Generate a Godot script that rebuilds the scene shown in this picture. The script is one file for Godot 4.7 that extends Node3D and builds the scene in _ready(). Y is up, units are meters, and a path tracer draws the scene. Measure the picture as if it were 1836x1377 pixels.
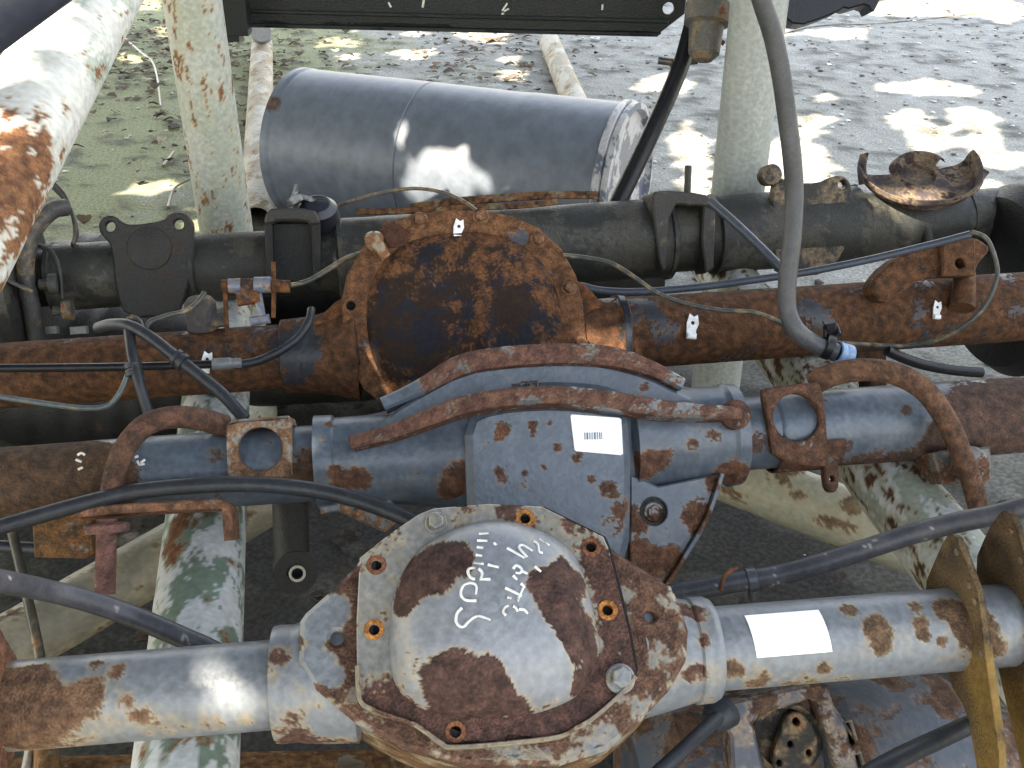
extends Node3D
# A scrapyard rack: four old drive axles lying on green-white pipe rails over a concrete yard.

var na := FastNoiseLite.new()
var nb := FastNoiseLite.new()
var nc := FastNoiseLite.new()
var used := {}
var M := {}
var rng := RandomNumberGenerator.new()

# ------------------------------------------------------------------ geometry
class Geo:
	var v := PackedVector3Array()
	var n := PackedVector3Array()
	var ix := PackedInt32Array()
	# a smooth sheet of rows x columns of points, turned so that its normals point away from its middle
	func grid(rows: Array, closed := false, ref = null) -> void:
		var R := rows.size()
		var C: int = rows[0].size()
		var base := v.size()
		var acc := PackedVector3Array()
		acc.resize(R * C)
		var mid := Vector3.ZERO
		for r in R:
			v.append_array(rows[r])
			for c in C:
				mid += rows[r][c]
		mid /= float(R * C)
		if ref != null:
			mid = ref
		var sgn := 0.0
		var cc := C if closed else C - 1
		for r in R - 1:
			var ra: PackedVector3Array = rows[r]
			var rb: PackedVector3Array = rows[r + 1]
			for c in cc:
				var c2 := (c + 1) % C
				var pa := ra[c]
				var q := (rb[c2] - pa).cross(ra[c2] - rb[c])
				acc[r * C + c] += q
				acc[r * C + c2] += q
				acc[(r + 1) * C + c] += q
				acc[(r + 1) * C + c2] += q
				sgn += q.dot(pa - mid)
		var k := 1.0 if sgn >= 0.0 else -1.0
		for i in R * C:
			n.append((acc[i] * k).normalized())
		for r in R - 1:
			for c in cc:
				var c2 := (c + 1) % C
				var a := base + r * C + c
				var b := base + r * C + c2
				var d := a + C
				var e := b + C
				if k > 0:
					ix.append_array(PackedInt32Array([a, b, e, a, e, d]))
				else:
					ix.append_array(PackedInt32Array([a, e, b, a, d, e]))
	# a flat face filled with even triangles
	func face(poly: PackedVector2Array, holes: Array, z: float, up: bool, L: float, xf: Transform3D) -> void:
		var pts := PackedVector2Array()
		var rings := [poly]
		rings.append_array(holes)
		var lo := poly[0]
		var hi := poly[0]
		for ring in rings:
			var m: int = ring.size()
			for i in m:
				var a: Vector2 = ring[i]
				var b: Vector2 = ring[(i + 1) % m]
				lo = lo.min(a)
				hi = hi.max(a)
				var k := maxi(1, int(ceil(a.distance_to(b) / L)))
				for j in k:
					pts.append(a.lerp(b, float(j) / k))
		var edge := pts.size()
		var y := lo.y + L * 0.7
		var odd := false
		while y < hi.y:
			var x := lo.x + (L * 0.5 if odd else L)
			while x < hi.x:
				var q := Vector2(x, y)
				if inside(q, poly, holes):
					var near := false
					for i in edge:
						if pts[i].distance_squared_to(q) < L * L * 0.3:
							near = true
							break
					if not near:
						pts.append(q + Vector2(sin(x * 9137.0 + y * 3571.0), cos(x * 4219.0 + y * 7451.0)) * L * 0.08)
				x += L
			y += L * 0.87
			odd = not odd
		var big := PackedVector2Array()
		for q in pts:
			big.append((q - lo) * 1000.0)
		var t := Geometry2D.triangulate_delaunay(big)
		var base := v.size()
		var nn := (xf.basis * Vector3(0, 0, 1 if up else -1)).normalized()
		for q in pts:
			v.append(xf * Vector3(q.x, q.y, z))
			n.append(nn)
		for i in range(0, t.size(), 3):
			var a := pts[t[i]]
			var b := pts[t[i + 1]]
			var c := pts[t[i + 2]]
			if not inside((a + b + c) / 3.0, poly, holes):
				continue
			var ccw := (b - a).cross(c - a) > 0
			if ccw == up:
				ix.append_array(PackedInt32Array([base + t[i], base + t[i + 2], base + t[i + 1]]))
			else:
				ix.append_array(PackedInt32Array([base + t[i], base + t[i + 1], base + t[i + 2]]))
	static func inside(q: Vector2, poly: PackedVector2Array, holes: Array) -> bool:
		if not Geometry2D.is_point_in_polygon(q, poly):
			return false
		for h in holes:
			if Geometry2D.is_point_in_polygon(q, h):
				return false
		return true
	static func shrink(poly: PackedVector2Array, d: float) -> PackedVector2Array:
		var o := PackedVector2Array()
		var m := poly.size()
		var area := 0.0
		for i in m:
			area += poly[i].cross(poly[(i + 1) % m])
		var s := 1.0 if area > 0 else -1.0
		for i in m:
			var e0 := (poly[i] - poly[(i + m - 1) % m]).normalized()
			var e1 := (poly[(i + 1) % m] - poly[i]).normalized()
			var b := (Vector2(-e0.y, e0.x) + Vector2(-e1.y, e1.x))
			b = b / maxf(0.6, b.length_squared()) * 2.0
			o.append(poly[i] + b * s * d)
		return o
	func wall(a: PackedVector2Array, za: float, b: PackedVector2Array, zb: float, L: float, xf: Transform3D, inward: bool) -> void:
		var m := a.size()
		var dirs := []
		for i in m:
			dirs.append((a[(i + 1) % m] - a[i]).normalized())
		var mid := Vector2.ZERO
		for q in a:
			mid += q
		mid /= m
		var area := 0.0
		for i in m:
			area += a[i].cross(a[(i + 1) % m])
		var zs := maxi(1, int(ceil(absf(zb - za) / L)))
		# strips run until the outline turns sharply
		var start := 0
		for i in m:
			if dirs[i].dot(dirs[(i + m - 1) % m]) < 0.75:
				start = i
				break
		var i := 0
		while i < m:
			var A := PackedVector2Array()
			var B := PackedVector2Array()
			var j := (start + i) % m
			A.append(a[j])
			B.append(b[j])
			while i < m:
				j = (start + i) % m
				var j2 := (j + 1) % m
				var k := maxi(1, int(ceil(a[j].distance_to(a[j2]) / L)))
				for s in k:
					A.append(a[j].lerp(a[j2], float(s + 1) / k))
					B.append(b[j].lerp(b[j2], float(s + 1) / k))
				i += 1
				if i < m and dirs[j].dot(dirs[j2]) < 0.75:
					break
			var rows := []
			for r in zs + 1:
				var row := PackedVector3Array()
				var u := float(r) / zs
				for s in A.size():
					var q := A[s].lerp(B[s], u)
					row.append(xf * Vector3(q.x, q.y, lerpf(za, zb, u)))
				rows.append(row)
			var e := A[mini(1, A.size() - 1)] - A[0]
			var outn := Vector2(e.y, -e.x).normalized() * (1.0 if area > 0 else -1.0)
			if inward:
				outn = -outn
			var p0 := A[0].lerp(A[mini(1, A.size() - 1)], 0.5)
			var refp := p0 - outn * 0.0005
			# orient by the first quad only
			grid_dir(rows, (xf.basis * Vector3(outn.x, outn.y, 0)), xf * Vector3(refp.x, refp.y, za))
	func grid_dir(rows: Array, want: Vector3, _ref: Vector3) -> void:
		var before_v := v.size()
		var before_i := ix.size()
		grid(rows, false)
		var q := n[before_v] + n[before_v + 1]
		if q.dot(want) < 0:
			for i in range(before_v, n.size()):
				n[i] = -n[i]
			for i in range(before_i, ix.size(), 3):
				var t := ix[i + 1]
				ix[i + 1] = ix[i + 2]
				ix[i + 2] = t
	func plate(poly: PackedVector2Array, z0: float, z1: float, holes := [], bevel := 0.0012, L := 0.004, xf := Transform3D.IDENTITY, back := true) -> void:
		var ins := shrink(poly, bevel)
		var hin := []
		for h in holes:
			hin.append(shrink(h, -bevel * 0.7))
		face(ins, hin, z1, true, L, xf)
		wall(poly, z1 - bevel, ins, z1, L, xf, false)
		wall(poly, z0, poly, z1 - bevel, L, xf, false)
		for k in holes.size():
			wall(holes[k], z1 - bevel * 0.7, hin[k], z1, L, xf, true)
			wall(holes[k], z0, holes[k], z1 - bevel * 0.7, L, xf, true)
		if back:
			face(poly, holes, z0, false, maxf(L * 4.0, 0.02), xf)
	# profile of (along x, radius); corners split the shading
	func lathe(profile: Array, xf := Transform3D.IDENTITY, ds := 0.003, a0 := 0.0, a1 := TAU, wob := 0.0) -> void:
		var rmax := 0.0
		for q in profile:
			rmax = maxf(rmax, q.y)
		var full := a1 - a0 > TAU - 0.001
		var segs := maxi(8 if full else 3, int(ceil(rmax * (a1 - a0) / ds)))
		var strip := []
		var m := profile.size()
		for i in m - 1:
			var a: Vector2 = profile[i]
			var b: Vector2 = profile[i + 1]
			var k := maxi(1, int(ceil(a.distance_to(b) / ds)))
			if strip.is_empty():
				strip.append(a)
			for j in k:
				strip.append(a.lerp(b, float(j + 1) / k))
			var cut := i == m - 2
			if not cut:
				var c: Vector2 = profile[i + 2]
				cut = (b - a).normalized().dot((c - b).normalized()) < 0.8
			if cut:
				var rows := []
				var axis_mid := 0.0
				for q in strip:
					axis_mid += q.x
					var row := PackedVector3Array()
					for s in (segs if full else segs + 1):
						var an := a0 + (a1 - a0) * s / segs
						var rr: float = q.y * (1.0 + wob * sin(an * 3.0 + q.x * 31.0) * sin(q.x * 67.0 + an))
						row.append(xf * Vector3(q.x, cos(an) * rr, sin(an) * rr))
					rows.append(row)
				# outward is the right-hand side of the walk along the profile
				var d: Vector2 = (strip[1] - strip[0])
				var s0: Vector2 = (strip[0] + strip[1]) * 0.5
				var want := xf.basis * Vector3(-d.y, cos(a0) * d.x, sin(a0) * d.x)
				if d.x == 0 and s0.y < 0.00001:
					want = xf.basis * Vector3(-d.y, 0, 0)
				var bv := v.size()
				var bi := ix.size()
				grid(rows, full)
				var Cn: int = rows[0].size()
				var mid_row := mini(1, rows.size() - 1)
				if (n[bv] + n[bv + mid_row * Cn]).dot(want) < 0:
					for t in range(bv, n.size()):
						n[t] = -n[t]
					for t in range(bi, ix.size(), 3):
						var sw := ix[t + 1]
						ix[t + 1] = ix[t + 2]
						ix[t + 2] = sw
				strip = []
	static func smooth(pts: PackedVector3Array, ds: float) -> PackedVector3Array:
		var o := PackedVector3Array()
		var m := pts.size()
		for i in m - 1:
			var p0 := pts[maxi(0, i - 1)]
			var p1 := pts[i]
			var p2 := pts[i + 1]
			var p3 := pts[mini(m - 1, i + 2)]
			var k := maxi(1, int(ceil(p1.distance_to(p2) / ds)))
			for j in k:
				o.append(p1.cubic_interpolate(p2, p0, p3, float(j) / k))
		o.append(pts[m - 1])
		return o
	# a round bar along a path
	func sweep(path: PackedVector3Array, r0: float, r1 := -1.0, ds := 0.004, segs := 0) -> void:
		if r1 < 0:
			r1 = r0
		var p := smooth(path, ds)
		if segs == 0:
			segs = clampi(int(TAU * r0 / ds), 8, 40)
		var rows := []
		var t := (p[1] - p[0]).normalized()
		var u := t.cross(Vector3(0.3, 1, 0.2)).normalized()
		var m := p.size()
		rows.append(ring(p[0] - t * r0 * 0.0, u, t, 0.0002, segs))
		for i in m:
			var t2 := (p[mini(i + 1, m - 1)] - p[maxi(i - 1, 0)]).normalized()
			u = (u - t2 * u.dot(t2)).normalized()
			rows.append(ring(p[i], u, t2, lerpf(r0, r1, float(i) / (m - 1)), segs))
			t = t2
		rows.append(ring(p[m - 1], u, t, 0.0002, segs))
		grid(rows.slice(0, 2), true, p[0] + (p[1] - p[0]))
		var bi := ix.size()
		var bv := v.size()
		grid(rows.slice(1, rows.size() - 1), true)
		if n[bv].dot(v[bv] - p[0]) < 0:
			for k in range(bv, n.size()):
				n[k] = -n[k]
			for k in range(bi, ix.size(), 3):
				var sw := ix[k + 1]
				ix[k + 1] = ix[k + 2]
				ix[k + 2] = sw
		grid(rows.slice(rows.size() - 2), true, p[m - 2])
	static func ring(c: Vector3, u: Vector3, t: Vector3, r: float, segs: int) -> PackedVector3Array:
		var w := t.cross(u)
		var o := PackedVector3Array()
		for s in segs:
			var a := TAU * s / segs
			o.append(c + (u * cos(a) + w * sin(a)) * r)
		return o
	# a flat bar (width along side, height along up) along a path
	func bar(path: PackedVector3Array, w: float, h: float, up: Vector3, ds := 0.005, taper := 0.0) -> void:
		var p := smooth(path, ds)
		var b := minf(w, h) * 0.18
		var sec := PackedVector2Array([Vector2(-w / 2 + b, -h / 2), Vector2(w / 2 - b, -h / 2), Vector2(w / 2, -h / 2 + b), Vector2(w / 2, h / 2 - b), Vector2(w / 2 - b, h / 2), Vector2(-w / 2 + b, h / 2), Vector2(-w / 2, h / 2 - b), Vector2(-w / 2, -h / 2 + b)])
		var m := p.size()
		var fr := []
		for i in m:
			var t := (p[mini(i + 1, m - 1)] - p[maxi(i - 1, 0)]).normalized()
			var s := t.cross(up).normalized()
			var u := float(i) / (m - 1)
			var tk := 1.0 - taper * (1.0 - smoothstep(0.0, 0.3, minf(u, 1.0 - u)))
			fr.append([p[i], s * tk, s.cross(t) * lerpf(1.0, tk, 0.6)])
		for k in 8:
			var a := sec[k]
			var c := sec[(k + 1) % 8]
			var q := maxi(1, int(ceil(a.distance_to(c) / ds)))
			var rows := []
			for i in m:
				var row := PackedVector3Array()
				for j in q + 1:
					var z := a.lerp(c, float(j) / q)
					row.append(fr[i][0] + fr[i][1] * z.x + fr[i][2] * z.y)
				rows.append(row)
			var e := (a + c) * 0.5
			grid_dir(rows, fr[0][1] * e.x * h + fr[0][2] * e.y * w, Vector3.ZERO)
		for i in [0, m - 1]:
			var tt: Vector3 = (p[1] - p[0]) if i == 0 else (p[m - 2] - p[m - 1])
			var row := PackedVector3Array()
			var cen := PackedVector3Array()
			for k in 8:
				row.append(fr[i][0] + fr[i][1] * sec[k].x + fr[i][2] * sec[k].y)
				cen.append(fr[i][0] + fr[i][1] * sec[k].x * 0.01 + fr[i][2] * sec[k].y * 0.01)
			grid([row, cen], true, fr[i][0] + tt)
	func box(c: Vector3, s: Vector3, bas := Basis.IDENTITY, bev := 0.001, L := 0.006) -> void:
		var h := s / 2
		plate(PackedVector2Array([Vector2(-h.x, -h.y), Vector2(h.x, -h.y), Vector2(h.x, h.y), Vector2(-h.x, h.y)]), -h.z, h.z, [], bev, L, Transform3D(bas, c))
	# rings of points joined into a closed body
	func loft(rings: Array, caps := true) -> void:
		grid(rings, true)
		if caps:
			for e in [0, rings.size() - 1]:
				var c := Vector3.ZERO
				for q in rings[e]:
					c += q
				c /= float(rings[e].size())
				var inner: Vector3 = rings[1 if e == 0 else e - 1][0]
				var row := PackedVector3Array()
				for q in rings[e]:
					row.append(c + (q - c) * 0.01)
				grid([rings[e], row], true, c + (inner - rings[e][0]))

static func circle(c: Vector2, r: float, k := 24) -> PackedVector2Array:
	var o := PackedVector2Array()
	for i in k:
		o.append(c + Vector2(cos(TAU * i / k), sin(TAU * i / k)) * r)
	return o

static func rounded(poly: PackedVector2Array, rounds := 2) -> PackedVector2Array:
	# cuts the corners (Chaikin)
	for t in rounds:
		var o := PackedVector2Array()
		var m := poly.size()
		for i in m:
			var a := poly[i]
			var b := poly[(i + 1) % m]
			o.append(a.lerp(b, 0.25))
			o.append(a.lerp(b, 0.75))
		poly = o
	return poly

# the frame whose x axis is d
static func along(p: Vector3, d: Vector3, up := Vector3.UP) -> Transform3D:
	var x := d.normalized()
	var z := x.cross(up).normalized()
	return Transform3D(Basis(x, z.cross(x), z), p)

# ------------------------------------------------------------------ colour
# style: paint, rust (two), edge, stain colours; bias of the rust; freq; blobs [centre, radius, weight]; flat = ignore z
func lin(r: float, g: float, b: float) -> Color:
	return Color(r, g, b)

func style(d: Dictionary) -> Dictionary:
	var o := {"paint": Color(0.25, 0.26, 0.29), "paint2": null, "bias2": 0.0, "f2": 40.0, "rust0": Color(0.11, 0.06, 0.045), "rust1": Color(0.24, 0.10, 0.045), "edge": Color(0.33, 0.25, 0.15), "stain": Color(0.30, 0.21, 0.11),
		"bias": -0.4, "f": 16.0, "amp": 0.5, "fine": 0.15, "blobs": [], "flat": false, "seed": 0.0, "gloss": "paint", "rough": "rust", "k": Vector3.ONE, "dip": 0.0003, "estain": 0.22, "vary": 0.16, "soft": 0.0}
	o.merge(d, true)
	return o

func obj(called: String, g: Geo, s: Dictionary, parent: Node, plain_mat := "") -> MeshInstance3D:
	var m := g.v.size()
	var col := PackedColorArray()
	col.resize(m)
	var mask := PackedByteArray()
	mask.resize(m)
	var paint: Color = s.paint
	var paint2 = s.paint2
	var r0: Color = s.rust0
	var r1: Color = s.rust1
	var edge: Color = s.edge
	var stain: Color = s.stain
	var bias: float = s.bias
	var fq: float = s.f
	var amp: float = s.amp
	var fine: float = s.fine
	var blobs: Array = s.blobs
	var flat: bool = s.flat
	var off := Vector3(s.seed * 7.31, s.seed * 3.77, s.seed * 5.19)
	var k: Vector3 = s.k
	var es: float = s.estain
	var dip: float = s.dip
	var vary: float = s.vary
	var soft: float = s.soft
	for i in m:
		var p := g.v[i]
		var q := p * k
		var a := na.get_noise_3dv(q * fq + off)
		var b := nb.get_noise_3dv(q * fq * 6.0 + off)
		var c := nc.get_noise_3dv(p * 55.0 + off)
		var e := bias + a * amp + b * fine
		for bl in blobs:
			var d: Vector3 = p - bl[0]
			if flat:
				d.z = 0
			var t: float = d.length_squared() / (bl[1] * bl[1])
			if t < 2.2:
				e += bl[2] * (1.0 - smoothstep(0.25, 2.2, t))
		var out: Color
		if e > 0.0:
			out = r0.lerp(r1, clampf(0.5 + c * 0.9 + b * 0.5, 0.0, 1.0))
			out = out * (1.0 + b * 0.22 + c * 0.22 + a * 0.15)
			if e < 0.05:
				out = out.lerp(edge, (1.0 - e / 0.05) * 0.7)
			mask[i] = 1
			g.v[i] = p - g.n[i] * dip * minf(1.0, e * 20.0)
		else:
			out = paint
			if paint2 != null:
				var w: float = na.get_noise_3dv(q * s.f2 + off * 2.0 + Vector3(9, 4, 1)) + b * 0.3 + s.bias2
				out = paint.lerp(paint2, smoothstep(-0.03, 0.03, w))
			out = out * (1.0 + a * vary + c * vary * 0.8 + b * 0.06)
			if e > -es:
				var u := 1.0 + e / es
				out = out.lerp(stain, pow(u, 1.5) * 0.75)
		if soft > 0.0 and absf(e) < soft:
			# worn, not flaked: the two run into each other
			var r := r0.lerp(r1, clampf(0.5 + c * 0.9 + b * 0.5, 0.0, 1.0)) * (1.0 + b * 0.22 + c * 0.22 + a * 0.15)
			var pc := paint
			if paint2 != null:
				var w2: float = na.get_noise_3dv(q * s.f2 + off * 2.0 + Vector3(9, 4, 1)) + b * 0.3 + s.bias2
				pc = paint.lerp(paint2, smoothstep(-0.15, 0.15, w2))
			out = (pc * (1.0 + a * vary + c * vary)).lerp(r, smoothstep(-soft, soft, e))
		out.a = 1.0
		col[i] = out
	var mesh := ArrayMesh.new()
	var parts := [PackedInt32Array(), PackedInt32Array()]
	if plain_mat != "":
		parts[0] = g.ix
	else:
		for t in range(0, g.ix.size(), 3):
			var a := g.ix[t]
			parts[mask[a]].append_array(PackedInt32Array([a, g.ix[t + 1], g.ix[t + 2]]))
	for w in 2:
		var ids: PackedInt32Array = parts[w]
		if ids.is_empty():
			continue
		var arr := []
		arr.resize(Mesh.ARRAY_MAX)
		var remap := {}
		if parts[1 - w].is_empty():
			arr[Mesh.ARRAY_VERTEX] = g.v
			arr[Mesh.ARRAY_NORMAL] = g.n
			arr[Mesh.ARRAY_COLOR] = col
			arr[Mesh.ARRAY_INDEX] = ids
		else:
			var map := PackedInt32Array()
			map.resize(m)
			map.fill(-1)
			var vv := PackedVector3Array()
			var nn := PackedVector3Array()
			var cl := PackedColorArray()
			for t in ids.size():
				var a := ids[t]
				if map[a] < 0:
					map[a] = vv.size()
					vv.append(g.v[a])
					nn.append(g.n[a])
					cl.append(col[a])
				ids[t] = map[a]
			arr[Mesh.ARRAY_VERTEX] = vv
			arr[Mesh.ARRAY_NORMAL] = nn
			arr[Mesh.ARRAY_COLOR] = cl
			arr[Mesh.ARRAY_INDEX] = ids
		mesh.add_surface_from_arrays(Mesh.PRIMITIVE_TRIANGLES, arr)
		mesh.surface_set_material(mesh.get_surface_count() - 1, M[plain_mat] if plain_mat != "" else M[s.gloss if w == 0 else s.rough])
	var o := MeshInstance3D.new()
	o.mesh = mesh
	o.name = numbered(called, parent)
	parent.add_child(o, true)
	return o

func numbered(called: String, parent: Node) -> String:
	var key := "%d/%s" % [parent.get_instance_id(), called]
	var k: int = used.get(key, 0)
	used[key] = k + 1
	return called if k == 0 else "%s_%03d" % [called, k]

func tag(o: Node, label: String, category := "", group := "", kind := "") -> void:
	if label: o.set_meta("label", label)
	if category: o.set_meta("category", category)
	if group: o.set_meta("group", group)
	if kind: o.set_meta("kind", kind)

func thing(called: String, xf: Transform3D, label: String, category: String, group := "") -> Node3D:
	var o := Node3D.new()
	o.name = numbered(called, self)
	add_child(o, true)
	o.transform = xf
	tag(o, label, category, group)
	return o

const GROUPS := {"thick_cable": "thick cables across the axles", "brake_line": "thin brake lines on the axles", "brake_hose": "rubber brake hoses over the left tubes", "twig": "twigs on the concrete", "thin_strut": "struts at the bottom right"}

# a cable or hose: one mesh, its node at the first point
func cable(called: String, path: PackedVector3Array, r: float, s: Dictionary, label: String, category: String, group := "", ds := 0.005, r1 := -1.0) -> MeshInstance3D:
	var g := Geo.new()
	var p := PackedVector3Array()
	for q in path:
		p.append(q - path[0])
	g.sweep(p, r, r1, ds)
	var o := obj(called, g, s, self)
	o.position = path[0]
	if group == "" and GROUPS.has(called):
		group = GROUPS[called]
	tag(o, label, category, group)
	return o

func hexagon(r: float) -> PackedVector2Array:
	return circle(Vector2.ZERO, r, 6)

# a hex bolt head on a washer; its frame's z points out of the surface
func bolt(parent: Node, xf: Transform3D, r: float, h: float, s: Dictionary, washer := true) -> void:
	var g := Geo.new()
	if washer:
		g.lathe([Vector2(-0.004, r * 1.42), Vector2(0.0015, r * 1.42), Vector2(0.003, r * 1.25), Vector2(0.003, 0.0001)], xf * Transform3D(Basis(Vector3(0, 0, 1), Vector3(0, 1, 0), Vector3(-1, 0, 0)), Vector3.ZERO), 0.0015)
	g.plate(hexagon(r), -0.003, h, [], r * 0.14, r * 0.3, xf.rotated_local(Vector3(0, 0, 1), 0.4), false)
	obj("bolt", g, s, parent)

# a ring of raised or rusty metal round a hole
func ring_part(called: String, parent: Node, xf: Transform3D, r_in: float, r_out: float, h: float, s: Dictionary) -> void:
	var g := Geo.new()
	var b := Basis(Vector3(0, 0, 1), Vector3(0, 1, 0), Vector3(-1, 0, 0))
	g.lathe([Vector2(-0.003, r_out + 0.001), Vector2(h, r_out), Vector2(h, r_in), Vector2(-0.006, r_in)], xf * Transform3D(b, Vector3.ZERO), 0.0015)
	obj(called, g, s, parent)

func at(x: float, y: float, z: float) -> Transform3D:
	return Transform3D(Basis.IDENTITY, Vector3(x, y, z))

# ------------------------------------------------------------------ materials
func seamless(freq: float, oct: int, type: int, sd: int, size := 512) -> Image:
	var z := FastNoiseLite.new()
	z.seed = sd
	z.noise_type = type as FastNoiseLite.NoiseType
	z.frequency = freq
	z.fractal_octaves = oct
	return z.get_seamless_image(size, size)

func grain(im: Image, lo: float, hi: float, power := 1.0) -> ImageTexture:
	im.convert(Image.FORMAT_L8)
	var d := im.get_data()
	var lut := PackedByteArray()
	for i in 256:
		lut.append(clampi(int(255.0 * lerpf(lo, hi, pow(i / 255.0, power))), 0, 255))
	for i in d.size():
		d[i] = lut[d[i]]
	return ImageTexture.create_from_image(Image.create_from_data(im.get_width(), im.get_height(), false, Image.FORMAT_L8, d))

func normal_of(im: Image, strength: float) -> ImageTexture:
	im.convert(Image.FORMAT_RGBA8)
	im.bump_map_to_normal_map(strength)
	return ImageTexture.create_from_image(im)

func surf(called: String, rough: float, spec: float, tile: float, tex: Texture2D, nm: Texture2D, ns: float, metal := 0.0, rt: Texture2D = null) -> void:
	var m := StandardMaterial3D.new()
	m.resource_name = called
	m.vertex_color_use_as_albedo = true
	m.albedo_texture = tex
	m.roughness = rough
	m.metallic = metal
	m.metallic_specular = spec
	m.uv1_triplanar = true
	m.uv1_scale = Vector3.ONE / tile
	m.uv1_offset = Vector3(0.37, 0.11, 0.73)
	if nm:
		m.normal_enabled = true
		m.normal_texture = nm
		m.normal_scale = ns
	if rt:
		m.roughness_texture = rt
	M[called] = m

func flat_mat(called: String, c: Color, rough: float, spec := 0.5) -> StandardMaterial3D:
	var m := StandardMaterial3D.new()
	m.resource_name = called
	m.albedo_color = c.linear_to_srgb()
	m.roughness = rough
	m.metallic_specular = spec
	M[called] = m
	return m

func make_materials() -> void:
	na.noise_type = FastNoiseLite.TYPE_SIMPLEX_SMOOTH
	na.frequency = 1.0
	na.fractal_octaves = 4
	na.fractal_gain = 0.55
	na.seed = 11
	nb.noise_type = FastNoiseLite.TYPE_SIMPLEX
	nb.frequency = 1.0
	nb.fractal_octaves = 3
	nb.fractal_gain = 0.6
	nb.seed = 23
	nc.noise_type = FastNoiseLite.TYPE_SIMPLEX_SMOOTH
	nc.frequency = 1.0
	nc.fractal_octaves = 3
	nc.seed = 37
	var fine := seamless(0.03, 5, FastNoiseLite.TYPE_SIMPLEX_SMOOTH, 3)
	var fine2 := seamless(0.06, 4, FastNoiseLite.TYPE_SIMPLEX_SMOOTH, 5)
	var cell := seamless(0.05, 3, FastNoiseLite.TYPE_CELLULAR, 8)
	var t_soft := grain(fine.duplicate(), 0.80, 1.02)
	var t_rust := grain(fine2.duplicate(), 0.68, 1.06)
	var t_rough := grain(fine.duplicate(), 0.6, 1.1)
	var n_soft := normal_of(fine.duplicate(), 3.0)
	var n_pit := normal_of(cell.duplicate(), 4.0)
	var n_rough := normal_of(fine2.duplicate(), 6.0)
	surf("paint", 0.42, 0.5, 0.16, t_soft, n_soft, 0.35, 0.0, t_rough)
	surf("satin", 0.55, 0.45, 0.2, t_soft, n_soft, 0.4, 0.0, t_rough)
	surf("smooth", 0.42, 0.5, 0.9, t_soft, null, 0.0)
	surf("matt", 0.8, 0.3, 0.15, t_soft, n_rough, 0.4)
	surf("rust", 0.82, 0.3, 0.13, t_rust, n_rough, 0.65)
	surf("greasy", 0.62, 0.4, 0.14, t_rust, n_rough, 0.55, 0.0, t_rough)
	surf("rubber", 0.5, 0.4, 0.1, t_soft, n_soft, 0.5, 0.0, t_rough)
	surf("concrete", 0.95, 0.25, 0.45, t_rust, n_pit, 0.45)
	surf("paper", 0.6, 0.4, 0.3, null, n_soft, 0.12)

# ------------------------------------------------------------------ the scene
func _ready() -> void:
	var cam := Camera3D.new()
	cam.name = "camera"
	cam.fov = 40.95
	cam.near = 0.05
	cam.far = 400.0
	cam.position = Vector3(0, 1.3, 0)
	cam.rotation_degrees = Vector3(-30, 0, 0)
	add_child(cam)
	cam.current = true
	var env := Environment.new()
	env.tonemap_mode = Environment.TONE_MAPPER_LINEAR
	env.background_mode = Environment.BG_SKY
	var psm := ProceduralSkyMaterial.new()
	psm.sky_top_color = Color(0.70, 0.75, 0.84)
	psm.sky_horizon_color = Color(0.97, 0.95, 0.87)
	psm.sky_curve = 0.25
	psm.ground_bottom_color = Color(0.30, 0.29, 0.26)
	psm.ground_horizon_color = Color(0.68, 0.65, 0.54)
	psm.sky_energy_multiplier = 1.0
	var sky := Sky.new()
	sky.sky_material = psm
	env.sky = sky
	env.tonemap_exposure = 5.2
	env.sdfgi_enabled = true
	env.ssao_enabled = true
	env.ssil_enabled = true
	var we := WorldEnvironment.new()
	we.name = "world_environment"
	we.environment = env
	add_child(we)
	var sun := DirectionalLight3D.new()
	sun.name = "sun"
	sun.light_energy = 1.6
	sun.light_color = Color(1.0, 0.95, 0.86)
	sun.light_angular_distance = 0.5
	sun.shadow_enabled = true
	add_child(sun)
	sun.look_at_from_position(Vector3(-4.496, 7.1935, 5.2952), Vector3.ZERO, Vector3.UP)

	rng.seed = 20240611
	make_materials()
	build_ground()
	build_rack()
	build_drum()
	build_top_beam()
	build_back_axle()
	build_rusty_axle()
	build_mid_axle()
	build_front_axle()
	build_low_parts()
	build_cables()
	build_added_tree()
	print("ms ", Time.get_ticks_msec())

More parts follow.
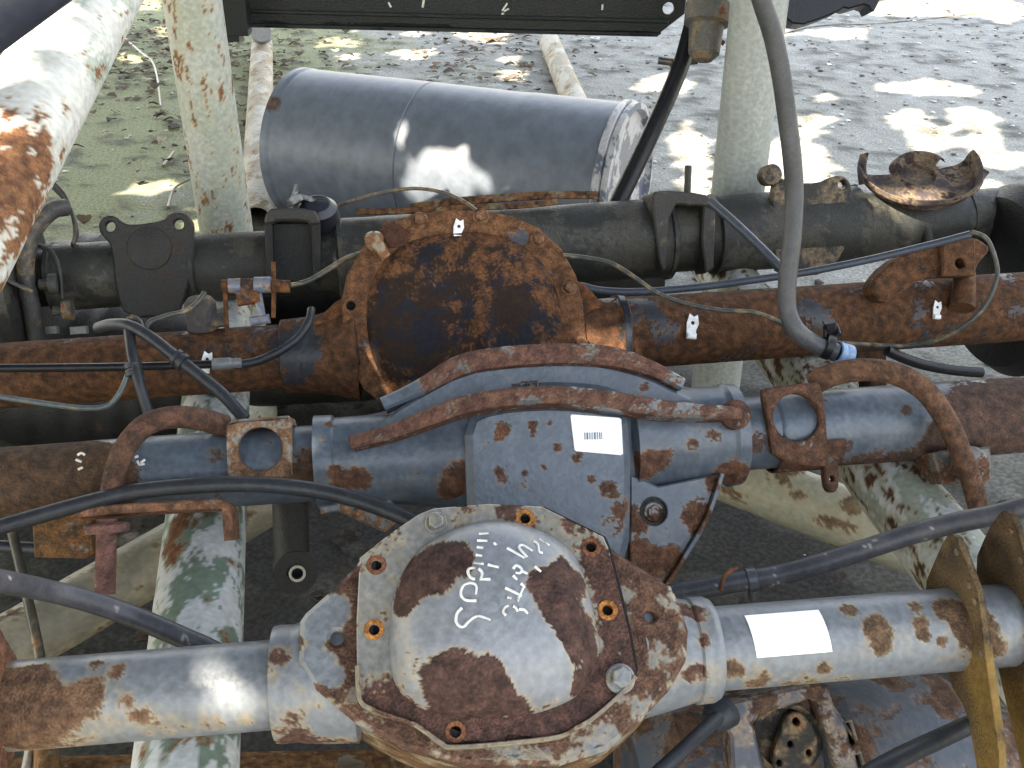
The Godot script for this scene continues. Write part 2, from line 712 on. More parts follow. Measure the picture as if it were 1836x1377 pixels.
# ------------------------------------------------------------------ yard floor
func build_ground() -> void:
	var nx := 300
	var nz := 330
	var rows := []
	var cols := PackedColorArray()
	var g := Geo.new()
	for r in nz + 1:
		var row := PackedVector3Array()
		var z := lerpf(-9.4, 0.5, float(r) / nz)
		for c in nx + 1:
			var x := lerpf(-4.0, 5.0, float(c) / nx)
			var q := Vector3(x, 0, z)
			var a := na.get_noise_3dv(q * 1.3)
			var b := nb.get_noise_3dv(q * 9.0)
			var d := na.get_noise_3dv(q * 5.0 + Vector3(3, 8, 1))
			row.append(Vector3(x, b * 0.004 + d * 0.005, z))
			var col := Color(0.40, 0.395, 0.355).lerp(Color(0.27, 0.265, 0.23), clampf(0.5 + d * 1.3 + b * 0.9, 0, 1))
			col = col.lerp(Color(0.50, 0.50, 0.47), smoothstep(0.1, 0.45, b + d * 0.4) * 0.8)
			# moss where the slab stays damp, on the left
			var moss := smoothstep(-0.3, 0.6, a * 0.9 + d * 0.5 + (-0.55 - x) * 0.8)
			col = col.lerp(Color(0.32, 0.335, 0.16), moss * 0.75)
			# shade under the rack painted into the ground colour, along with dirt
			var shade_dirt := smoothstep(1.5, 0.6, Vector2(x * 0.8 + 0.15, (z + 1.6) * 0.95).length() + d * 0.5)
			col = col.lerp(Color(0.042, 0.041, 0.038), shade_dirt * 0.94)
			var dirt := smoothstep(0.16, 0.42, d + b * 0.35 + a * 0.3)
			col = col.lerp(Color(0.12, 0.115, 0.10), dirt * 0.75)
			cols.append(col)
		rows.append(row)
	g.grid(rows, false, Vector3(0, -5, -4))
	var arr := []
	arr.resize(Mesh.ARRAY_MAX)
	arr[Mesh.ARRAY_VERTEX] = g.v
	arr[Mesh.ARRAY_NORMAL] = g.n
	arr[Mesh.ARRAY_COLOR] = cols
	arr[Mesh.ARRAY_INDEX] = g.ix
	var mesh := ArrayMesh.new()
	mesh.add_surface_from_arrays(Mesh.PRIMITIVE_TRIANGLES, arr)
	mesh.surface_set_material(0, M.concrete)
	var o := MeshInstance3D.new()
	o.name = "ground"
	o.mesh = mesh
	add_child(o, true)
	tag(o, "mossy grey concrete yard floor with dirt and sun patches", "", "", "structure")
	var far := MeshInstance3D.new()
	far.name = "ground_beyond"
	var pm := PlaneMesh.new()
	pm.size = Vector2(300, 300)
	far.mesh = pm
	var fm := StandardMaterial3D.new()
	fm.albedo_color = Color(0.27, 0.265, 0.235).linear_to_srgb()
	fm.roughness = 0.95
	far.material_override = fm
	far.position.y = -0.03
	add_child(far, true)
	tag(far, "bare ground running on past the concrete yard", "", "", "structure")
	# an old joint across the slab
	var jp := PackedVector3Array([Vector3(1.6514, 0, -6.5446), Vector3(1.9583, 0, -6.8032), Vector3(2.2938, 0, -6.8572), Vector3(2.6662, 0, -7.0049), Vector3(3.0794, 0, -7.178), Vector3(3.4448, 0, -7.1194)])
	var j := Geo.new()
	j.sweep(jp, 0.009, -1.0, 0.02, 8)
	var jo := obj("slab_joint", j, style({"paint": Color(0.07, 0.065, 0.055), "rust0": Color(0.16, 0.14, 0.11), "rust1": Color(0.2, 0.18, 0.15), "bias": -0.1}), self, "matt")
	jo.scale = Vector3(1, 0.6, 1)
	tag(jo, "dark dirt filled joint across the concrete slab", "", "", "structure")
	scatter("loose_grit", 7000, 0, "loose grit and flakes of concrete scattered over the yard floor", "grit")
	scatter("leaf_litter", 1500, 1, "dead brown leaves and dirt gathered behind the left post", "leaf litter")
	# twigs and a washer
	var bark := style({"paint": Color(0.20, 0.15, 0.10), "bias": -2.0, "vary": 0.4})
	cable("twig", PackedVector3Array([Vector3(-2.3343, 0.01, -6.3965), Vector3(-2.109, 0.02, -5.9836), Vector3(-1.9641, 0.02, -5.7347), Vector3(-1.842, 0.02, -5.4181), Vector3(-1.7357, 0.015, -5.0966), Vector3(-1.6576, 0.01, -4.8576)]), 0.008, style({"paint": Color(0.33, 0.30, 0.25), "bias": -2.0}), "pale bent twig lying among dead leaves left of the back post", "twig", "", 0.02, 0.004)
	cable("twig", PackedVector3Array([Vector3(-1.381, 0.01, -3.96), Vector3(-1.3823, 0.015, -4.0441), Vector3(-1.3873, 0.015, -4.1327)]), 0.008, bark, "short brown stick on mossy concrete near the left post", "twig", "", 0.02, 0.005)
	cable("twig", PackedVector3Array([Vector3(-1.2285, 0.01, -3.4947), Vector3(-1.2482, 0.02, -3.6251), Vector3(-1.2408, 0.03, -3.67), Vector3(-1.2046, 0.04, -3.71)]), 0.006, bark, "thin bent stick leaning by the foot of the left post", "twig", "", 0.02, 0.003)
	var w := Geo.new()
	w.lathe([Vector2(0.0, 0.03), Vector2(0.012, 0.03), Vector2(0.012, 0.014), Vector2(0.0, 0.014)], Transform3D(Basis(Vector3(0, 1, 0), Vector3(1, 0, 0), Vector3(0, 0, -1)), Vector3.ZERO), 0.004)
	var wo := obj("washer", w, style({"paint": Color(0.45, 0.45, 0.47), "bias": -0.3}), self, "satin")
	wo.position = Vector3(0.4971, 0.008, -6.3584)
	tag(wo, "round grey washer lying on the concrete under the dark beam", "washer")

func scatter(called: String, count: int, kind: int, label: String, _cat: String) -> void:
	var mm := MultiMesh.new()
	mm.transform_format = MultiMesh.TRANSFORM_3D
	mm.use_colors = true
	var g := Geo.new()
	if kind == 0:
		var rows := []
		for i in 4:
			var row := PackedVector3Array()
			var t: float = [0.02, 0.8, 0.85, 0.02][i]
			for s in 7:
				var an := TAU * s / 7
				var k := 1.0 + 0.3 * sin(s * 2.7 + 1.0)
				row.append(Vector3(cos(an) * t * k, [-0.3, -0.1, 0.25, 0.42][i], sin(an) * t * k))
			rows.append(row)
		g.grid(rows, true)
	else:
		var rows := []
		for i in 5:
			var u := i / 4.0
			var w := 0.5 * sin(PI * clampf(u, 0.04, 0.97))
			rows.append(PackedVector3Array([Vector3(u - 0.5, 0.16 * sin(u * 5.0) + 0.14, -w), Vector3(u - 0.5, 0.1 * sin(u * 5.0), 0), Vector3(u - 0.5, 0.15 * sin(u * 4.0) + 0.1, w)]))
		g.grid(rows, false, Vector3(0, -3, 0))
	var arr := []
	arr.resize(Mesh.ARRAY_MAX)
	arr[Mesh.ARRAY_VERTEX] = g.v
	arr[Mesh.ARRAY_NORMAL] = g.n
	arr[Mesh.ARRAY_INDEX] = g.ix
	var mesh := ArrayMesh.new()
	mesh.add_surface_from_arrays(Mesh.PRIMITIVE_TRIANGLES, arr)
	var m := StandardMaterial3D.new()
	m.vertex_color_use_as_albedo = true
	m.roughness = 0.9
	mesh.surface_set_material(0, m)
	mm.mesh = mesh
	mm.instance_count = count
	for i in count:
		var p := Vector3.ZERO
		var s := 0.01
		var col := Color.WHITE
		if kind == 0:
			p = Vector3(rng.randf_range(-3.0, 4.5), 0.004, -0.6 - 8.3 * sqrt(rng.randf()))
			s = 0.003 + 0.014 * pow(rng.randf(), 3.0)
			var b := rng.randf()
			col = Color(0.5, 0.49, 0.45) * lerpf(0.35, 1.25, b)
			if rng.randf() < 0.28: col = Color(0.06, 0.055, 0.045)
			if rng.randf() < 0.12: col = Color(0.16, 0.11, 0.06)
			if p.x < -0.5 and rng.randf() < 0.5: s *= 0.5
		else:
			var where: Array = [Vector3(-2.0781, 0, -5.8243), Vector3(-2.1271, 0, -6.5781), Vector3(-1.3466, 0, -5.4422), Vector3(-0.0892, 0, -6.0336), Vector3(-0.3905, 0, -1.5721)]
			var pick := mini(int(rng.randf() * 6.0), 4)
			var c: Vector3 = where[pick]
			p = c + Vector3(rng.randfn() * 0.28, 0.006 + absf(rng.randfn()) * 0.012, rng.randfn() * 0.75)
			if pick == 4: p = c + Vector3(rng.randfn() * 0.5, 0.008, rng.randfn() * 0.35)
			s = rng.randf_range(0.018, 0.06) if pick < 4 else rng.randf_range(0.008, 0.03)
			col = Color(0.13, 0.085, 0.05).lerp(Color(0.05, 0.04, 0.03), rng.randf())
			if pick == 4: col *= 0.4
			if rng.randf() < (0.1 if pick < 4 else 0.0): col = Color(0.34, 0.29, 0.2)
		var bs := Basis.from_euler(Vector3(rng.randfn() * 0.15, rng.randf() * TAU, rng.randfn() * 0.15)).scaled(Vector3(s, s * rng.randf_range(0.5, 1.0), s * rng.randf_range(0.6, 1.2)))
		mm.set_instance_transform(i, Transform3D(bs, p))
		mm.set_instance_color(i, col)
	var o := MultiMeshInstance3D.new()
	o.multimesh = mm
	o.name = called
	add_child(o, true)
	tag(o, label, "", "", "stuff")
	o.set_meta("category", _cat)

# ------------------------------------------------------------------ rack of pipes
func rack_pipe(parent: Node3D, called: String, a: Vector3, b: Vector3, r: float, s: Dictionary, label: String, ds := 0.004, hollow := true) -> void:
	var g := Geo.new()
	var L := a.distance_to(b)
	var pr := [Vector2(0, r), Vector2(L, r)]
	if hollow:
		pr = [Vector2(0.05, r - 0.006), Vector2(0, r - 0.005), Vector2(0, r), Vector2(L, r), Vector2(L, r - 0.005), Vector2(L - 0.05, r - 0.006)]
		pr = [Vector2(0, r - 0.007), Vector2(0, r), Vector2(L, r), Vector2(L, r - 0.007), Vector2(0, r - 0.007)]
	# the grain runs along the pipe
	g.lathe(pr, along(a - parent.position, b - a, Vector3(0.1, 1, 0.05)), ds)
	var d := (b - a).normalized().abs()
	if not s.has("k_set"):
		s.k = Vector3.ONE - d * 0.6
	var o := obj(called, g, s, parent)
	tag(o, label)

func build_rack() -> void:
	var t := thing("pipe_rack", Transform3D(Basis.IDENTITY, Vector3(0, 0, -1.6)), "rack of thick green and white painted pipes with flaking paint and rust carrying the axles", "rack")
	var pale := Color(0.39, 0.42, 0.345)
	var white := Color(0.66, 0.68, 0.66)
	var green := Color(0.10, 0.185, 0.125)
	var rs := {"rust0": Color(0.13, 0.06, 0.035), "rust1": Color(0.27, 0.13, 0.06), "edge": Color(0.30, 0.22, 0.13), "stain": Color(0.42, 0.36, 0.24), "gloss": "satin"}
	var st := func(d: Dictionary) -> Dictionary:
		d.merge(rs)
		return style(d)
	rack_pipe(t, "post", Vector3(-0.62, 0, -2.1), Vector3(-0.62, 1.16, -2.1), 0.056, st.call({"paint": pale, "paint2": Color(0.45, 0.47, 0.42), "f2": 7.0, "bias": -0.2, "f": 34.0, "seed": 1, "amp": 0.55, "fine": 0.22, "estain": 0.22}), "pale green back post with rust spots")
	rack_pipe(t, "post", Vector3(0.485, 0, -2.12), Vector3(0.485, 1.12, -2.12), 0.056, st.call({"paint": Color(0.36, 0.385, 0.36), "bias": -0.62, "f": 22.0, "seed": 2, "estain": 0.05, "vary": 0.1}), "cleaner grey white back post")
	# lower rails, front to back under the axles
	rack_pipe(t, "rail", Vector3(-0.6358, 0.41, -2.1467), Vector3(-0.2847, 0.41, -0.4543), 0.055, st.call({"paint": Color(0.2, 0.265, 0.2), "paint2": white, "bias2": 0.12, "f2": 30.0, "bias": -0.22, "f": 24.0, "seed": 3, "stain": Color(0.22, 0.21, 0.13), "estain": 0.2,
		"blobs": [[Vector3(-0.3746, 0.455, 0.5329), 0.03, -0.5], [Vector3(-0.3466, 0.455, 0.6208), 0.03, -0.5], [Vector3(-0.4513, 0.455, 0.5329), 0.05, 0.15]]}), "green rail with flaking white paint")
	rack_pipe(t, "rail", Vector3(0.4428, 0.41, -2.0686), Vector3(0.6644, 0.41, -0.5205), 0.055, st.call({"paint": pale, "paint2": white, "bias2": 0.0, "f2": 22.0, "bias": -0.13, "f": 40.0, "vary": 0.25, "rust0": Color(0.06, 0.035, 0.025), "rust1": Color(0.13, 0.07, 0.04), "seed": 4, "amp": 0.6}), "pale green rail with brown rust blotches")
	# upper rails
	rack_pipe(t, "upper_rail", Vector3(-0.6125, 1.2061, -2.1455), Vector3(-0.5241, 0.8749, -0.7217), 0.055, st.call({"paint": Color(0.62, 0.63, 0.60), "paint2": Color(0.36, 0.43, 0.37), "bias2": -0.3, "f2": 14.0, "bias": -0.1, "f": 48.0, "seed": 5, "amp": 0.7, "fine": 0.3, "dip": 0.0006,
		"blobs": [[Vector3(-0.487, 0.9496, 0.6476), 0.05, 0.22], [Vector3(-0.4689, 0.9803, 0.549), 0.035, 0.28], [Vector3(-0.4901, 1.0146, 0.3214), 0.035, 0.25], [Vector3(-0.4768, 0.997, 0.4355), 0.03, 0.25], [Vector3(-0.4998, 1.0369, 0.2161), 0.03, 0.2], [Vector3(-0.4793, 0.9584, 0.6079), 0.04, 0.25], [Vector3(-0.5016, 0.9874, 0.5911), 0.04, 0.18], [Vector3(-0.5414, 1.0337, 0.2526), 0.07, -0.4], [Vector3(-0.5351, 1.0158, 0.4362), 0.06, -0.35], [Vector3(-0.5258, 1.0204, 0.3758), 0.06, -0.3], [Vector3(-0.5679, 1.0395, 0.1338), 0.06, -0.3]]}), "upper left rail with sunlit white paint over rust")
	rack_pipe(t, "upper_rail", Vector3(0.8892, 1.0142, -3.4098), Vector3(1.0892, 1.0142, -0.9098), 0.055, st.call({"paint": Color(0.28, 0.22, 0.15), "bias": 0.1, "seed": 6}), "rusty upper right rail", 0.01)
	# low braces and feet
	rack_pipe(t, "brace", Vector3(0.3692, 0.2, -1.598), Vector3(0.9164, 0.2, -1.1902), 0.054, st.call({"paint": Color(0.42, 0.41, 0.31), "bias": -0.16, "rust0": Color(0.10, 0.07, 0.045), "rust1": Color(0.24, 0.17, 0.1), "estain": 0.3, "f": 16.0, "seed": 7}), "low brace pipe running right")
	rack_pipe(t, "brace", Vector3(-0.7857, 0.2, -1.0754), Vector3(-0.4328, 0.2, -1.5066), 0.05, st.call({"paint": Color(0.24, 0.225, 0.17), "bias": -0.15, "rust0": Color(0.1, 0.07, 0.045), "rust1": Color(0.19, 0.14, 0.09), "estain": 0.3, "f": 16.0, "seed": 8}), "low brace pipe running left", 0.005)
	# pipes lying on the concrete behind the rack
	var lp := style({"paint": Color(0.56, 0.53, 0.45), "paint2": Color(0.42, 0.38, 0.30), "f2": 9.0, "bias": -0.2, "f": 13.0, "gloss": "matt", "rust0": Color(0.2, 0.14, 0.09), "rust1": Color(0.3, 0.22, 0.14)})
	for q in [[Vector3(-0.8471, 0.06, -3.2224), Vector3(-1.4125, 0.06, -5.9974), 0.058, "flaky off white pipe lying on the ground between the left post and the drum"], [Vector3(0.3131, 0.055, -4.3313), Vector3(0.2135, 0.055, -6.0664), 0.058, "short dusty pipe lying on the ground behind the drum"]]:
		var pt := thing("loose_pipe", Transform3D(Basis.IDENTITY, q[0]), q[3], "pipe")
		lp.seed = q[2] * 100.0 + q[0].x
		rack_pipe(pt, "pipe_body", q[0], q[1], q[2], lp, "", 0.008)
	var pg := Geo.new()
	pg.lathe([Vector2(0, 0.0001), Vector2(0, 0.052), Vector2(0.5, 0.052), Vector2(0.5, 0.0001)], along(Vector3.ZERO, Vector3(0.1479, 0.19, 0.6353)), 0.012)
	var po := obj("pipe_stub", pg, style({"paint": Color(0.30, 0.30, 0.32), "bias": -0.35, "gloss": "matt"}), self)
	po.position = Vector3(-1.4314, 0.06, -6.0873)
	tag(po, "grey pipe stub leaning up at the far end of the flaky white pipe", "pipe")

# ------------------------------------------------------------------ the drum
func build_drum() -> void:
	var A := Vector3(-0.7073, 0.2502, -3.4642)
	var B := Vector3(0.3478, 0.25, -3.0241)
	A.y = 0.25
	B.y = 0.25
	var xf := along(A, B - A)
	var t := thing("steel_drum", xf, "long blue grey steel tank lying on its side behind the axles, right rim worn white", "drum")
	var L := A.distance_to(B)
	var s := style({"paint": Color(0.145, 0.168, 0.205), "bias": -0.75, "f": 6.0, "amp": 0.3, "fine": 0.1, "estain": 0.1, "stain": Color(0.12, 0.12, 0.13), "gloss": "smooth", "vary": 0.12, "rust0": Color(0.09, 0.06, 0.05), "rust1": Color(0.14, 0.1, 0.08), "blobs": [[Vector3(0.01, 0.18, 0.17), 0.03, 0.85]]})
	var g := Geo.new()
	var R := 0.248
	var pr := [Vector2(0.012, 0.0001), Vector2(0.012, R - 0.02), Vector2(-0.012, R - 0.012), Vector2(-0.012, R + 0.003), Vector2(0.012, R + 0.003), Vector2(0.02, R - 0.001), Vector2(0.03, R)]
	for x in [0.415]:
		pr.append_array([Vector2(L * x - 0.004, R), Vector2(L * x - 0.001, R - 0.003), Vector2(L * x + 0.002, R - 0.003), Vector2(L * x + 0.004, R - 0.0005)])
	pr.append_array([Vector2(L * 0.6, R - 0.001), Vector2(L * 0.63, R - 0.0022), Vector2(L * 0.69, R - 0.0022), Vector2(L * 0.72, R), Vector2(L - 0.035, R)])
	g.lathe(pr, Transform3D.IDENTITY, 0.009)
	obj("tank_body", g, s, t)
	var e := Geo.new()
	e.lathe([Vector2(L - 0.035, R), Vector2(L - 0.03, R + 0.008), Vector2(L - 0.012, R + 0.009), Vector2(L - 0.008, R - 0.002), Vector2(L - 0.004, R + 0.004), Vector2(L + 0.014, R + 0.004), Vector2(L + 0.016, R - 0.015), Vector2(L - 0.004, R - 0.022), Vector2(L - 0.004, 0.0001)], Transform3D.IDENTITY, 0.007)
	tag(obj("rim", e, style({"paint": Color(0.13, 0.15, 0.19), "paint2": Color(0.50, 0.49, 0.50), "f2": 9.0, "bias2": 0.0, "bias": -0.4, "f": 14.0}), t), "right rim with paint worn to dusty white")

# ------------------------------------------------------------------ dark beam and shock absorber at the top
func build_top_beam() -> void:
	var O := Vector3(-0.0848, 0.8613, -2.4025)
	var bas := Basis(Vector3(0.998, -0.0286, -0.0557), Vector3.UP, Vector3.BACK).orthonormalized()
	var t := thing("chassis_beam", Transform3D(bas, O), "long dark greenish black steel beam with chalk marks spanning the top", "beam")
	var s := style({"paint": Color(0.015, 0.018, 0.017), "bias": -0.42, "f": 12.0, "rust0": Color(0.025, 0.023, 0.02), "rust1": Color(0.05, 0.048, 0.04), "edge": Color(0.07, 0.075, 0.07), "stain": Color(0.03, 0.033, 0.028), "gloss": "greasy", "rough": "greasy"})
	var g := Geo.new()
	g.plate(PackedVector2Array([Vector2(-0.60, -0.025), Vector2(0.42, -0.030), Vector2(0.475, 0.015), Vector2(0.475, 0.11), Vector2(-0.60, 0.11)]), -0.008, 0.0, [circle(Vector2(0.437, 0.026), 0.013)], 0.001, 0.008)
	obj("web", g, s, t)
	var f := Geo.new()
	f.plate(PackedVector2Array([Vector2(-0.60, -0.029), Vector2(0.415, -0.034), Vector2(0.425, -0.026), Vector2(-0.60, -0.021)]), -0.07, 0.012, [], 0.001, 0.008)
	f.plate(PackedVector2Array([Vector2(-0.60, -0.0005), Vector2(0.44, -0.006), Vector2(0.44, 0.0035), Vector2(-0.60, 0.008)]), 0.0, 0.006, [], 0.002, 0.008)
	obj("flange", f, s, t)
	var h := Geo.new()
	h.box(Vector3(-0.52, 0.02, 0.03), Vector3(0.055, 0.12, 0.05))
	h.box(Vector3(-0.54, -0.02, -0.03), Vector3(0.03, 0.09, 0.05))
	h.box(Vector3(-0.66, 0.085, -0.05), Vector3(0.2, 0.04, 0.06))
	h.box(Vector3(0.54, 0.085, -0.05), Vector3(0.2, 0.04, 0.06))
	obj("hanger", h, s, t)
	for m in [[-0.187, 0.022, 0.004, 0.012, 0.5], [-0.113, 0.026, 0.005, 0.017, -0.2], [0.068, 0.022, 0.004, 0.02, -0.6], [0.064, 0.008, 0.006, 0.004, 0.2], [0.287, 0.026, 0.004, 0.012, 0.0], [0.072, 0.016, 0.012, 0.004, 0.5]]:
		var c := Geo.new()
		c.box(Vector3(m[0], m[1], 0.0012), Vector3(m[2], m[3], 0.002), Basis(Vector3(0, 0, 1), m[4]), 0.0006)
		obj("chalk_mark", c, style({"paint": Color(0.62, 0.62, 0.56), "bias": -1.0}), t, "matt")
	# cylinder end beside the right post
	var sp := Vector3(0.4176, 0.87, -2.2921)
	var sh := thing("shock_absorber", Transform3D(Basis.IDENTITY, sp), "grey brown cylinder end with a side pin hanging beside the right post", "shock absorber")
	var q := Geo.new()
	var ax := along(Vector3(0, 0.14, 0), Vector3(-0.0167, -0.1498, 0.0865), Vector3(1, 0, 0))
	q.lathe([Vector2(0, 0.0001), Vector2(0, 0.042), Vector2(0.105, 0.042), Vector2(0.11, 0.047), Vector2(0.15, 0.047), Vector2(0.155, 0.036), Vector2(0.212, 0.032), Vector2(0.226, 0.018), Vector2(0.226, 0.0001)], ax, 0.004)
	obj("cylinder", q, style({"paint": Color(0.13, 0.125, 0.11), "bias": -0.2, "f": 20.0, "gloss": "greasy"}), sh)
	var pin := Geo.new()
	pin.sweep(PackedVector3Array([Vector3(-0.0215, -0.0703, 0.0406), Vector3(-0.0632, -0.0744, 0.043), Vector3(-0.105, -0.0703, 0.0406)]), 0.008)
	obj("pin", pin, style({"paint": Color(0.06, 0.06, 0.06), "bias": -0.3}), sh)
	var hk := Geo.new()
	hk.sweep(PackedVector3Array([Vector3(0.0406, 0.0362, -0.0209), Vector3(0.0453, 0.0103, -0.006), Vector3(0.0274, -0.0124, 0.0072), Vector3(0.0251, -0.031, 0.0179), Vector3(0.037, -0.0393, 0.0227)]), 0.006)
	obj("hook", hk, style({"paint": Color(0.16, 0.06, 0.05), "bias": 0.0}), sh)
	var rod := cable("black_rod", PackedVector3Array([Vector3(0.3877, 0.87, -2.2921), Vector3(0.3629, 0.8074, -2.2328), Vector3(0.3303, 0.748, -2.1755), Vector3(0.2782, 0.6716, -2.0852), Vector3(0.22, 0.5887, -1.9911), Vector3(0.1801, 0.5335, -1.9246)]), 0.0185, style({"paint": Color(0.012, 0.012, 0.013), "bias": -2.0, "gloss": "rubber"}), "black rubber covered rod slanting down in front of the drum end", "rod")
	rod.set_meta("category", "rod")
	# dark slab with ragged edge, top right
	var dk := Geo.new()
	dk.plate(PackedVector2Array([Vector2(-0.0911, 0.0797), Vector2(-0.0866, -0.0228), Vector2(-0.0683, -0.0364), Vector2(-0.0456, -0.0387), Vector2(-0.0046, -0.0251), Vector2(0.0228, -0.0137), Vector2(0.0342, -0.0057), Vector2(0.0456, -0.008), Vector2(0.074, 0), Vector2(0.0854, -0.0034), Vector2(0.0911, -0.0137), Vector2(0.0979, -0.0114), Vector2(0.1116, 0.0171), Vector2(0.1367, 0.0797)]), -0.05, 0.01, [], 0.003, 0.008)
	var d := obj("rubber_pad", dk, style({"paint": Color(0.012, 0.014, 0.022), "bias": -2.0, "gloss": "rubber"}), self)
	d.transform = Transform3D(Basis(Vector3.RIGHT, -0.35), Vector3(0.64, 0.9192, -2.205))
	tag(d, "black rubber slab with a ragged lower edge right of the post", "rubber slab")
	# dark tube in the top left corner lying on the sunlit rail
	var bt := Geo.new()
	bt.lathe([Vector2(0, 0.0001), Vector2(0, 0.028), Vector2(0.003, 0.03), Vector2(0.3, 0.03), Vector2(0.3, 0.0001)], Transform3D.IDENTITY, 0.002)
	var bo := obj("blue_tube", bt, style({"paint": Color(0.032, 0.036, 0.055), "bias": -0.45, "f": 10.0, "rust0": Color(0.3, 0.3, 0.28), "rust1": Color(0.1, 0.08, 0.06)}), self)
	bo.transform = along(Vector3(-0.3064, 1.1891, -0.5133), Vector3(0.0904, 0.0598, -0.0576))
	tag(bo, "dark blue tube crossing the top left corner in front of the sunlit rail", "tube")

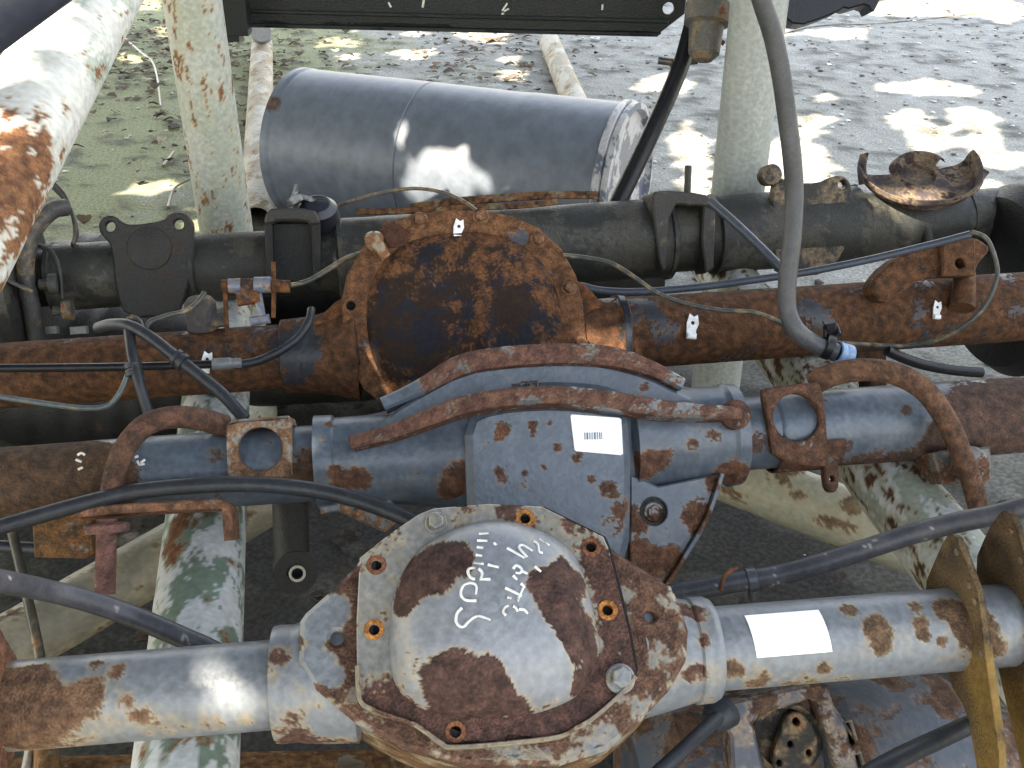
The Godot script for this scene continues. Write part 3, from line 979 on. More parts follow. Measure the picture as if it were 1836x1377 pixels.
# ------------------------------------------------------------------ unseen tree added to shade the yard, crown gaps set to shape sun patches
func build_added_tree() -> void:
	var gaps := []
	gaps = [PackedVector2Array([Vector2(4.7711, 3.034), Vector2(4.7456, 2.9669), Vector2(4.7971, 2.9244), Vector2(4.8649, 2.8746), Vector2(4.9464, 2.9269), Vector2(4.9936, 2.977), Vector2(4.9907, 3.0467), Vector2(4.8773, 3.0335)]),
		PackedVector2Array([Vector2(4.2273, 3.0848), Vector2(4.1989, 3.0341), Vector2(4.2069, 2.9667), Vector2(4.3083, 2.9762), Vector2(4.3968, 2.9813), Vector2(4.4431, 3.0415), Vector2(4.3667, 3.0817), Vector2(4.2999, 3.1321)]),
		PackedVector2Array([Vector2(4.2041, 3.5001), Vector2(4.0759, 3.4028), Vector2(4.2287, 3.3847), Vector2(4.382, 3.4056), Vector2(4.5882, 3.4683), Vector2(4.5361, 3.5461), Vector2(4.496, 3.6133), Vector2(4.3065, 3.598)]),
		PackedVector2Array([Vector2(4.5111, 2.858), Vector2(4.4799, 2.8308), Vector2(4.4882, 2.7941), Vector2(4.5477, 2.8006), Vector2(4.605, 2.8007), Vector2(4.6264, 2.8377), Vector2(4.5917, 2.8608), Vector2(4.5545, 2.8899)]),
		PackedVector2Array([Vector2(4.6656, 3.3579), Vector2(4.6396, 3.3147), Vector2(4.6733, 3.2921), Vector2(4.7086, 3.2632), Vector2(4.7624, 3.2988), Vector2(4.7866, 3.3339), Vector2(4.7945, 3.3791), Vector2(4.7263, 3.3656)]),
		PackedVector2Array([Vector2(3.7633, 3.2233), Vector2(3.7314, 3.1893), Vector2(3.7319, 3.1517), Vector2(3.7863, 3.1684), Vector2(3.8373, 3.1782), Vector2(3.8635, 3.2209), Vector2(3.8359, 3.2395), Vector2(3.8078, 3.2642)]),
		PackedVector2Array([Vector2(3.502, 3.0538), Vector2(3.489, 3.0006), Vector2(3.4638, 2.9411), Vector2(3.5369, 2.9546), Vector2(3.5983, 2.995), Vector2(3.6725, 3.0535), Vector2(3.6238, 3.0769), Vector2(3.5779, 3.0882)]),
		PackedVector2Array([Vector2(2.7303, 3.3352), Vector2(2.6875, 3.2232), Vector2(2.766, 3.1759), Vector2(2.8435, 3.1115), Vector2(2.9437, 3.2049), Vector2(2.9775, 3.2984), Vector2(2.9857, 3.4182), Vector2(2.8482, 3.3704)]),
		PackedVector2Array([Vector2(2.159, 5.7844), Vector2(2.0667, 5.4455), Vector2(2.4454, 5.2569), Vector2(2.7733, 5.047), Vector2(3.0719, 5.2268), Vector2(2.9388, 5.5793), Vector2(2.8353, 6.0109), Vector2(2.4068, 5.9722)]),
		PackedVector2Array([Vector2(2.0375, 5.5665), Vector2(2.0419, 5.4195), Vector2(2.0456, 5.249), Vector2(2.1688, 5.3258), Vector2(2.2595, 5.4309), Vector2(2.3409, 5.6172), Vector2(2.229, 5.6591), Vector2(2.1384, 5.7076)]),
		PackedVector2Array([Vector2(2.131, 2.7049), Vector2(1.9965, 2.5454), Vector2(2.0265, 2.5211), Vector2(2.0326, 2.4712), Vector2(2.1822, 2.6113), Vector2(2.2806, 2.7419), Vector2(2.4052, 2.9132), Vector2(2.2574, 2.8053)]),
		PackedVector2Array([Vector2(1.5831, 3.924), Vector2(1.569, 3.8192), Vector2(1.7442, 3.7642), Vector2(1.9057, 3.6963), Vector2(2.0107, 3.763), Vector2(1.9356, 3.8664), Vector2(1.8607, 3.9904), Vector2(1.6888, 3.972)]),
		PackedVector2Array([Vector2(1.8971, 3.2182), Vector2(1.8962, 3.1754), Vector2(1.9258, 3.1173), Vector2(1.9902, 3.1237), Vector2(2.0473, 3.1265), Vector2(2.0563, 3.1772), Vector2(1.9911, 3.2129), Vector2(1.9286, 3.2571)]),
		PackedVector2Array([Vector2(1.8369, 3.0811), Vector2(1.8537, 3.0345), Vector2(1.8865, 3.0024), Vector2(1.9383, 2.9704), Vector2(1.9578, 3.0073), Vector2(1.9734, 3.0385), Vector2(1.9426, 3.0831), Vector2(1.8929, 3.0768)]),
		PackedVector2Array([Vector2(1.5651, 3.4643), Vector2(1.5621, 3.3836), Vector2(1.6138, 3.347), Vector2(1.6732, 3.3008), Vector2(1.7165, 3.3718), Vector2(1.7285, 3.4377), Vector2(1.7103, 3.5198), Vector2(1.6353, 3.485)]),
		PackedVector2Array([Vector2(1.3433, 3.1833), Vector2(1.3678, 3.1302), Vector2(1.4143, 3.0802), Vector2(1.5262, 3.2049), Vector2(1.6121, 3.3149), Vector2(1.6442, 3.4346), Vector2(1.513, 3.3559), Vector2(1.4042, 3.3044)]),
		PackedVector2Array([Vector2(1.3281, 3.6003), Vector2(1.3462, 3.4984), Vector2(1.3703, 3.4274), Vector2(1.4413, 3.4012), Vector2(1.484, 3.5051), Vector2(1.5354, 3.6004), Vector2(1.4908, 3.6766), Vector2(1.4146, 3.6339)]),
		PackedVector2Array([Vector2(1.2485, 3.388), Vector2(1.1571, 3.2281), Vector2(1.1865, 3.1887), Vector2(1.2133, 3.1624), Vector2(1.2993, 3.2596), Vector2(1.3425, 3.4002), Vector2(1.403, 3.5621), Vector2(1.3348, 3.5266)]),
		PackedVector2Array([Vector2(1.0452, 3.2155), Vector2(1.0569, 3.1473), Vector2(1.0699, 3.0672), Vector2(1.1354, 3.0925), Vector2(1.1799, 3.1333), Vector2(1.2129, 3.2114), Vector2(1.1474, 3.2405), Vector2(1.0934, 3.2707)]),
		PackedVector2Array([Vector2(2.0703, 3.5), Vector2(2.0661, 3.472), Vector2(2.0721, 3.4378), Vector2(2.1064, 3.45), Vector2(2.1349, 3.4606), Vector2(2.1483, 3.4938), Vector2(2.1187, 3.5079), Vector2(2.0929, 3.5273)]),
		PackedVector2Array([Vector2(3.4334, 1.4361), Vector2(3.3966, 1.4156), Vector2(3.4055, 1.3848), Vector2(3.4636, 1.3863), Vector2(3.5218, 1.3821), Vector2(3.5429, 1.4129), Vector2(3.514, 1.435), Vector2(3.4786, 1.4617)]),
		PackedVector2Array([Vector2(5.3995, 2.2498), Vector2(5.3361, 2.2209), Vector2(5.3753, 2.2035), Vector2(5.4072, 2.1887), Vector2(5.4772, 2.2024), Vector2(5.4927, 2.2345), Vector2(5.5207, 2.2684), Vector2(5.4591, 2.2702)]),
		PackedVector2Array([Vector2(6.7809, 3.0021), Vector2(6.6306, 2.9062), Vector2(6.6953, 2.8724), Vector2(6.7387, 2.8233), Vector2(6.94, 2.905), Vector2(7.0523, 2.9854), Vector2(7.1643, 3.0869), Vector2(6.956, 3.0407)]),
		PackedVector2Array([Vector2(5.9491, 2.6542), Vector2(5.8866, 2.6119), Vector2(5.811, 2.562), Vector2(5.905, 2.5903), Vector2(5.9956, 2.6258), Vector2(6.1153, 2.6827), Vector2(6.0811, 2.6895), Vector2(6.0582, 2.6983)]),
		PackedVector2Array([Vector2(6.4428, 3.2913), Vector2(6.4012, 3.2373), Vector2(6.3455, 3.1746), Vector2(6.453, 3.1917), Vector2(6.5484, 3.2268), Vector2(6.6639, 3.2868), Vector2(6.6042, 3.3104), Vector2(6.5556, 3.3304)]),
		PackedVector2Array([Vector2(2.9936, 1.39), Vector2(2.906, 1.3472), Vector2(2.928, 1.3327), Vector2(2.9685, 1.3344), Vector2(3.0479, 1.3568), Vector2(3.0859, 1.3965), Vector2(3.1244, 1.433), Vector2(3.0755, 1.4329)]),
		PackedVector2Array([Vector2(2.9684, 4.3945), Vector2(2.9092, 4.2481), Vector2(2.8295, 4.0807), Vector2(2.9539, 4.1752), Vector2(3.0811, 4.3257), Vector2(3.2498, 4.5453), Vector2(3.1845, 4.5618), Vector2(3.1189, 4.555)]),
		PackedVector2Array([Vector2(1.8567, 2.3991), Vector2(1.7644, 2.2858), Vector2(1.804, 2.2794), Vector2(1.8322, 2.2667), Vector2(1.9293, 2.3548), Vector2(1.9704, 2.4404), Vector2(2.0326, 2.5481), Vector2(1.9457, 2.4917)]),
		PackedVector2Array([Vector2(2.6122, 4.6121), Vector2(2.5468, 4.526), Vector2(2.6546, 4.4228), Vector2(2.7762, 4.4254), Vector2(2.9251, 4.4209), Vector2(2.8805, 4.5511), Vector2(2.7977, 4.6431), Vector2(2.6557, 4.7274)]),
		PackedVector2Array([Vector2(0.9464, 2.9255), Vector2(0.9741, 2.8632), Vector2(0.9954, 2.8114), Vector2(1.0532, 2.7941), Vector2(1.0736, 2.8478), Vector2(1.1047, 2.8985), Vector2(1.0561, 2.9435), Vector2(1.0058, 2.9366)]),
		PackedVector2Array([Vector2(1.9753, 2.8417), Vector2(1.7662, 2.9396), Vector2(1.6193, 2.7637), Vector2(1.4514, 2.5706), Vector2(1.5664, 2.4774), Vector2(1.6764, 2.4102)]),
		PackedVector2Array([Vector2(2.2038, 1.7426), Vector2(2.1517, 1.7848), Vector2(2.0795, 1.8197), Vector2(2.018, 1.8033), Vector2(1.9519, 1.7828), Vector2(1.9426, 1.761), Vector2(2.0121, 1.7294), Vector2(2.1371, 1.6969), Vector2(2.2254, 1.6719)]),
		PackedVector2Array([Vector2(0.6741, 0.6456), Vector2(0.6636, 0.6559), Vector2(0.6426, 0.6535), Vector2(0.6429, 0.6464), Vector2(0.652, 0.6383), Vector2(0.671, 0.6368)]),
		PackedVector2Array([Vector2(1.6132, 1.5223), Vector2(1.4186, 1.3316), Vector2(1.2889, 1.2044), Vector2(1.1592, 1.0772), Vector2(1.0295, 0.9501), Vector2(1.0603, 0.9186), Vector2(1.19, 1.0458), Vector2(1.3197, 1.173), Vector2(1.4494, 1.3002), Vector2(1.644, 1.4909)]),
		PackedVector2Array([Vector2(0.6288, 1.876), Vector2(0.6286, 1.8433), Vector2(0.6446, 1.8025), Vector2(0.683, 1.8139), Vector2(0.7165, 1.8225), Vector2(0.7237, 1.8616), Vector2(0.685, 1.8816), Vector2(0.6487, 1.9083)]),
		PackedVector2Array([Vector2(0.7891, 1.2498), Vector2(0.7819, 1.2394), Vector2(0.7946, 1.2242), Vector2(0.8126, 1.225), Vector2(0.8329, 1.2231), Vector2(0.8294, 1.2391), Vector2(0.815, 1.2503), Vector2(0.7959, 1.2632)]),
		PackedVector2Array([Vector2(0.7018, 2.0851), Vector2(0.6955, 2.0709), Vector2(0.7132, 2.0619), Vector2(0.728, 2.0539), Vector2(0.7419, 2.0606), Vector2(0.7338, 2.0765), Vector2(0.7285, 2.0933), Vector2(0.7108, 2.0944)])]
	var S := Vector3(-0.4496, 0.7194, 0.5295)
	var U := Vector3(-0.7623, 0, -0.6472)
	var W := Vector3(0.4656, 0.6946, -0.5484)
	var t := thing("added_shade_tree", Transform3D(Basis.IDENTITY, Vector3(-3.6, 0, 2.2)), "unseen leafy tree added beside the yard to shade the rack and shape the sun patches", "tree")
	var base := t.position
	var crown_c := Vector3(-2.649, 4.3883, -1.9787)
	var tr := Geo.new()
	tr.sweep(PackedVector3Array([Vector3.ZERO, Vector3(-0.05, 1.2, 0.05), Vector3(0.0, 2.4, 0.0), Vector3(0.1, 3.3, -0.2)]), 0.16, 0.09, 0.05)
	obj("trunk", tr, style({"paint": Color(0.09, 0.07, 0.05), "bias": -2.0, "gloss": "matt"}), t)
	var g := Geo.new()
	var rows := []
	for i in 5:
		var u := i / 4.0
		var w := 0.36 * sin(PI * clampf(pow(u, 0.8), 0.03, 0.98))
		rows.append(PackedVector3Array([Vector3(u - 0.5, 0.06 - 0.2 * (u - 0.5) * (u - 0.5), -w), Vector3(u - 0.5, -0.2 * (u - 0.5) * (u - 0.5), 0), Vector3(u - 0.5, 0.06 - 0.2 * (u - 0.5) * (u - 0.5), w)]))
	g.grid(rows, false, Vector3(0, -3, 0))
	var arr := []
	arr.resize(Mesh.ARRAY_MAX)
	arr[Mesh.ARRAY_VERTEX] = g.v
	arr[Mesh.ARRAY_NORMAL] = g.n
	arr[Mesh.ARRAY_INDEX] = g.ix
	var mesh := ArrayMesh.new()
	mesh.add_surface_from_arrays(Mesh.PRIMITIVE_TRIANGLES, arr)
	var m := StandardMaterial3D.new()
	m.albedo_color = Color(0.05, 0.075, 0.03).linear_to_srgb()
	m.roughness = 0.6
	mesh.surface_set_material(0, m)
	var boxes := []
	for gp in gaps:
		var bx := Rect2(gp[0], Vector2.ZERO)
		for q in gp:
			bx = bx.expand(q)
		boxes.append(bx.grow(0.08))
	var xs := []
	var want := 68000
	var cu := crown_c.dot(U)
	var cw := crown_c.dot(W)
	while xs.size() < want:
		var q := Vector2(rng.randf_range(-1, 1), rng.randf_range(-1, 1))
		if q.length() > 1.0 + 0.12 * sin(q.angle() * 7.0):
			continue
		var c := Vector2(cu + q.x * 4.9, cw + q.y * 3.7)
		var size := rng.randf_range(0.09, 0.15)
		var shut := true
		for gi in gaps.size():
			if not boxes[gi].has_point(c):
				continue
			var gp: PackedVector2Array = gaps[gi]
			if Geometry2D.is_point_in_polygon(c, gp):
				shut = false
				break
			var near := false
			for i in gp.size():
				if Geometry2D.get_closest_point_to_segment(c, gp[i], gp[(i + 1) % gp.size()]).distance_to(c) < size * 0.36:
					near = true
					break
			if near:
				shut = false
				break
		if not shut:
			continue
		var p := U * c.x + W * c.y
		var up := -p.y / S.y   # along the light down to the ground
		p += S * (up + lerpf(3.9, crown_c.dot(S) - up, 0.35) + rng.randfn() * 0.25 * (1.0 - 0.5 * q.length()))
		# leaves face the light
		var bz := Basis(U, S, -W)
		var bs := bz * Basis(Vector3.UP, rng.randf() * TAU) * Basis(Vector3.RIGHT, rng.randfn() * 0.4)
		xs.append(Transform3D(bs.scaled_local(Vector3.ONE * size), p - base))
	var mm := MultiMesh.new()
	mm.transform_format = MultiMesh.TRANSFORM_3D
	mm.mesh = mesh
	mm.instance_count = xs.size()
	for i in xs.size():
		mm.set_instance_transform(i, xs[i])
	var o := MultiMeshInstance3D.new()
	o.multimesh = mm
	o.name = "crown"
	t.add_child(o, true)
	tag(o, "", "", "", "stuff")

# ------------------------------------------------------------------ back axle (dark, greasy)
func build_back_axle() -> void:
	var xf := Transform3D(Vector3(0.9856, 0, -0.1688), Vector3(-0.074, 0.8988, -0.4321), Vector3(0.1518, 0.4384, 0.8859), Vector3(-0.0197, 0.52, -1.884))
	var t := thing("dark_axle", xf, "dark greasy drive axle at the back of the row, with eared brackets", "axle", "drive axles lying in a row on the pipe rack")
	var s := style({"paint2": Color(0.075, 0.07, 0.058), "bias2": -0.12, "f2": 7.0, "paint": Color(0.038, 0.039, 0.035), "bias": -0.5, "f": 9.0, "amp": 0.5, "rust0": Color(0.041, 0.026, 0.016), "rust1": Color(0.082, 0.045, 0.024), "edge": Color(0.045, 0.034, 0.023), "stain": Color(0.046, 0.038, 0.027), "gloss": "greasy", "rough": "greasy", "vary": 0.35, "dip": 0.0})
	var g := Geo.new()
	g.lathe([Vector2(-0.9899, 0), Vector2(-0.9899, 0.0509), Vector2(-0.8398, 0.0515), Vector2(-0.8369, 0.0618), Vector2(-0.7211, 0.0613), Vector2(-0.5901, 0.0661), Vector2(-0.583, 0.063), Vector2(-0.4513, 0.0626), Vector2(-0.3518, 0.0641), Vector2(-0.3126, 0.0664), Vector2(-0.3084, 0.0772), Vector2(0, 0.0778), Vector2(0.18, 0.0777), Vector2(0.3298, 0.0797), Vector2(0.3344, 0.0696), Vector2(0.4294, 0.0723), Vector2(0.4354, 0.0769), Vector2(0.737, 0.0797), Vector2(0.7444, 0.067), Vector2(0.975, 0.0587), Vector2(1.6123, 0.0588), Vector2(1.6123, 0)], Transform3D.IDENTITY, 0.0045, 0.0, TAU, 0.006)
	obj("axle_tube", g, s, t)
	for q in [Vector2(-0.3126, 0.0782), Vector2(0.3321, 0.082), Vector2(0.433, 0.0791), Vector2(-0.585, 0.0672), Vector2(-0.8369, 0.0639)]:
		var w := Geo.new()
		w.lathe([Vector2(q.x - 0.008, q.y - 0.006), Vector2(q.x - 0.004, q.y + 0.002), Vector2(q.x + 0.004, q.y + 0.002), Vector2(q.x + 0.008, q.y - 0.006)], Transform3D.IDENTITY, 0.004)
		obj("weld_seam", w, s, t)
	# torn orange lip behind the cover of the next axle
	var lp := Geo.new()
	lp.bar(PackedVector3Array([Vector3(-0.1736, 0.089, 0), Vector3(-0.1036, 0.0946, 0.01), Vector3(0.0056, 0.0966, 0.012), Vector3(0.1053, 0.0963, 0.012), Vector3(0.2001, 0.0923, 0)]), 0.02, 0.004, Vector3(0, 0.6, 0.8), 0.005)
	lp.bar(PackedVector3Array([Vector3(-0.2757, 0.0856, 0.02), Vector3(-0.1765, 0.0798, 0.04), Vector3(-0.0759, 0.0786, 0.045), Vector3(0.0319, 0.0765, 0.045), Vector3(0.1097, 0.0799, 0.04)]), 0.012, 0.005, Vector3(0, 0.3, 0.9), 0.005)
	var lo := obj("torn_lip", lp, style({"paint": Color(0.028, 0.028, 0.028), "bias": 0.12, "f": 12.0, "rust0": Color(0.028, 0.022, 0.017), "rust1": Color(0.24, 0.11, 0.045)}), t)
	tag(lo, "torn sheet lip with orange rust")
	# bracket with two ears, left
	var rusty := style({"paint": Color(0.028, 0.028, 0.026), "bias": -0.22, "f": 14.0, "rust0": Color(0.028, 0.018, 0.013), "rust1": Color(0.055, 0.028, 0.015), "edge": Color(0.039, 0.028, 0.019), "stain": Color(0.033, 0.025, 0.018), "gloss": "greasy", "rough": "greasy", "dip": 0.0})
	var e := Geo.new()
	e.plate(rounded(PackedVector2Array([Vector2(-0.7366, 0.0786), Vector2(-0.7332, 0.0933), Vector2(-0.7209, 0.1015), Vector2(-0.7057, 0.0996), Vector2(-0.6954, 0.088), Vector2(-0.6787, 0.081), Vector2(-0.6239, 0.0857), Vector2(-0.6131, 0.097), Vector2(-0.5953, 0.1), Vector2(-0.5783, 0.0929), Vector2(-0.571, 0.0764), Vector2(-0.5752, 0.0535), Vector2(-0.5755, 0.0081), Vector2(-0.594, -0.0413), Vector2(-0.615, -0.0865), Vector2(-0.7047, -0.0858), Vector2(-0.7188, -0.0324), Vector2(-0.7167, 0.0475), Vector2(-0.7304, 0.0643)]), 1), 0.048, 0.066, [circle(Vector2(-0.7162, 0.0813), 0.0093), circle(Vector2(-0.5973, 0.078), 0.0094)], 0.003, 0.004)
	e.lathe([Vector2(-0.01, 0.045), Vector2(0.002, 0.038), Vector2(0.005, 0.02), Vector2(0.006, 0.0001)], Transform3D(Basis.IDENTITY, Vector3(-0.6519, 0.0383, 0.066)) * Transform3D(Basis(Vector3(0, 0, 1), Vector3(0, 1, 0), Vector3(-1, 0, 0)), Vector3.ZERO), 0.004)
	tag(obj("ear_bracket", e, rusty, t), "left bracket with two round ears")
	# channel bracket, left of the cover
	var bxs := style({"paint": Color(0.047, 0.044, 0.039), "bias": -0.3, "f": 16.0, "rust0": Color(0.033, 0.025, 0.019), "rust1": Color(0.066, 0.050, 0.036), "gloss": "greasy", "rough": "greasy", "dip": 0.0})
	var cb := Geo.new()
	cb.plate(rounded(PackedVector2Array([Vector2(-0.445, 0.0676), Vector2(-0.4373, 0.0871), Vector2(-0.4248, 0.0944), Vector2(-0.354, 0.0882), Vector2(-0.3453, 0.0736), Vector2(-0.3445, 0.0595), Vector2(-0.3625, 0.0586), Vector2(-0.3678, 0.0669), Vector2(-0.419, 0.0711), Vector2(-0.4295, 0.0647)]), 1), 0.02, 0.10, [], 0.004, 0.004)
	tag(obj("channel_bracket", cb, bxs, t), "left hollow channel bracket")
	var leg := Geo.new()
	for q in [PackedVector2Array([Vector2(-0.4434, 0.068), Vector2(-0.4296, 0.0672), Vector2(-0.4356, -0.0331), Vector2(-0.4489, -0.0372)]), PackedVector2Array([Vector2(-0.3615, 0.061), Vector2(-0.3444, 0.0619), Vector2(-0.3522, -0.0389), Vector2(-0.3652, -0.038)])]:
		leg.plate(q, 0.02, 0.095, [], 0.002, 0.005)
	leg.plate(PackedVector2Array([Vector2(-0.4374, 0.0701), Vector2(-0.3542, 0.065), Vector2(-0.3635, -0.0422), Vector2(-0.447, -0.0364)]), 0.05, 0.068, [], 0.002, 0.006)  # dark plate added to stand for the shade inside the channel
	obj("channel_shade_inside", leg, style({"paint": Color(0.016, 0.016, 0.015), "bias": -1.0, "gloss": "greasy"}), t)
	var hub := Geo.new()
	hub.lathe([Vector2(0, 0.04), Vector2(0.03, 0.036), Vector2(0.042, 0.024), Vector2(0.046, 0.0001)], Transform3D(Basis.IDENTITY, Vector3(-0.3476, 0.0732, 0.03)) * Transform3D(Basis(Vector3(0, 0.7, 0.7), Vector3(0, 0.7, -0.7), Vector3(-1, 0, 0)), Vector3.ZERO), 0.004)
	obj("breather_cap", hub, style({"paint": Color(0.017, 0.019, 0.028), "bias": -1.0}), t)
	var lever := Geo.new()
	lever.box(Vector3(-0.3882, 0.1087, 0.06), Vector3(0.03, 0.014, 0.03), Basis(Vector3(0, 0, 1), 0.4))
	lever.box(Vector3(-0.368, 0.1128, 0.05), Vector3(0.04, 0.01, 0.02), Basis(Vector3(0, 0, 1), -0.3))
	lever.sweep(PackedVector3Array([Vector3(-0.3973, 0.097, 0.06), Vector3(-0.3871, 0.1183, 0.065), Vector3(-0.3817, 0.1369, 0.06)]), 0.005)
	obj("broken_clip", lever, style({"paint": Color(0.24, 0.24, 0.24), "paint2": Color(0.017, 0.017, 0.017), "f2": 40.0, "bias": -0.6}), t)
	# clamp bracket with a stud, right of the cover
	var cl := Geo.new()
	cl.plate(rounded(PackedVector2Array([Vector2(0.2826, 0.075), Vector2(0.2944, 0.087), Vector2(0.3873, 0.0754), Vector2(0.4077, 0.0592), Vector2(0.4097, 0.0377), Vector2(0.4013, 0.0468), Vector2(0.3724, 0.0528), Vector2(0.3169, 0.0581), Vector2(0.3046, -0.0628), Vector2(0.2931, -0.0684), Vector2(0.2875, -0.0189)]), 1), 0.0, 0.09, [], 0.003, 0.004)
	cl.plate(PackedVector2Array([Vector2(0.3878, 0.0556), Vector2(0.4121, 0.0467), Vector2(0.4004, -0.069), Vector2(0.3839, -0.0787), Vector2(0.379, -0.0136)]), 0.02, 0.085, [], 0.003, 0.004)
	tag(obj("clamp_bracket", cl, bxs, t), "right clamp bracket")
	var stud := Geo.new()
	stud.sweep(PackedVector3Array([Vector3(0.3636, 0.0738, 0.06), Vector3(0.3666, 0.1028, 0.06), Vector3(0.3696, 0.1328, 0.06)]), 0.0068)
	obj("stud", stud, bxs, t)
	# bracket with ears, right
	var e2 := Geo.new()
	e2.plate(rounded(PackedVector2Array([Vector2(0.5376, 0.0871), Vector2(0.5613, 0.0946), Vector2(0.5783, 0.0871), Vector2(0.6367, 0.0838), Vector2(0.6633, 0.0956), Vector2(0.687, 0.0965), Vector2(0.7029, 0.0824), Vector2(0.7029, 0.0614), Vector2(0.6938, 0.0454), Vector2(0.6944, -0.0323), Vector2(0.6506, -0.0962), Vector2(0.5443, -0.0999), Vector2(0.5295, -0.0328)]), 1), 0.045, 0.066, [circle(Vector2(0.6848, 0.0779), 0.0092)], 0.003, 0.004)
	e2.lathe([Vector2(0, 0.0001), Vector2(0, 0.02), Vector2(0.03, 0.02), Vector2(0.034, 0.0001)], Transform3D(Basis.IDENTITY, Vector3(0.5326, 0.1048, 0.05)) * Transform3D(Basis(Vector3(0, 0, 1), Vector3(0, 1, 0), Vector3(-1, 0, 0)), Vector3.ZERO), 0.003)
	e2.bar(PackedVector3Array([Vector3(0.5324, 0.0976, 0.055), Vector3(0.5598, 0.0873, 0.055), Vector3(0.5822, 0.0696, 0.055)]), 0.02, 0.016, Vector3(0, 0, 1))
	tag(obj("ear_bracket", e2, style({"paint": Color(0.030, 0.028, 0.025), "bias": -0.1, "f": 12.0, "rust0": Color(0.033, 0.022, 0.017), "rust1": Color(0.072, 0.036, 0.019), "gloss": "greasy", "rough": "greasy"}), t), "right bracket with rusty ears")
	# bent brake plate
	var bp := Geo.new()
	var tilt := Transform3D(Basis(Vector3(Vector3(-0.0983, 0.7866, 0.6096)), Vector3.RIGHT, Vector3.UP).orthonormalized(), Vector3(0.8712, 0.1016, 0.03))
	tilt = along(tilt.origin, Vector3(-0.1203, 0.7217, 0.6816), Vector3(1, 0, 0))
	var a0 := -0.35
	bp.lathe([Vector2(-0.012, 0.05), Vector2(-0.015, 0.09), Vector2(-0.008, 0.108), Vector2(0.012, 0.116), Vector2(0.014, 0.122), Vector2(0.004, 0.123), Vector2(-0.014, 0.113), Vector2(-0.022, 0.09), Vector2(-0.02, 0.05), Vector2(-0.012, 0.05)], tilt, 0.004, 2.85, 6.45, 0.03)
	bp.lathe([Vector2(-0.03, 0.052), Vector2(-0.012, 0.052), Vector2(-0.012, 0.036), Vector2(-0.03, 0.036)], tilt, 0.004)
	bp.lathe([Vector2(-0.02, 0.052), Vector2(-0.019, 0.0001)], tilt, 0.006)
	bp.lathe([Vector2(-0.012, 0.034), Vector2(0.004, 0.044), Vector2(0.002, 0.05), Vector2(-0.014, 0.062)], tilt * at(0.0, 0.012, 0.012), 0.004, 0.2, 3.2, 0.02)
	bp.bar(PackedVector3Array([Vector3(0.9196, 0.0226, 0.03), Vector3(0.9646, 0.0509, 0.03), Vector3(1.0172, 0.0986, 0.02)]), 0.035, 0.006, Vector3(0, 0.6, 0.7))
	bp.bar(PackedVector3Array([Vector3(0.7635, 0.083, 0), Vector3(0.7616, 0.1174, 0), Vector3(0.7692, 0.1443, 0)]), 0.03, 0.006, Vector3(1, 0.2, 0))
	tag(obj("brake_plate", bp, style({"paint": Color(0.072, 0.058, 0.061), "bias": -0.12, "f": 16.0, "rust0": Color(0.028, 0.019, 0.019), "rust1": Color(0.061, 0.039, 0.033), "edge": Color(0.2, 0.17, 0.16), "gloss": "matt"}), t), "bent and torn purplish brown brake plate")
	var lg := Geo.new()
	lg.sweep(PackedVector3Array([Vector3(0.8643, 0.027, 0.04), Vector3(0.8685, -0.0195, 0.05), Vector3(0.8764, -0.0597, 0.05)]), 0.014, 0.011)
	lg.sweep(PackedVector3Array([Vector3(0.9471, 0.0232, 0.03), Vector3(0.9393, -0.0116, 0.04), Vector3(0.9306, -0.0397, 0.04)]), 0.008)
	lg.box(Vector3(0.9385, 0.0271, 0.02), Vector3(0.05, 0.05, 0.05), Basis(Vector3(0, 0, 1), 0.2), 0.006)
	obj("brake_strut", lg, rusty, t)
	var sh := Geo.new()
	sh.lathe([Vector2(0.9775, 0.061), Vector2(0.9877, 0.0493), Vector2(1.0775, 0.0449), Vector2(1.6123, 0.0465)], Transform3D.IDENTITY, 0.005)
	obj("axle_shaft", sh, style({"paint": Color(0.14, 0.16, 0.18), "bias": -0.5, "f": 10.0}), t)
	var hb := Geo.new()
	var hp := [Vector2(1.0158, 0), Vector2(1.0158, 0.1295), Vector2(1.0286, 0.1767), Vector2(1.0646, 0.2007), Vector2(1.1163, 0.2109), Vector2(1.6123, 0.2179), Vector2(1.6123, 0)]
	hb.lathe(hp, Transform3D(Basis.IDENTITY, Vector3(0, -0.14, 0.03)), 0.006)
	obj("brake_drum", hb, style({"paint": Color(0.010, 0.010, 0.011), "bias": -0.6, "gloss": "greasy", "rough": "greasy"}), t)
	# left end: backing plate, lever and fittings
	var bk := Geo.new()
	bk.lathe([Vector2(-0.9245, 0), Vector2(-0.9245, 0.1535), Vector2(-0.9032, 0.1619), Vector2(-0.8818, 0.154), Vector2(-0.874, 0.1232), Vector2(-0.874, 0)], Transform3D.IDENTITY, 0.006)
	obj("backing_plate", bk, s, t)
	var ar := Geo.new()
	ar.sweep(PackedVector3Array([Vector3(-0.7917, 0.1213, 0.05), Vector3(-0.8117, 0.1144, 0.07), Vector3(-0.8387, 0.0833, 0.085), Vector3(-0.8543, 0.0449, 0.09), Vector3(-0.8611, -0.0034, 0.09), Vector3(-0.8575, -0.0625, 0.085), Vector3(-0.8595, -0.112, 0.07)]), 0.0154)
	ar.bar(PackedVector3Array([Vector3(-0.8417, 0.1837, -0.05), Vector3(-0.8061, 0.1418, -0.02), Vector3(-0.7858, 0.0856, 0.02), Vector3(-0.7921, 0.0548, 0.03)]), 0.03, 0.006, Vector3(-1, -0.4, 0.3))
	ar.bar(PackedVector3Array([Vector3(-0.8933, 0.0164, 0.13), Vector3(-0.8734, -0.0088, 0.13), Vector3(-0.8436, -0.027, 0.12)]), 0.03, 0.006, Vector3(0.3, 0.9, 0))
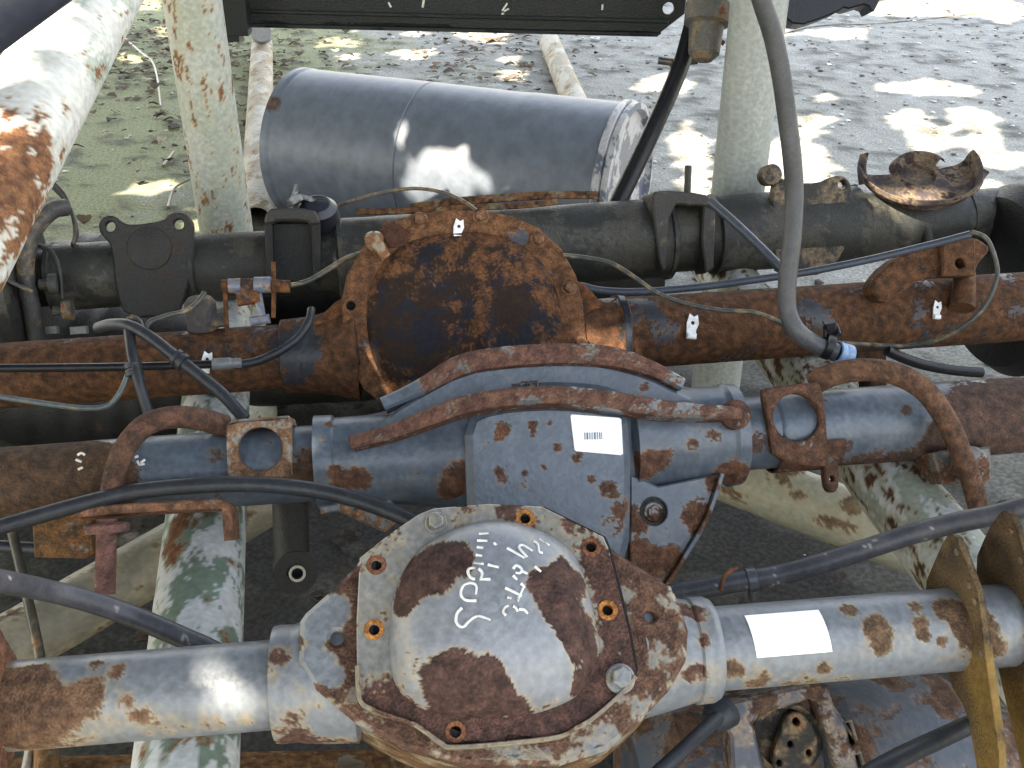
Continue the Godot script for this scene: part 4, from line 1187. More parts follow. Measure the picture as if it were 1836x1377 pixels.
	obj("brake_lever", ar, style({"paint": Color(0.061, 0.061, 0.061), "bias": -0.25, "rust0": Color(0.039, 0.028, 0.022), "rust1": Color(0.14, 0.09, 0.06), "gloss": "greasy"}), t)
	var hz := Geo.new()
	hz.sweep(PackedVector3Array([Vector3(-0.8376, 0.0543, 0.08), Vector3(-0.8138, 0.0404, 0.09), Vector3(-0.8018, 0.007, 0.095), Vector3(-0.8034, -0.0418, 0.09)]), 0.004)
	obj("brake_hose", hz, style({"paint": Color(0.028, 0.028, 0.030), "bias": -2.0, "gloss": "rubber"}), t)
	for q in [Vector3(-0.8008, -0.0628, 0.09), Vector3(-0.8194, -0.0151, 0.09)]:
		var fg := Geo.new()
		fg.lathe([Vector2(-0.02, 0.0001), Vector2(-0.02, 0.009), Vector2(-0.004, 0.009), Vector2(-0.003, 0.018), Vector2(0.012, 0.018), Vector2(0.013, 0.0001)], at(q.x, q.y, q.z), 0.003)
		obj("fitting", fg, style({"paint": Color(0.072, 0.072, 0.066), "bias": -0.3, "gloss": "greasy"}), t)
	var nb2 := Geo.new()
	nb2.box(Vector3(-0.8426, -0.0956, 0.05), Vector3(0.03, 0.014, 0.02))
	nb2.box(Vector3(-0.791, -0.0996, 0.05), Vector3(0.028, 0.014, 0.02))
	obj("spring_nut", nb2, style({"paint": Color(0.2, 0.21, 0.2), "bias": -0.3}), t)

# ------------------------------------------------------------------ rusty axle with the round cover
func white_clip(parent: Node3D, xf: Transform3D, s: float) -> void:
	var g := Geo.new()
	g.plate(PackedVector2Array([Vector2(-0.006, -0.016) * s, Vector2(0.006, -0.016) * s, Vector2(0.006, -0.004) * s, Vector2(0.009, 0.004) * s, Vector2(0.007, 0.016) * s, Vector2(0.002, 0.013) * s, Vector2(-0.004, 0.017) * s, Vector2(-0.007, 0.004) * s]), 0.0, 0.002, [circle(Vector2(0.001, 0.005) * s, 0.0026 * s, 10)], 0.0004, 0.003, xf)
	g.box(xf * Vector3(0, -0.012 * s, 0.004), Vector3(0.012 * s, 0.007 * s, 0.006), xf.basis, 0.0008)
	var o := obj("clip", g, style({"paint": Color(0.84, 0.85, 0.86), "bias": -1.5, "vary": 0.04}), parent, "satin")
	tag(o, "small white clip")

func build_rusty_axle() -> void:
	var t := thing("rusty_axle", Transform3D(Vector3(0.9894, 0, -0.145), Vector3(-0.0747, 0.8572, -0.5096), Vector3(0.1243, 0.515, 0.8481), Vector3(-0.0753, 0.52, -1.4803)), "orange rusted drive axle with a big round bolted cover, second from the back", "axle", "drive axles lying in a row on the pipe rack")
	var rust := {"paint": Color(0.03, 0.034, 0.042), "soft": 0.1, "rust0": Color(0.062, 0.034, 0.02), "rust1": Color(0.142, 0.066, 0.032), "edge": Color(0.13, 0.07, 0.035), "stain": Color(0.10, 0.06, 0.035), "bias": 0.22, "f": 12.0, "amp": 0.4, "fine": 0.16, "gloss": "satin", "estain": 0.1, "dip": 0.0}
	var mk := func(d: Dictionary) -> Dictionary:
		var o := rust.duplicate()
		o.merge(d, true)
		return style(o)
	var g := Geo.new()
	g.lathe([Vector2(-0.9987, 0), Vector2(-0.9987, 0.0495), Vector2(-0.294, 0.0514), Vector2(-0.2914, 0.0585), Vector2(-0.2459, 0.0614), Vector2(-0.2107, 0.0678), Vector2(-0.1753, 0.0805), Vector2(-0.1576, 0)], Transform3D.IDENTITY, 0.0035, 0.0, TAU, 0.004)
	tag(obj("axle_tube", g, mk.call({"seed": 3, "blobs": [[Vector3(-0.2682, -0.0046, 0.0528), 0.0355, -0.3], [Vector3(-0.2537, 0.0295, 0.044), 0.0178, -0.4], [Vector3(-0.6159, 0.0564, 0.005), 0.0519, -0.1], [Vector3(-0.3513, 0.0364, 0.0385), 0.0441, -0.15]]}), t), "left tube")
	var g2 := Geo.new()
	g2.lathe([Vector2(0.1707, 0), Vector2(0.1707, 0.0551), Vector2(0.2082, 0.0589), Vector2(0.2459, 0.0609), Vector2(0.2497, 0.0656), Vector2(0.263, 0.0656), Vector2(0.2658, 0.061), Vector2(0.3411, 0.0595), Vector2(1.372, 0.06), Vector2(1.372, 0)], Transform3D.IDENTITY, 0.0035, 0.0, TAU, 0.004)
	tag(obj("axle_tube", g2, mk.call({"seed": 5, "bias": 0.16, "blobs": [[Vector3(0.2832, 0.0295, 0.0488), 0.0278, -0.16], [Vector3(0.311, -0.0001, 0.057), 0.0242, -0.14], [Vector3(0.388, 0.037, 0.0434), 0.0374, -0.12], [Vector3(0.5713, 0.0104, 0.056), 0.0284, -0.2], [Vector3(0.7496, -0.0374, 0.0431), 0.048, -0.12], [Vector3(0.6898, -0.0686, -0.0009), 0.0382, -0.1]]}), t), "right tube")
	var cl := Geo.new()
	cl.lathe([Vector2(0.2497, 0.061), Vector2(0.2516, 0.0674), Vector2(0.2611, 0.0675), Vector2(0.2639, 0.061)], Transform3D.IDENTITY, 0.003)
	obj("collar", cl, style({"paint": Color(0.02, 0.022, 0.028), "bias": -0.35, "f": 20.0, "rust1": Color(0.1, 0.05, 0.03)}), t)
	# housing behind the cover
	var ol := PackedVector2Array([Vector2(-0.1922, 0.076), Vector2(-0.1807, 0.1168), Vector2(-0.1538, 0.1586), Vector2(-0.1153, 0.1913), Vector2(-0.0728, 0.2047), Vector2(-0.0202, 0.2081), Vector2(0.0341, 0.2053), Vector2(0.0803, 0.195), Vector2(0.1233, 0.1732), Vector2(0.1591, 0.1366), Vector2(0.1791, 0.0919), Vector2(0.1856, 0.0479), Vector2(0.1879, -0.0279), Vector2(0.1782, -0.1071), Vector2(0.1387, -0.1528), Vector2(0.0658, -0.1734), Vector2(-0.0217, -0.1663), Vector2(-0.0933, -0.1345), Vector2(-0.1375, -0.0904), Vector2(-0.1656, -0.0641), Vector2(-0.1823, -0.0352), Vector2(-0.1933, -0.0103)])
	var h := Geo.new()
	var rings := []
	var so := rounded(ol, 1)
	for q in [[0.040, 1.0], [0.01, 0.99], [-0.04, 0.93], [-0.09, 0.75], [-0.11, 0.45]]:
		var row := PackedVector3Array()
		for p in so:
			row.append(Vector3(p.x * q[1], p.y * q[1], q[0]))
		rings.append(row)
	h.loft(rings)
	obj("housing", h, mk.call({"seed": 7}), t)
	# ear flanges either side
	var el := Geo.new()
	el.plate(rounded(PackedVector2Array([Vector2(-0.2437, 0.0357), Vector2(-0.2341, 0.0507), Vector2(-0.1904, 0.0862), Vector2(-0.1502, 0.0925), Vector2(-0.1233, -0.0144), Vector2(-0.1787, -0.0629), Vector2(-0.1926, -0.0409), Vector2(-0.2256, 0.0014), Vector2(-0.2399, 0.018)]), 1), 0.030, 0.046, [circle(Vector2(-0.2155, 0.0234), 0.0169)], 0.002, 0.0035)
	el.lathe([Vector2(-0.008, 0.02), Vector2(0.0, 0.02), Vector2(0.001, 0.0001)], Transform3D(Basis.IDENTITY, Vector3(-0.216, 0.0241, 0.036)) * Transform3D(Basis(Vector3(0, 0, 1), Vector3(0, 1, 0), Vector3(-1, 0, 0)), Vector3.ZERO), 0.003)
	tag(obj("ear_flange", el, mk.call({"seed": 8, "bias": 0.3, "rust1": Color(0.19, 0.08, 0.03)}), t), "left pointed ear flange")
	el = Geo.new()
	el.plate(rounded(PackedVector2Array([Vector2(0.1784, 0.0903), Vector2(0.1975, 0.0784), Vector2(0.2225, 0.0462), Vector2(0.2417, 0.0324), Vector2(0.2462, -0.004), Vector2(0.2372, -0.0484), Vector2(0.1946, -0.0544), Vector2(0.1417, -0.0328)]), 1), 0.030, 0.046, [circle(Vector2(0.2098, 0.0236), 0.0157)], 0.002, 0.0035)
	for q in [Transform3D(Basis.IDENTITY, Vector3(0.2119, 0.0244, 0.036))]:
		el.lathe([Vector2(-0.008, 0.02), Vector2(0.0, 0.02), Vector2(0.001, 0.0001)], q * Transform3D(Basis(Vector3(0, 0, 1), Vector3(0, 1, 0), Vector3(-1, 0, 0)), Vector3.ZERO), 0.003)
	obj("ear_flange", el, mk.call({"seed": 8, "bias": 0.3, "rust1": Color(0.19, 0.08, 0.03)}), t)
	# the cover: flange with holes and a dome
	var cv := Geo.new()
	var inner := PackedVector2Array([Vector2(-0.1569, 0.0564), Vector2(-0.1478, 0.0992), Vector2(-0.1208, 0.1393), Vector2(-0.0845, 0.1634), Vector2(-0.0315, 0.1728), Vector2(0.0212, 0.1734), Vector2(0.0689, 0.162), Vector2(0.1074, 0.1404), Vector2(0.136, 0.1042), Vector2(0.1501, 0.0545), Vector2(0.1516, -0.0076), Vector2(0.1444, -0.078), Vector2(0.1103, -0.1152), Vector2(0.0424, -0.132), Vector2(-0.0275, -0.1266), Vector2(-0.0908, -0.1), Vector2(-0.1351, -0.0577), Vector2(-0.1553, -0.0043)])
	cv.plate(ol, 0.050, 0.062, [circle(Vector2(-0.1783, 0.0682), 0.0072), circle(Vector2(-0.1779, -0.0217), 0.0072), Geo.shrink(rounded(inner, 1), 0.006)], 0.002, 0.0032)
	var fo := obj("cover_flange", cv, mk.call({"seed": 9, "bias": 0.3, "f": 16.0, "rust0": Color(0.09, 0.046, 0.026), "rust1": Color(0.185, 0.09, 0.043), "blobs": [[Vector3(0.091, 0.1599, 0.062), 0.0146, -0.5], [Vector3(-0.1626, -0.0816, 0.062), 0.0269, -0.35], [Vector3(-0.1728, 0.0142, 0.062), 0.0215, -0.2], [Vector3(0.1465, -0.0516, 0.062), 0.0239, -0.2]]}), t)
	tag(fo, "thin rusty bolted rim of the round cover")
	cv = Geo.new()
	var gk := Geo.new()
	gk.plate(Geo.shrink(ol, 0.003), 0.041, 0.05, [], 0.0005, 0.008)
	obj("gasket_gap_shade", gk, style({"paint": Color(0.012, 0.01, 0.01), "bias": -1.0, "gloss": "matt"}), t)
	dome(cv, rounded(inner, 2), 0.061, 0.034, 3.6, 0.0032, func(p: Vector2) -> float: return 0.006 * exp(-pow((p.x - 0.0245) / 0.012, 2.0)) * smoothstep(0.14, 0.05, absf(p.y)))
	var black := [[Vector3(-0.0682, 0.0478, 0.095), 0.0631, -0.26], [Vector3(-0.102, 0.0499, 0.095), 0.054, -0.25], [Vector3(-0.0889, -0.0021, 0.095), 0.0541, -0.25], [Vector3(-0.1297, 0.0177, 0.095), 0.0359, -0.2], [Vector3(-0.0405, -0.0396, 0.095), 0.0543, -0.23], [Vector3(-0.101, -0.0523, 0.095), 0.045, -0.16], [Vector3(-0.0983, 0.1008, 0.095), 0.027, -0.12], [Vector3(-0.0371, 0.1229, 0.095), 0.0452, -0.16], [Vector3(0.0196, 0.0766, 0.095), 0.0318, -0.16], [Vector3(0.064, 0.0911, 0.095), 0.0365, -0.23], [Vector3(0.0788, 0.0556, 0.095), 0.0319, -0.23], [Vector3(0.0725, 0.0301, 0.095), 0.0365, -0.2], [Vector3(0.0835, 0.0035, 0.095), 0.0365, -0.2], [Vector3(0.1035, 0.0368, 0.095), 0.0274, -0.16], [Vector3(0.0403, 0.0063, 0.095), 0.0273, -0.16], [Vector3(0.0464, -0.0285, 0.095), 0.0364, -0.12], [Vector3(0.0863, 0.1547, 0.095), 0.0164, -0.25], [Vector3(-0.1261, 0.1834, 0.095), 0.0009, 0]]
	var co := obj("cover_dome", cv, mk.call({"soft": 0.16, "seed": 9, "bias": 0.16, "f": 26.0, "amp": 0.75, "fine": 0.4, "flat": true, "gloss": "matt", "paint": Color(0.030, 0.019, 0.014), "paint2": Color(0.018, 0.019, 0.026), "f2": 22.0, "bias2": -0.1, "rust0": Color(0.075, 0.037, 0.02), "rust1": Color(0.165, 0.073, 0.031), "edge": Color(0.17, 0.10, 0.05), "blobs": black, "estain": 0.07}), t)
	tag(co, "cover dome blotched with black and brown rust")
	for q in [Transform3D(Basis.IDENTITY, Vector3(-0.0622, 0.1946, 0.062)), Transform3D(Basis.IDENTITY, Vector3(0.0334, 0.1957, 0.062)), Transform3D(Basis.IDENTITY, Vector3(0.1218, 0.1538, 0.062)), Transform3D(Basis.IDENTITY, Vector3(0.1652, 0.0749, 0.062)), Transform3D(Basis.IDENTITY, Vector3(0.1763, -0.0155, 0.062))]:
		bolt(t, q, 0.0092, 0.013, mk.call({"seed": q.origin.x * 90.0, "bias": 0.4, "rust0": Color(0.11, 0.055, 0.03), "rust1": Color(0.22, 0.12, 0.07)}), true)
	var pt := Geo.new()
	pt.plate(PackedVector2Array([Vector2(-0.1183, 0.1969), Vector2(-0.0956, 0.1896), Vector2(-0.0769, 0.1729), Vector2(-0.0868, 0.156), Vector2(-0.1112, 0.153), Vector2(-0.125, 0.1755)]), 0.06, 0.0655, [], 0.001, 0.004)
	obj("plain_pad", pt, mk.call({"rust0": Color(0.07, 0.035, 0.022), "rust1": Color(0.10, 0.045, 0.03), "bias": 0.5}), t)
	var vt := Geo.new()
	vt.sweep(PackedVector3Array([Vector3(-0.1341, 0.1675, 0.075), Vector3(-0.1268, 0.1508, 0.08), Vector3(-0.1176, 0.1366, 0.08)]), 0.011, 0.008)
	vt.lathe([Vector2(-0.01, 0.013), Vector2(0.008, 0.015), Vector2(0.013, 0.008), Vector2(0.014, 0.0001)], Transform3D(Basis.IDENTITY, Vector3(-0.1352, 0.1649, 0.07)) * Transform3D(Basis(Vector3(0, 0.5, 0.8), Vector3(0, 0.8, -0.5), Vector3(-1, 0, 0)), Vector3.ZERO), 0.003)
	obj("vent_fitting", vt, style({"paint": Color(0.25, 0.2, 0.16), "bias": 0.05, "f": 30.0, "rust0": Color(0.15, 0.1, 0.07)}), t)
	# link bracket on the right tube
	var lb := Geo.new()
	lb.plate(rounded(PackedVector2Array([Vector2(0.658, 0.0386), Vector2(0.6673, 0.058), Vector2(0.6943, 0.082), Vector2(0.7385, 0.1014), Vector2(0.7882, 0.1133), Vector2(0.8453, 0.1157), Vector2(0.8678, 0.1015), Vector2(0.8708, 0.0902), Vector2(0.8495, 0.073), Vector2(0.8398, 0.0514), Vector2(0.7929, 0.0542), Vector2(0.744, 0.0516), Vector2(0.7032, 0.0267), Vector2(0.6771, 0.0146)]), 1), 0.05, 0.085, [circle(Vector2(0.8172, 0.0748), 0.0087)], 0.004, 0.0035)
	lb.plate(PackedVector2Array([Vector2(0.7792, 0.1096), Vector2(0.8376, 0.11), Vector2(0.8324, 0.0499), Vector2(0.7744, 0.0534)]), 0.06, 0.10, [circle(Vector2(0.807, 0.0715), 0.0087)], 0.003, 0.0035)
	obj("link_bracket", lb, mk.call({"seed": 12, "bias": 0.25}), t)
	var pg := Geo.new()
	pg.sweep(PackedVector3Array([Vector3(0.8438, 0.0594, 0.05), Vector3(0.8285, 0.03, 0.068), Vector3(0.8169, 0, 0.078)]), 0.017, 0.02)
	obj("peg", pg, mk.call({"seed": 13, "bias": 0.4}), t)
	var hg := Geo.new()
	hg.plate(PackedVector2Array([Vector2(0.5965, -0.0485), Vector2(0.7159, -0.0519), Vector2(0.7116, -0.1277), Vector2(0.6796, -0.1254), Vector2(0.68, -0.0732), Vector2(0.6241, -0.074)]), -0.03, 0.01, [], 0.003, 0.004)
	obj("hanger_tab", hg, mk.call({"seed": 14, "rust0": Color(0.035, 0.02, 0.015), "rust1": Color(0.09, 0.045, 0.025)}), t)
	for q in [[Transform3D(Basis.IDENTITY, Vector3(-0.0042, 0.1763, 0.0635)), 1.05], [Transform3D(Basis.IDENTITY, Vector3(0.3608, 0, 0.061)), 1.25], [Transform3D(Basis.IDENTITY, Vector3(0.7798, 0, 0.064)), 0.95], [Transform3D(Basis.IDENTITY, Vector3(-0.3974, -0.0055, 0.082)), 1.0]]:
		white_clip(t, q[0].rotated_local(Vector3(0, 0, 1), -0.15), q[1])
	# brake line tee block on the left tube
	var tee := Geo.new()
	tee.sweep(PackedVector3Array([Vector3(-0.3713, 0.1116, 0.05), Vector3(-0.3278, 0.1107, 0.05), Vector3(-0.2691, 0.1045, 0.05)]), 0.010)
	tee.box(Vector3(-0.3337, 0.099, 0.05), Vector3(0.035, 0.035, 0.02), Basis(Vector3(0, 0, 1), 0.1), 0.003)
	tee.bar(PackedVector3Array([Vector3(-0.3671, 0.1102, 0.045), Vector3(-0.369, 0.0716, 0.045), Vector3(-0.3688, 0.0371, 0.045)]), 0.007, 0.004, Vector3(0, 0, 1))
	tee.bar(PackedVector3Array([Vector3(-0.2927, 0.1454, 0.04), Vector3(-0.2949, 0.1021, 0.04), Vector3(-0.2983, 0.0584, 0.045)]), 0.007, 0.004, Vector3(0, 0, 1))
	obj("brake_line_tee", tee, mk.call({"seed": 15, "bias": 0.15, "rust1": Color(0.2, 0.085, 0.035)}), t)
	var nut := Geo.new()
	nut.sweep(PackedVector3Array([Vector3(-0.361, 0.1108, 0.052), Vector3(-0.3427, 0.1105, 0.052)]), 0.0115)
	nut.sweep(PackedVector3Array([Vector3(-0.3226, 0.1101, 0.052), Vector3(-0.2974, 0.1086, 0.052)]), 0.0125)
	nut.box(Vector3(-0.3166, 0.0781, 0.05), Vector3(0.012, 0.04, 0.012), Basis(Vector3(0, 0, 1), 0.1), 0.003)
	nut.box(Vector3(-0.3182, 0.0558, 0.05), Vector3(0.03, 0.014, 0.016), Basis(Vector3(0, 0, 1), 0.1), 0.003)
	obj("line_nut", nut, style({"paint": Color(0.13, 0.155, 0.21), "bias": -0.2, "f": 40.0}), t)
	var bb := Geo.new()
	bb.lathe([Vector2(-0.03, 0.024), Vector2(0.012, 0.024), Vector2(0.02, 0.018), Vector2(0.022, 0.0001)], Transform3D(Basis.IDENTITY, Vector3(-0.4102, 0.08, 0.02)) * Transform3D(Basis(Vector3(0, 0.9, 0.4), Vector3(0, 0.4, -0.9), Vector3(-1, 0, 0)), Vector3.ZERO), 0.003)
	bb.box(Vector3(-0.3945, 0.0624, 0.02), Vector3(0.04, 0.02, 0.02))
	obj("bump_stop", bb, style({"paint": Color(0.07, 0.065, 0.07), "bias": -0.2, "gloss": "matt"}), t)

# a smooth cap over an outline: heights fall from the middle to the rim
func dome(g: Geo, poly: PackedVector2Array, z0: float, h: float, power: float, L: float, extra = null, c = null) -> void:
	var mid := Vector2.ZERO
	for q in poly:
		mid += q
	mid /= poly.size()
	if c != null:
		mid = c
	var rim := PackedVector2Array()
	var m := poly.size()
	for i in m:
		var k := maxi(1, int(ceil(poly[i].distance_to(poly[(i + 1) % m]) / L)))
		for j in k:
			rim.append(poly[i].lerp(poly[(i + 1) % m], float(j) / k))
	var rmax := 0.0
	for q in rim:
		rmax = maxf(rmax, q.distance_to(mid))
	var n := int(ceil(rmax / L))
	var rows := []
	for r in n + 1:
		var u := maxf(0.002, float(r) / n)
		# closer rows near the rim, where the cap is steep
		u = 1.0 - pow(1.0 - u, 1.35)
		u = maxf(0.002, u)
		var row := PackedVector3Array()
		for q in rim:
			var p := mid.lerp(q, u)
			row.append(Vector3(p.x, p.y, z0 + dome_height(u, h, power) + (extra.call(p) * (1.0 - pow(u, 6.0)) if extra != null else 0.0)))
		rows.append(row)
	g.grid(rows, true, Vector3(mid.x, mid.y, z0 - 1.0))

func dome_height(u: float, h: float, power: float) -> float:
	return h * pow(maxf(0.0, 1.0 - pow(u, power)), 0.75)

# ------------------------------------------------------------------ blue grey axle in the middle
func build_mid_axle() -> void:
	var t := thing("blue_axle", Transform3D(Vector3(0.9925, 0, -0.1222), Vector3(-0.0718, 0.809, -0.5834), Vector3(0.0988, 0.5878, 0.803), Vector3(0.0321, 0.52, -1.1758)), "blue grey painted drive axle with two curved rusty ribs and a white barcode label", "axle", "drive axles lying in a row on the pipe rack")
	var blue := {"paint": Color(0.088, 0.110, 0.140), "rust0": Color(0.075, 0.042, 0.032), "rust1": Color(0.16, 0.08, 0.048), "edge": Color(0.24, 0.20, 0.15), "vary": 0.3, "stain": Color(0.17, 0.155, 0.125), "bias": -0.33, "f": 18.0, "amp": 0.45, "fine": 0.25, "gloss": "paint", "estain": 0.26}
	var mk := func(d: Dictionary) -> Dictionary:
		var o := blue.duplicate()
		o.merge(d, true)
		return style(o)
	var brown := mk.call({"bias": 0.3, "rust0": Color(0.06, 0.038, 0.03), "rust1": Color(0.13, 0.066, 0.043), "f": 20.0})
	var g := Geo.new()
	g.lathe([Vector2(-0.9391, 0), Vector2(-0.9391, 0.0468), Vector2(-0.5438, 0.0498), Vector2(-0.5388, 0.0502), Vector2(-0.2905, 0.0508), Vector2(-0.2868, 0)], Transform3D.IDENTITY, 0.0032)
	tag(obj("axle_tube", g, mk.call({"seed": 2, "blobs": [[Vector3(-0.6821, 0.0112, 0.0508), 0.0651, 0.7], [Vector3(-0.642, -0.0056, 0.0517), 0.0653, 0.7], [Vector3(-0.6013, 0.0055, 0.0517), 0.0583, 0.7], [Vector3(-0.5676, -0.0039, 0.0519), 0.0438, 0.65], [Vector3(-0.5487, -0.0193, 0.0483), 0.0366, 0.4], [Vector3(-0.4195, 0.0178, 0.0489), 0.0133, 0.5], [Vector3(-0.311, -0.0006, 0.052), 0.0224, 0.6], [Vector3(-0.3098, -0.0292, 0.043), 0.0224, 0.5], [Vector3(-0.4784, 0.0111, 0.0508), 0.0515, -0.2]], "rust0": Color(0.05, 0.036, 0.027), "rust1": Color(0.105, 0.06, 0.034), "soft": 0.06}), t), "left tube, rusted at its outer end")
	var g2 := Geo.new()
	g2.lathe([Vector2(0.2595, 0), Vector2(0.2595, 0.0514), Vector2(0.332, 0.0509), Vector2(0.3361, 0.054), Vector2(0.5964, 0.0551), Vector2(1.1206, 0.0546), Vector2(1.1206, 0)], Transform3D.IDENTITY, 0.0032)
	tag(obj("axle_tube", g2, mk.call({"seed": 4, "blobs": [[Vector3(0.648, 0.0024, 0.0549), 0.0642, 0.6], [Vector3(0.5982, -0.0174, 0.0522), 0.056, 0.6], [Vector3(0.6969, -0.0007, 0.055), 0.0564, 0.6], [Vector3(0.5616, -0.0374, 0.0403), 0.0319, 0.5], [Vector3(0.471, -0.0548, 0.005), 0.0396, 0.45], [Vector3(0.5227, -0.0566, 0.0002), 0.0397, 0.45], [Vector3(0.4191, -0.0537, 0.0118), 0.0315, 0.4], [Vector3(0.2883, -0.0121, 0.0537), 0.0195, 0.5], [Vector3(0.286, 0.0262, 0.0483), 0.0141, 0.4], [Vector3(0.5088, 0.0154, 0.0528), 0.0079, 0.5], [Vector3(0.4226, -0.0284, 0.0471), 0.0079, 0.4]], "rust0": Color(0.06, 0.042, 0.036), "rust1": Color(0.115, 0.068, 0.05), "soft": 0.06}), t), "right tube, rusted at its outer end")
	# ends of the housing round the tubes
	var bl := Geo.new()
	bl.lathe([Vector2(-0.2956, 0.0508), Vector2(-0.2956, 0.0635), Vector2(-0.272, 0.0628), Vector2(-0.269, 0.0591), Vector2(-0.1826, 0.0603), Vector2(-0.0919, 0.0698), Vector2(-0.0843, 0.0304)], Transform3D.IDENTITY, 0.0032)
	var rest := [[Vector3(-0.2737, 0.0482, 0.0405), 0.006, 0.4], [Vector3(-0.241, -0.0271, 0.0569), 0.0165, 0.6], [Vector3(-0.2684, -0.0145, 0.0613), 0.0105, 0.5], [Vector3(-0.2671, -0.0395, 0.0491), 0.0135, 0.45], [Vector3(-0.1116, -0.029, 0.0559), 0.0227, 0.6], [Vector3(-0.1159, -0.0503, 0.0379), 0.0227, 0.5], [Vector3(-0.1965, -0.0017, 0.063), 0.0301, -0.1], [Vector3(-0.2258, -0.0139, 0.0614), 0.0008, 0]]
	obj("housing_end", bl, mk.call({"seed": 6, "blobs": rest}), t)
	var br := Geo.new()
	br.lathe([Vector2(0.1167, 0.0462), Vector2(0.1285, 0.0756), Vector2(0.1877, 0.0697), Vector2(0.2595, 0.0685), Vector2(0.2659, 0.0724), Vector2(0.282, 0.0702), Vector2(0.2852, 0.053)], Transform3D.IDENTITY, 0.0032)
	obj("housing_end", br, mk.call({"seed": 7, "blobs": [[Vector3(0.2612, 0.0228, 0.0641), 0.0156, 0.5], [Vector3(0.259, -0.0547, 0.0404), 0.0234, 0.6], [Vector3(0.1393, -0.032, 0.06), 0.0201, 0.55], [Vector3(0.1618, -0.0262, 0.0627), 0.0139, 0.5], [Vector3(0.1997, -0.0142, 0.0665), 0.0109, 0.4], [Vector3(0.2308, -0.0016, 0.068), 0.0109, 0.3]]}), t)
	# the belly of the housing
	var body := Geo.new()
	var rings := []
	for q in [[-0.2423, 0.060, 0.060, 0.055], [-0.1826, 0.070, 0.064, 0.065], [-0.1223, 0.098, 0.075, 0.08], [-0.0843, 0.114, 0.085, 0.09], [0, 0.119, 0.09, 0.1], [0.0932, 0.113, 0.085, 0.095], [0.1482, 0.102, 0.08, 0.08], [0.2195, 0.074, 0.07, 0.065], [0.2675, 0.064, 0.062, 0.055]]:
		var row := PackedVector3Array()
		for s in 48:
			var an := TAU * s / 48
			var c := cos(an)
			var sn := sin(an)
			var ey: float = q[1] if c > 0 else q[2]
			row.append(Vector3(q[0], signf(c) * pow(absf(c), 0.8) * ey, signf(sn) * pow(absf(sn), 0.8) * q[3] - 0.03))
		rings.append(row)
	# finer rows between
	var fine := []
	for i in rings.size() - 1:
		for j in 10:
			var row := PackedVector3Array()
			for s in 48:
				row.append(rings[i][s].cubic_interpolate(rings[i + 1][s], rings[maxi(0, i - 1)][s], rings[mini(rings.size() - 1, i + 2)][s], j / 10.0))
			fine.append(row)
	fine.append(rings[rings.size() - 1])
	body.loft(fine)
	obj("housing", body, mk.call({"seed": 8}), t)
	# upper band between the two ribs
	var band := Geo.new()
	band.plate(rounded(PackedVector2Array([Vector2(-0.2389, 0.0162), Vector2(-0.1933, 0.0569), Vector2(-0.1482, 0.0798), Vector2(-0.0951, 0.104), Vector2(-0.0277, 0.1118), Vector2(0.0398, 0.1108), Vector2(0.0997, 0.102), Vector2(0.1554, 0.0828), Vector2(0.1882, 0.0626), Vector2(0.2637, 0.026), Vector2(0.2555, -0.0021), Vector2(0.1228, 0.0142), Vector2(0.0184, 0.0285), Vector2(-0.1004, 0.0252)]), 1), -0.01, 0.05, [], 0.004, 0.0034)
	obj("upper_band", band, mk.call({"seed": 9, "bias": -0.42, "blobs": [[Vector3(-0.0263, 0.0796, 0.05), 0.0053, 0.5], [Vector3(0.0186, 0.0806, 0.05), 0.0046, 0.5], [Vector3(0.1133, 0.0823, 0.05), 0.0062, 0.4], [Vector3(-0.2007, 0.0538, 0.05), 0.0105, 0.4], [Vector3(0.1431, 0.0729, 0.05), 0.0108, 0.4]]}), t)
	# stamped marks
	var st := Geo.new()
	for q in [[Vector3(-0.0145, 0.0809, 0.052), 0.009, 0.011], [Vector3(-0.0018, 0.0809, 0.052), 0.010, 0.011]]:
		var c: Vector3 = q[0]
		var w: float = q[1]
		var h: float = q[2]
		st.box(c + Vector3(-w / 2, 0, 0), Vector3(0.0022, h, 0.003), Basis.IDENTITY, 0.0005)
		st.box(c + Vector3(w / 2 - 0.001, 0, 0), Vector3(0.0022, h, 0.003), Basis.IDENTITY, 0.0005)
		st.box(c + Vector3(0, h / 2, 0), Vector3(w, 0.0022, 0.003), Basis.IDENTITY, 0.0005)
	st.box(Vector3(-0.0018, 0.0809, 0.052), Vector3(0.008, 0.002, 0.003), Basis.IDENTITY, 0.0005)
	obj("stamped_mark", st, mk.call({"bias": -0.05, "rust1": Color(0.15, 0.09, 0.06), "paint": Color(0.17, 0.18, 0.19)}), t)
	# front block with the label
	var blk := Geo.new()
	blk.plate(rounded(PackedVector2Array([Vector2(-0.0991, 0.0395), Vector2(-0.0644, 0.053), Vector2(-0.0063, 0.0551), Vector2(0.0518, 0.05), Vector2(0.1082, 0.0362), Vector2(0.1164, 0.0196), Vector2(0.1105, -0.0668), Vector2(0.1011, -0.1518), Vector2(0.0695, -0.1811), Vector2(-0.08, -0.169), Vector2(-0.1036, -0.1218), Vector2(-0.1022, -0.0374)]), 1), -0.02, 0.085, [], 0.010, 0.003)
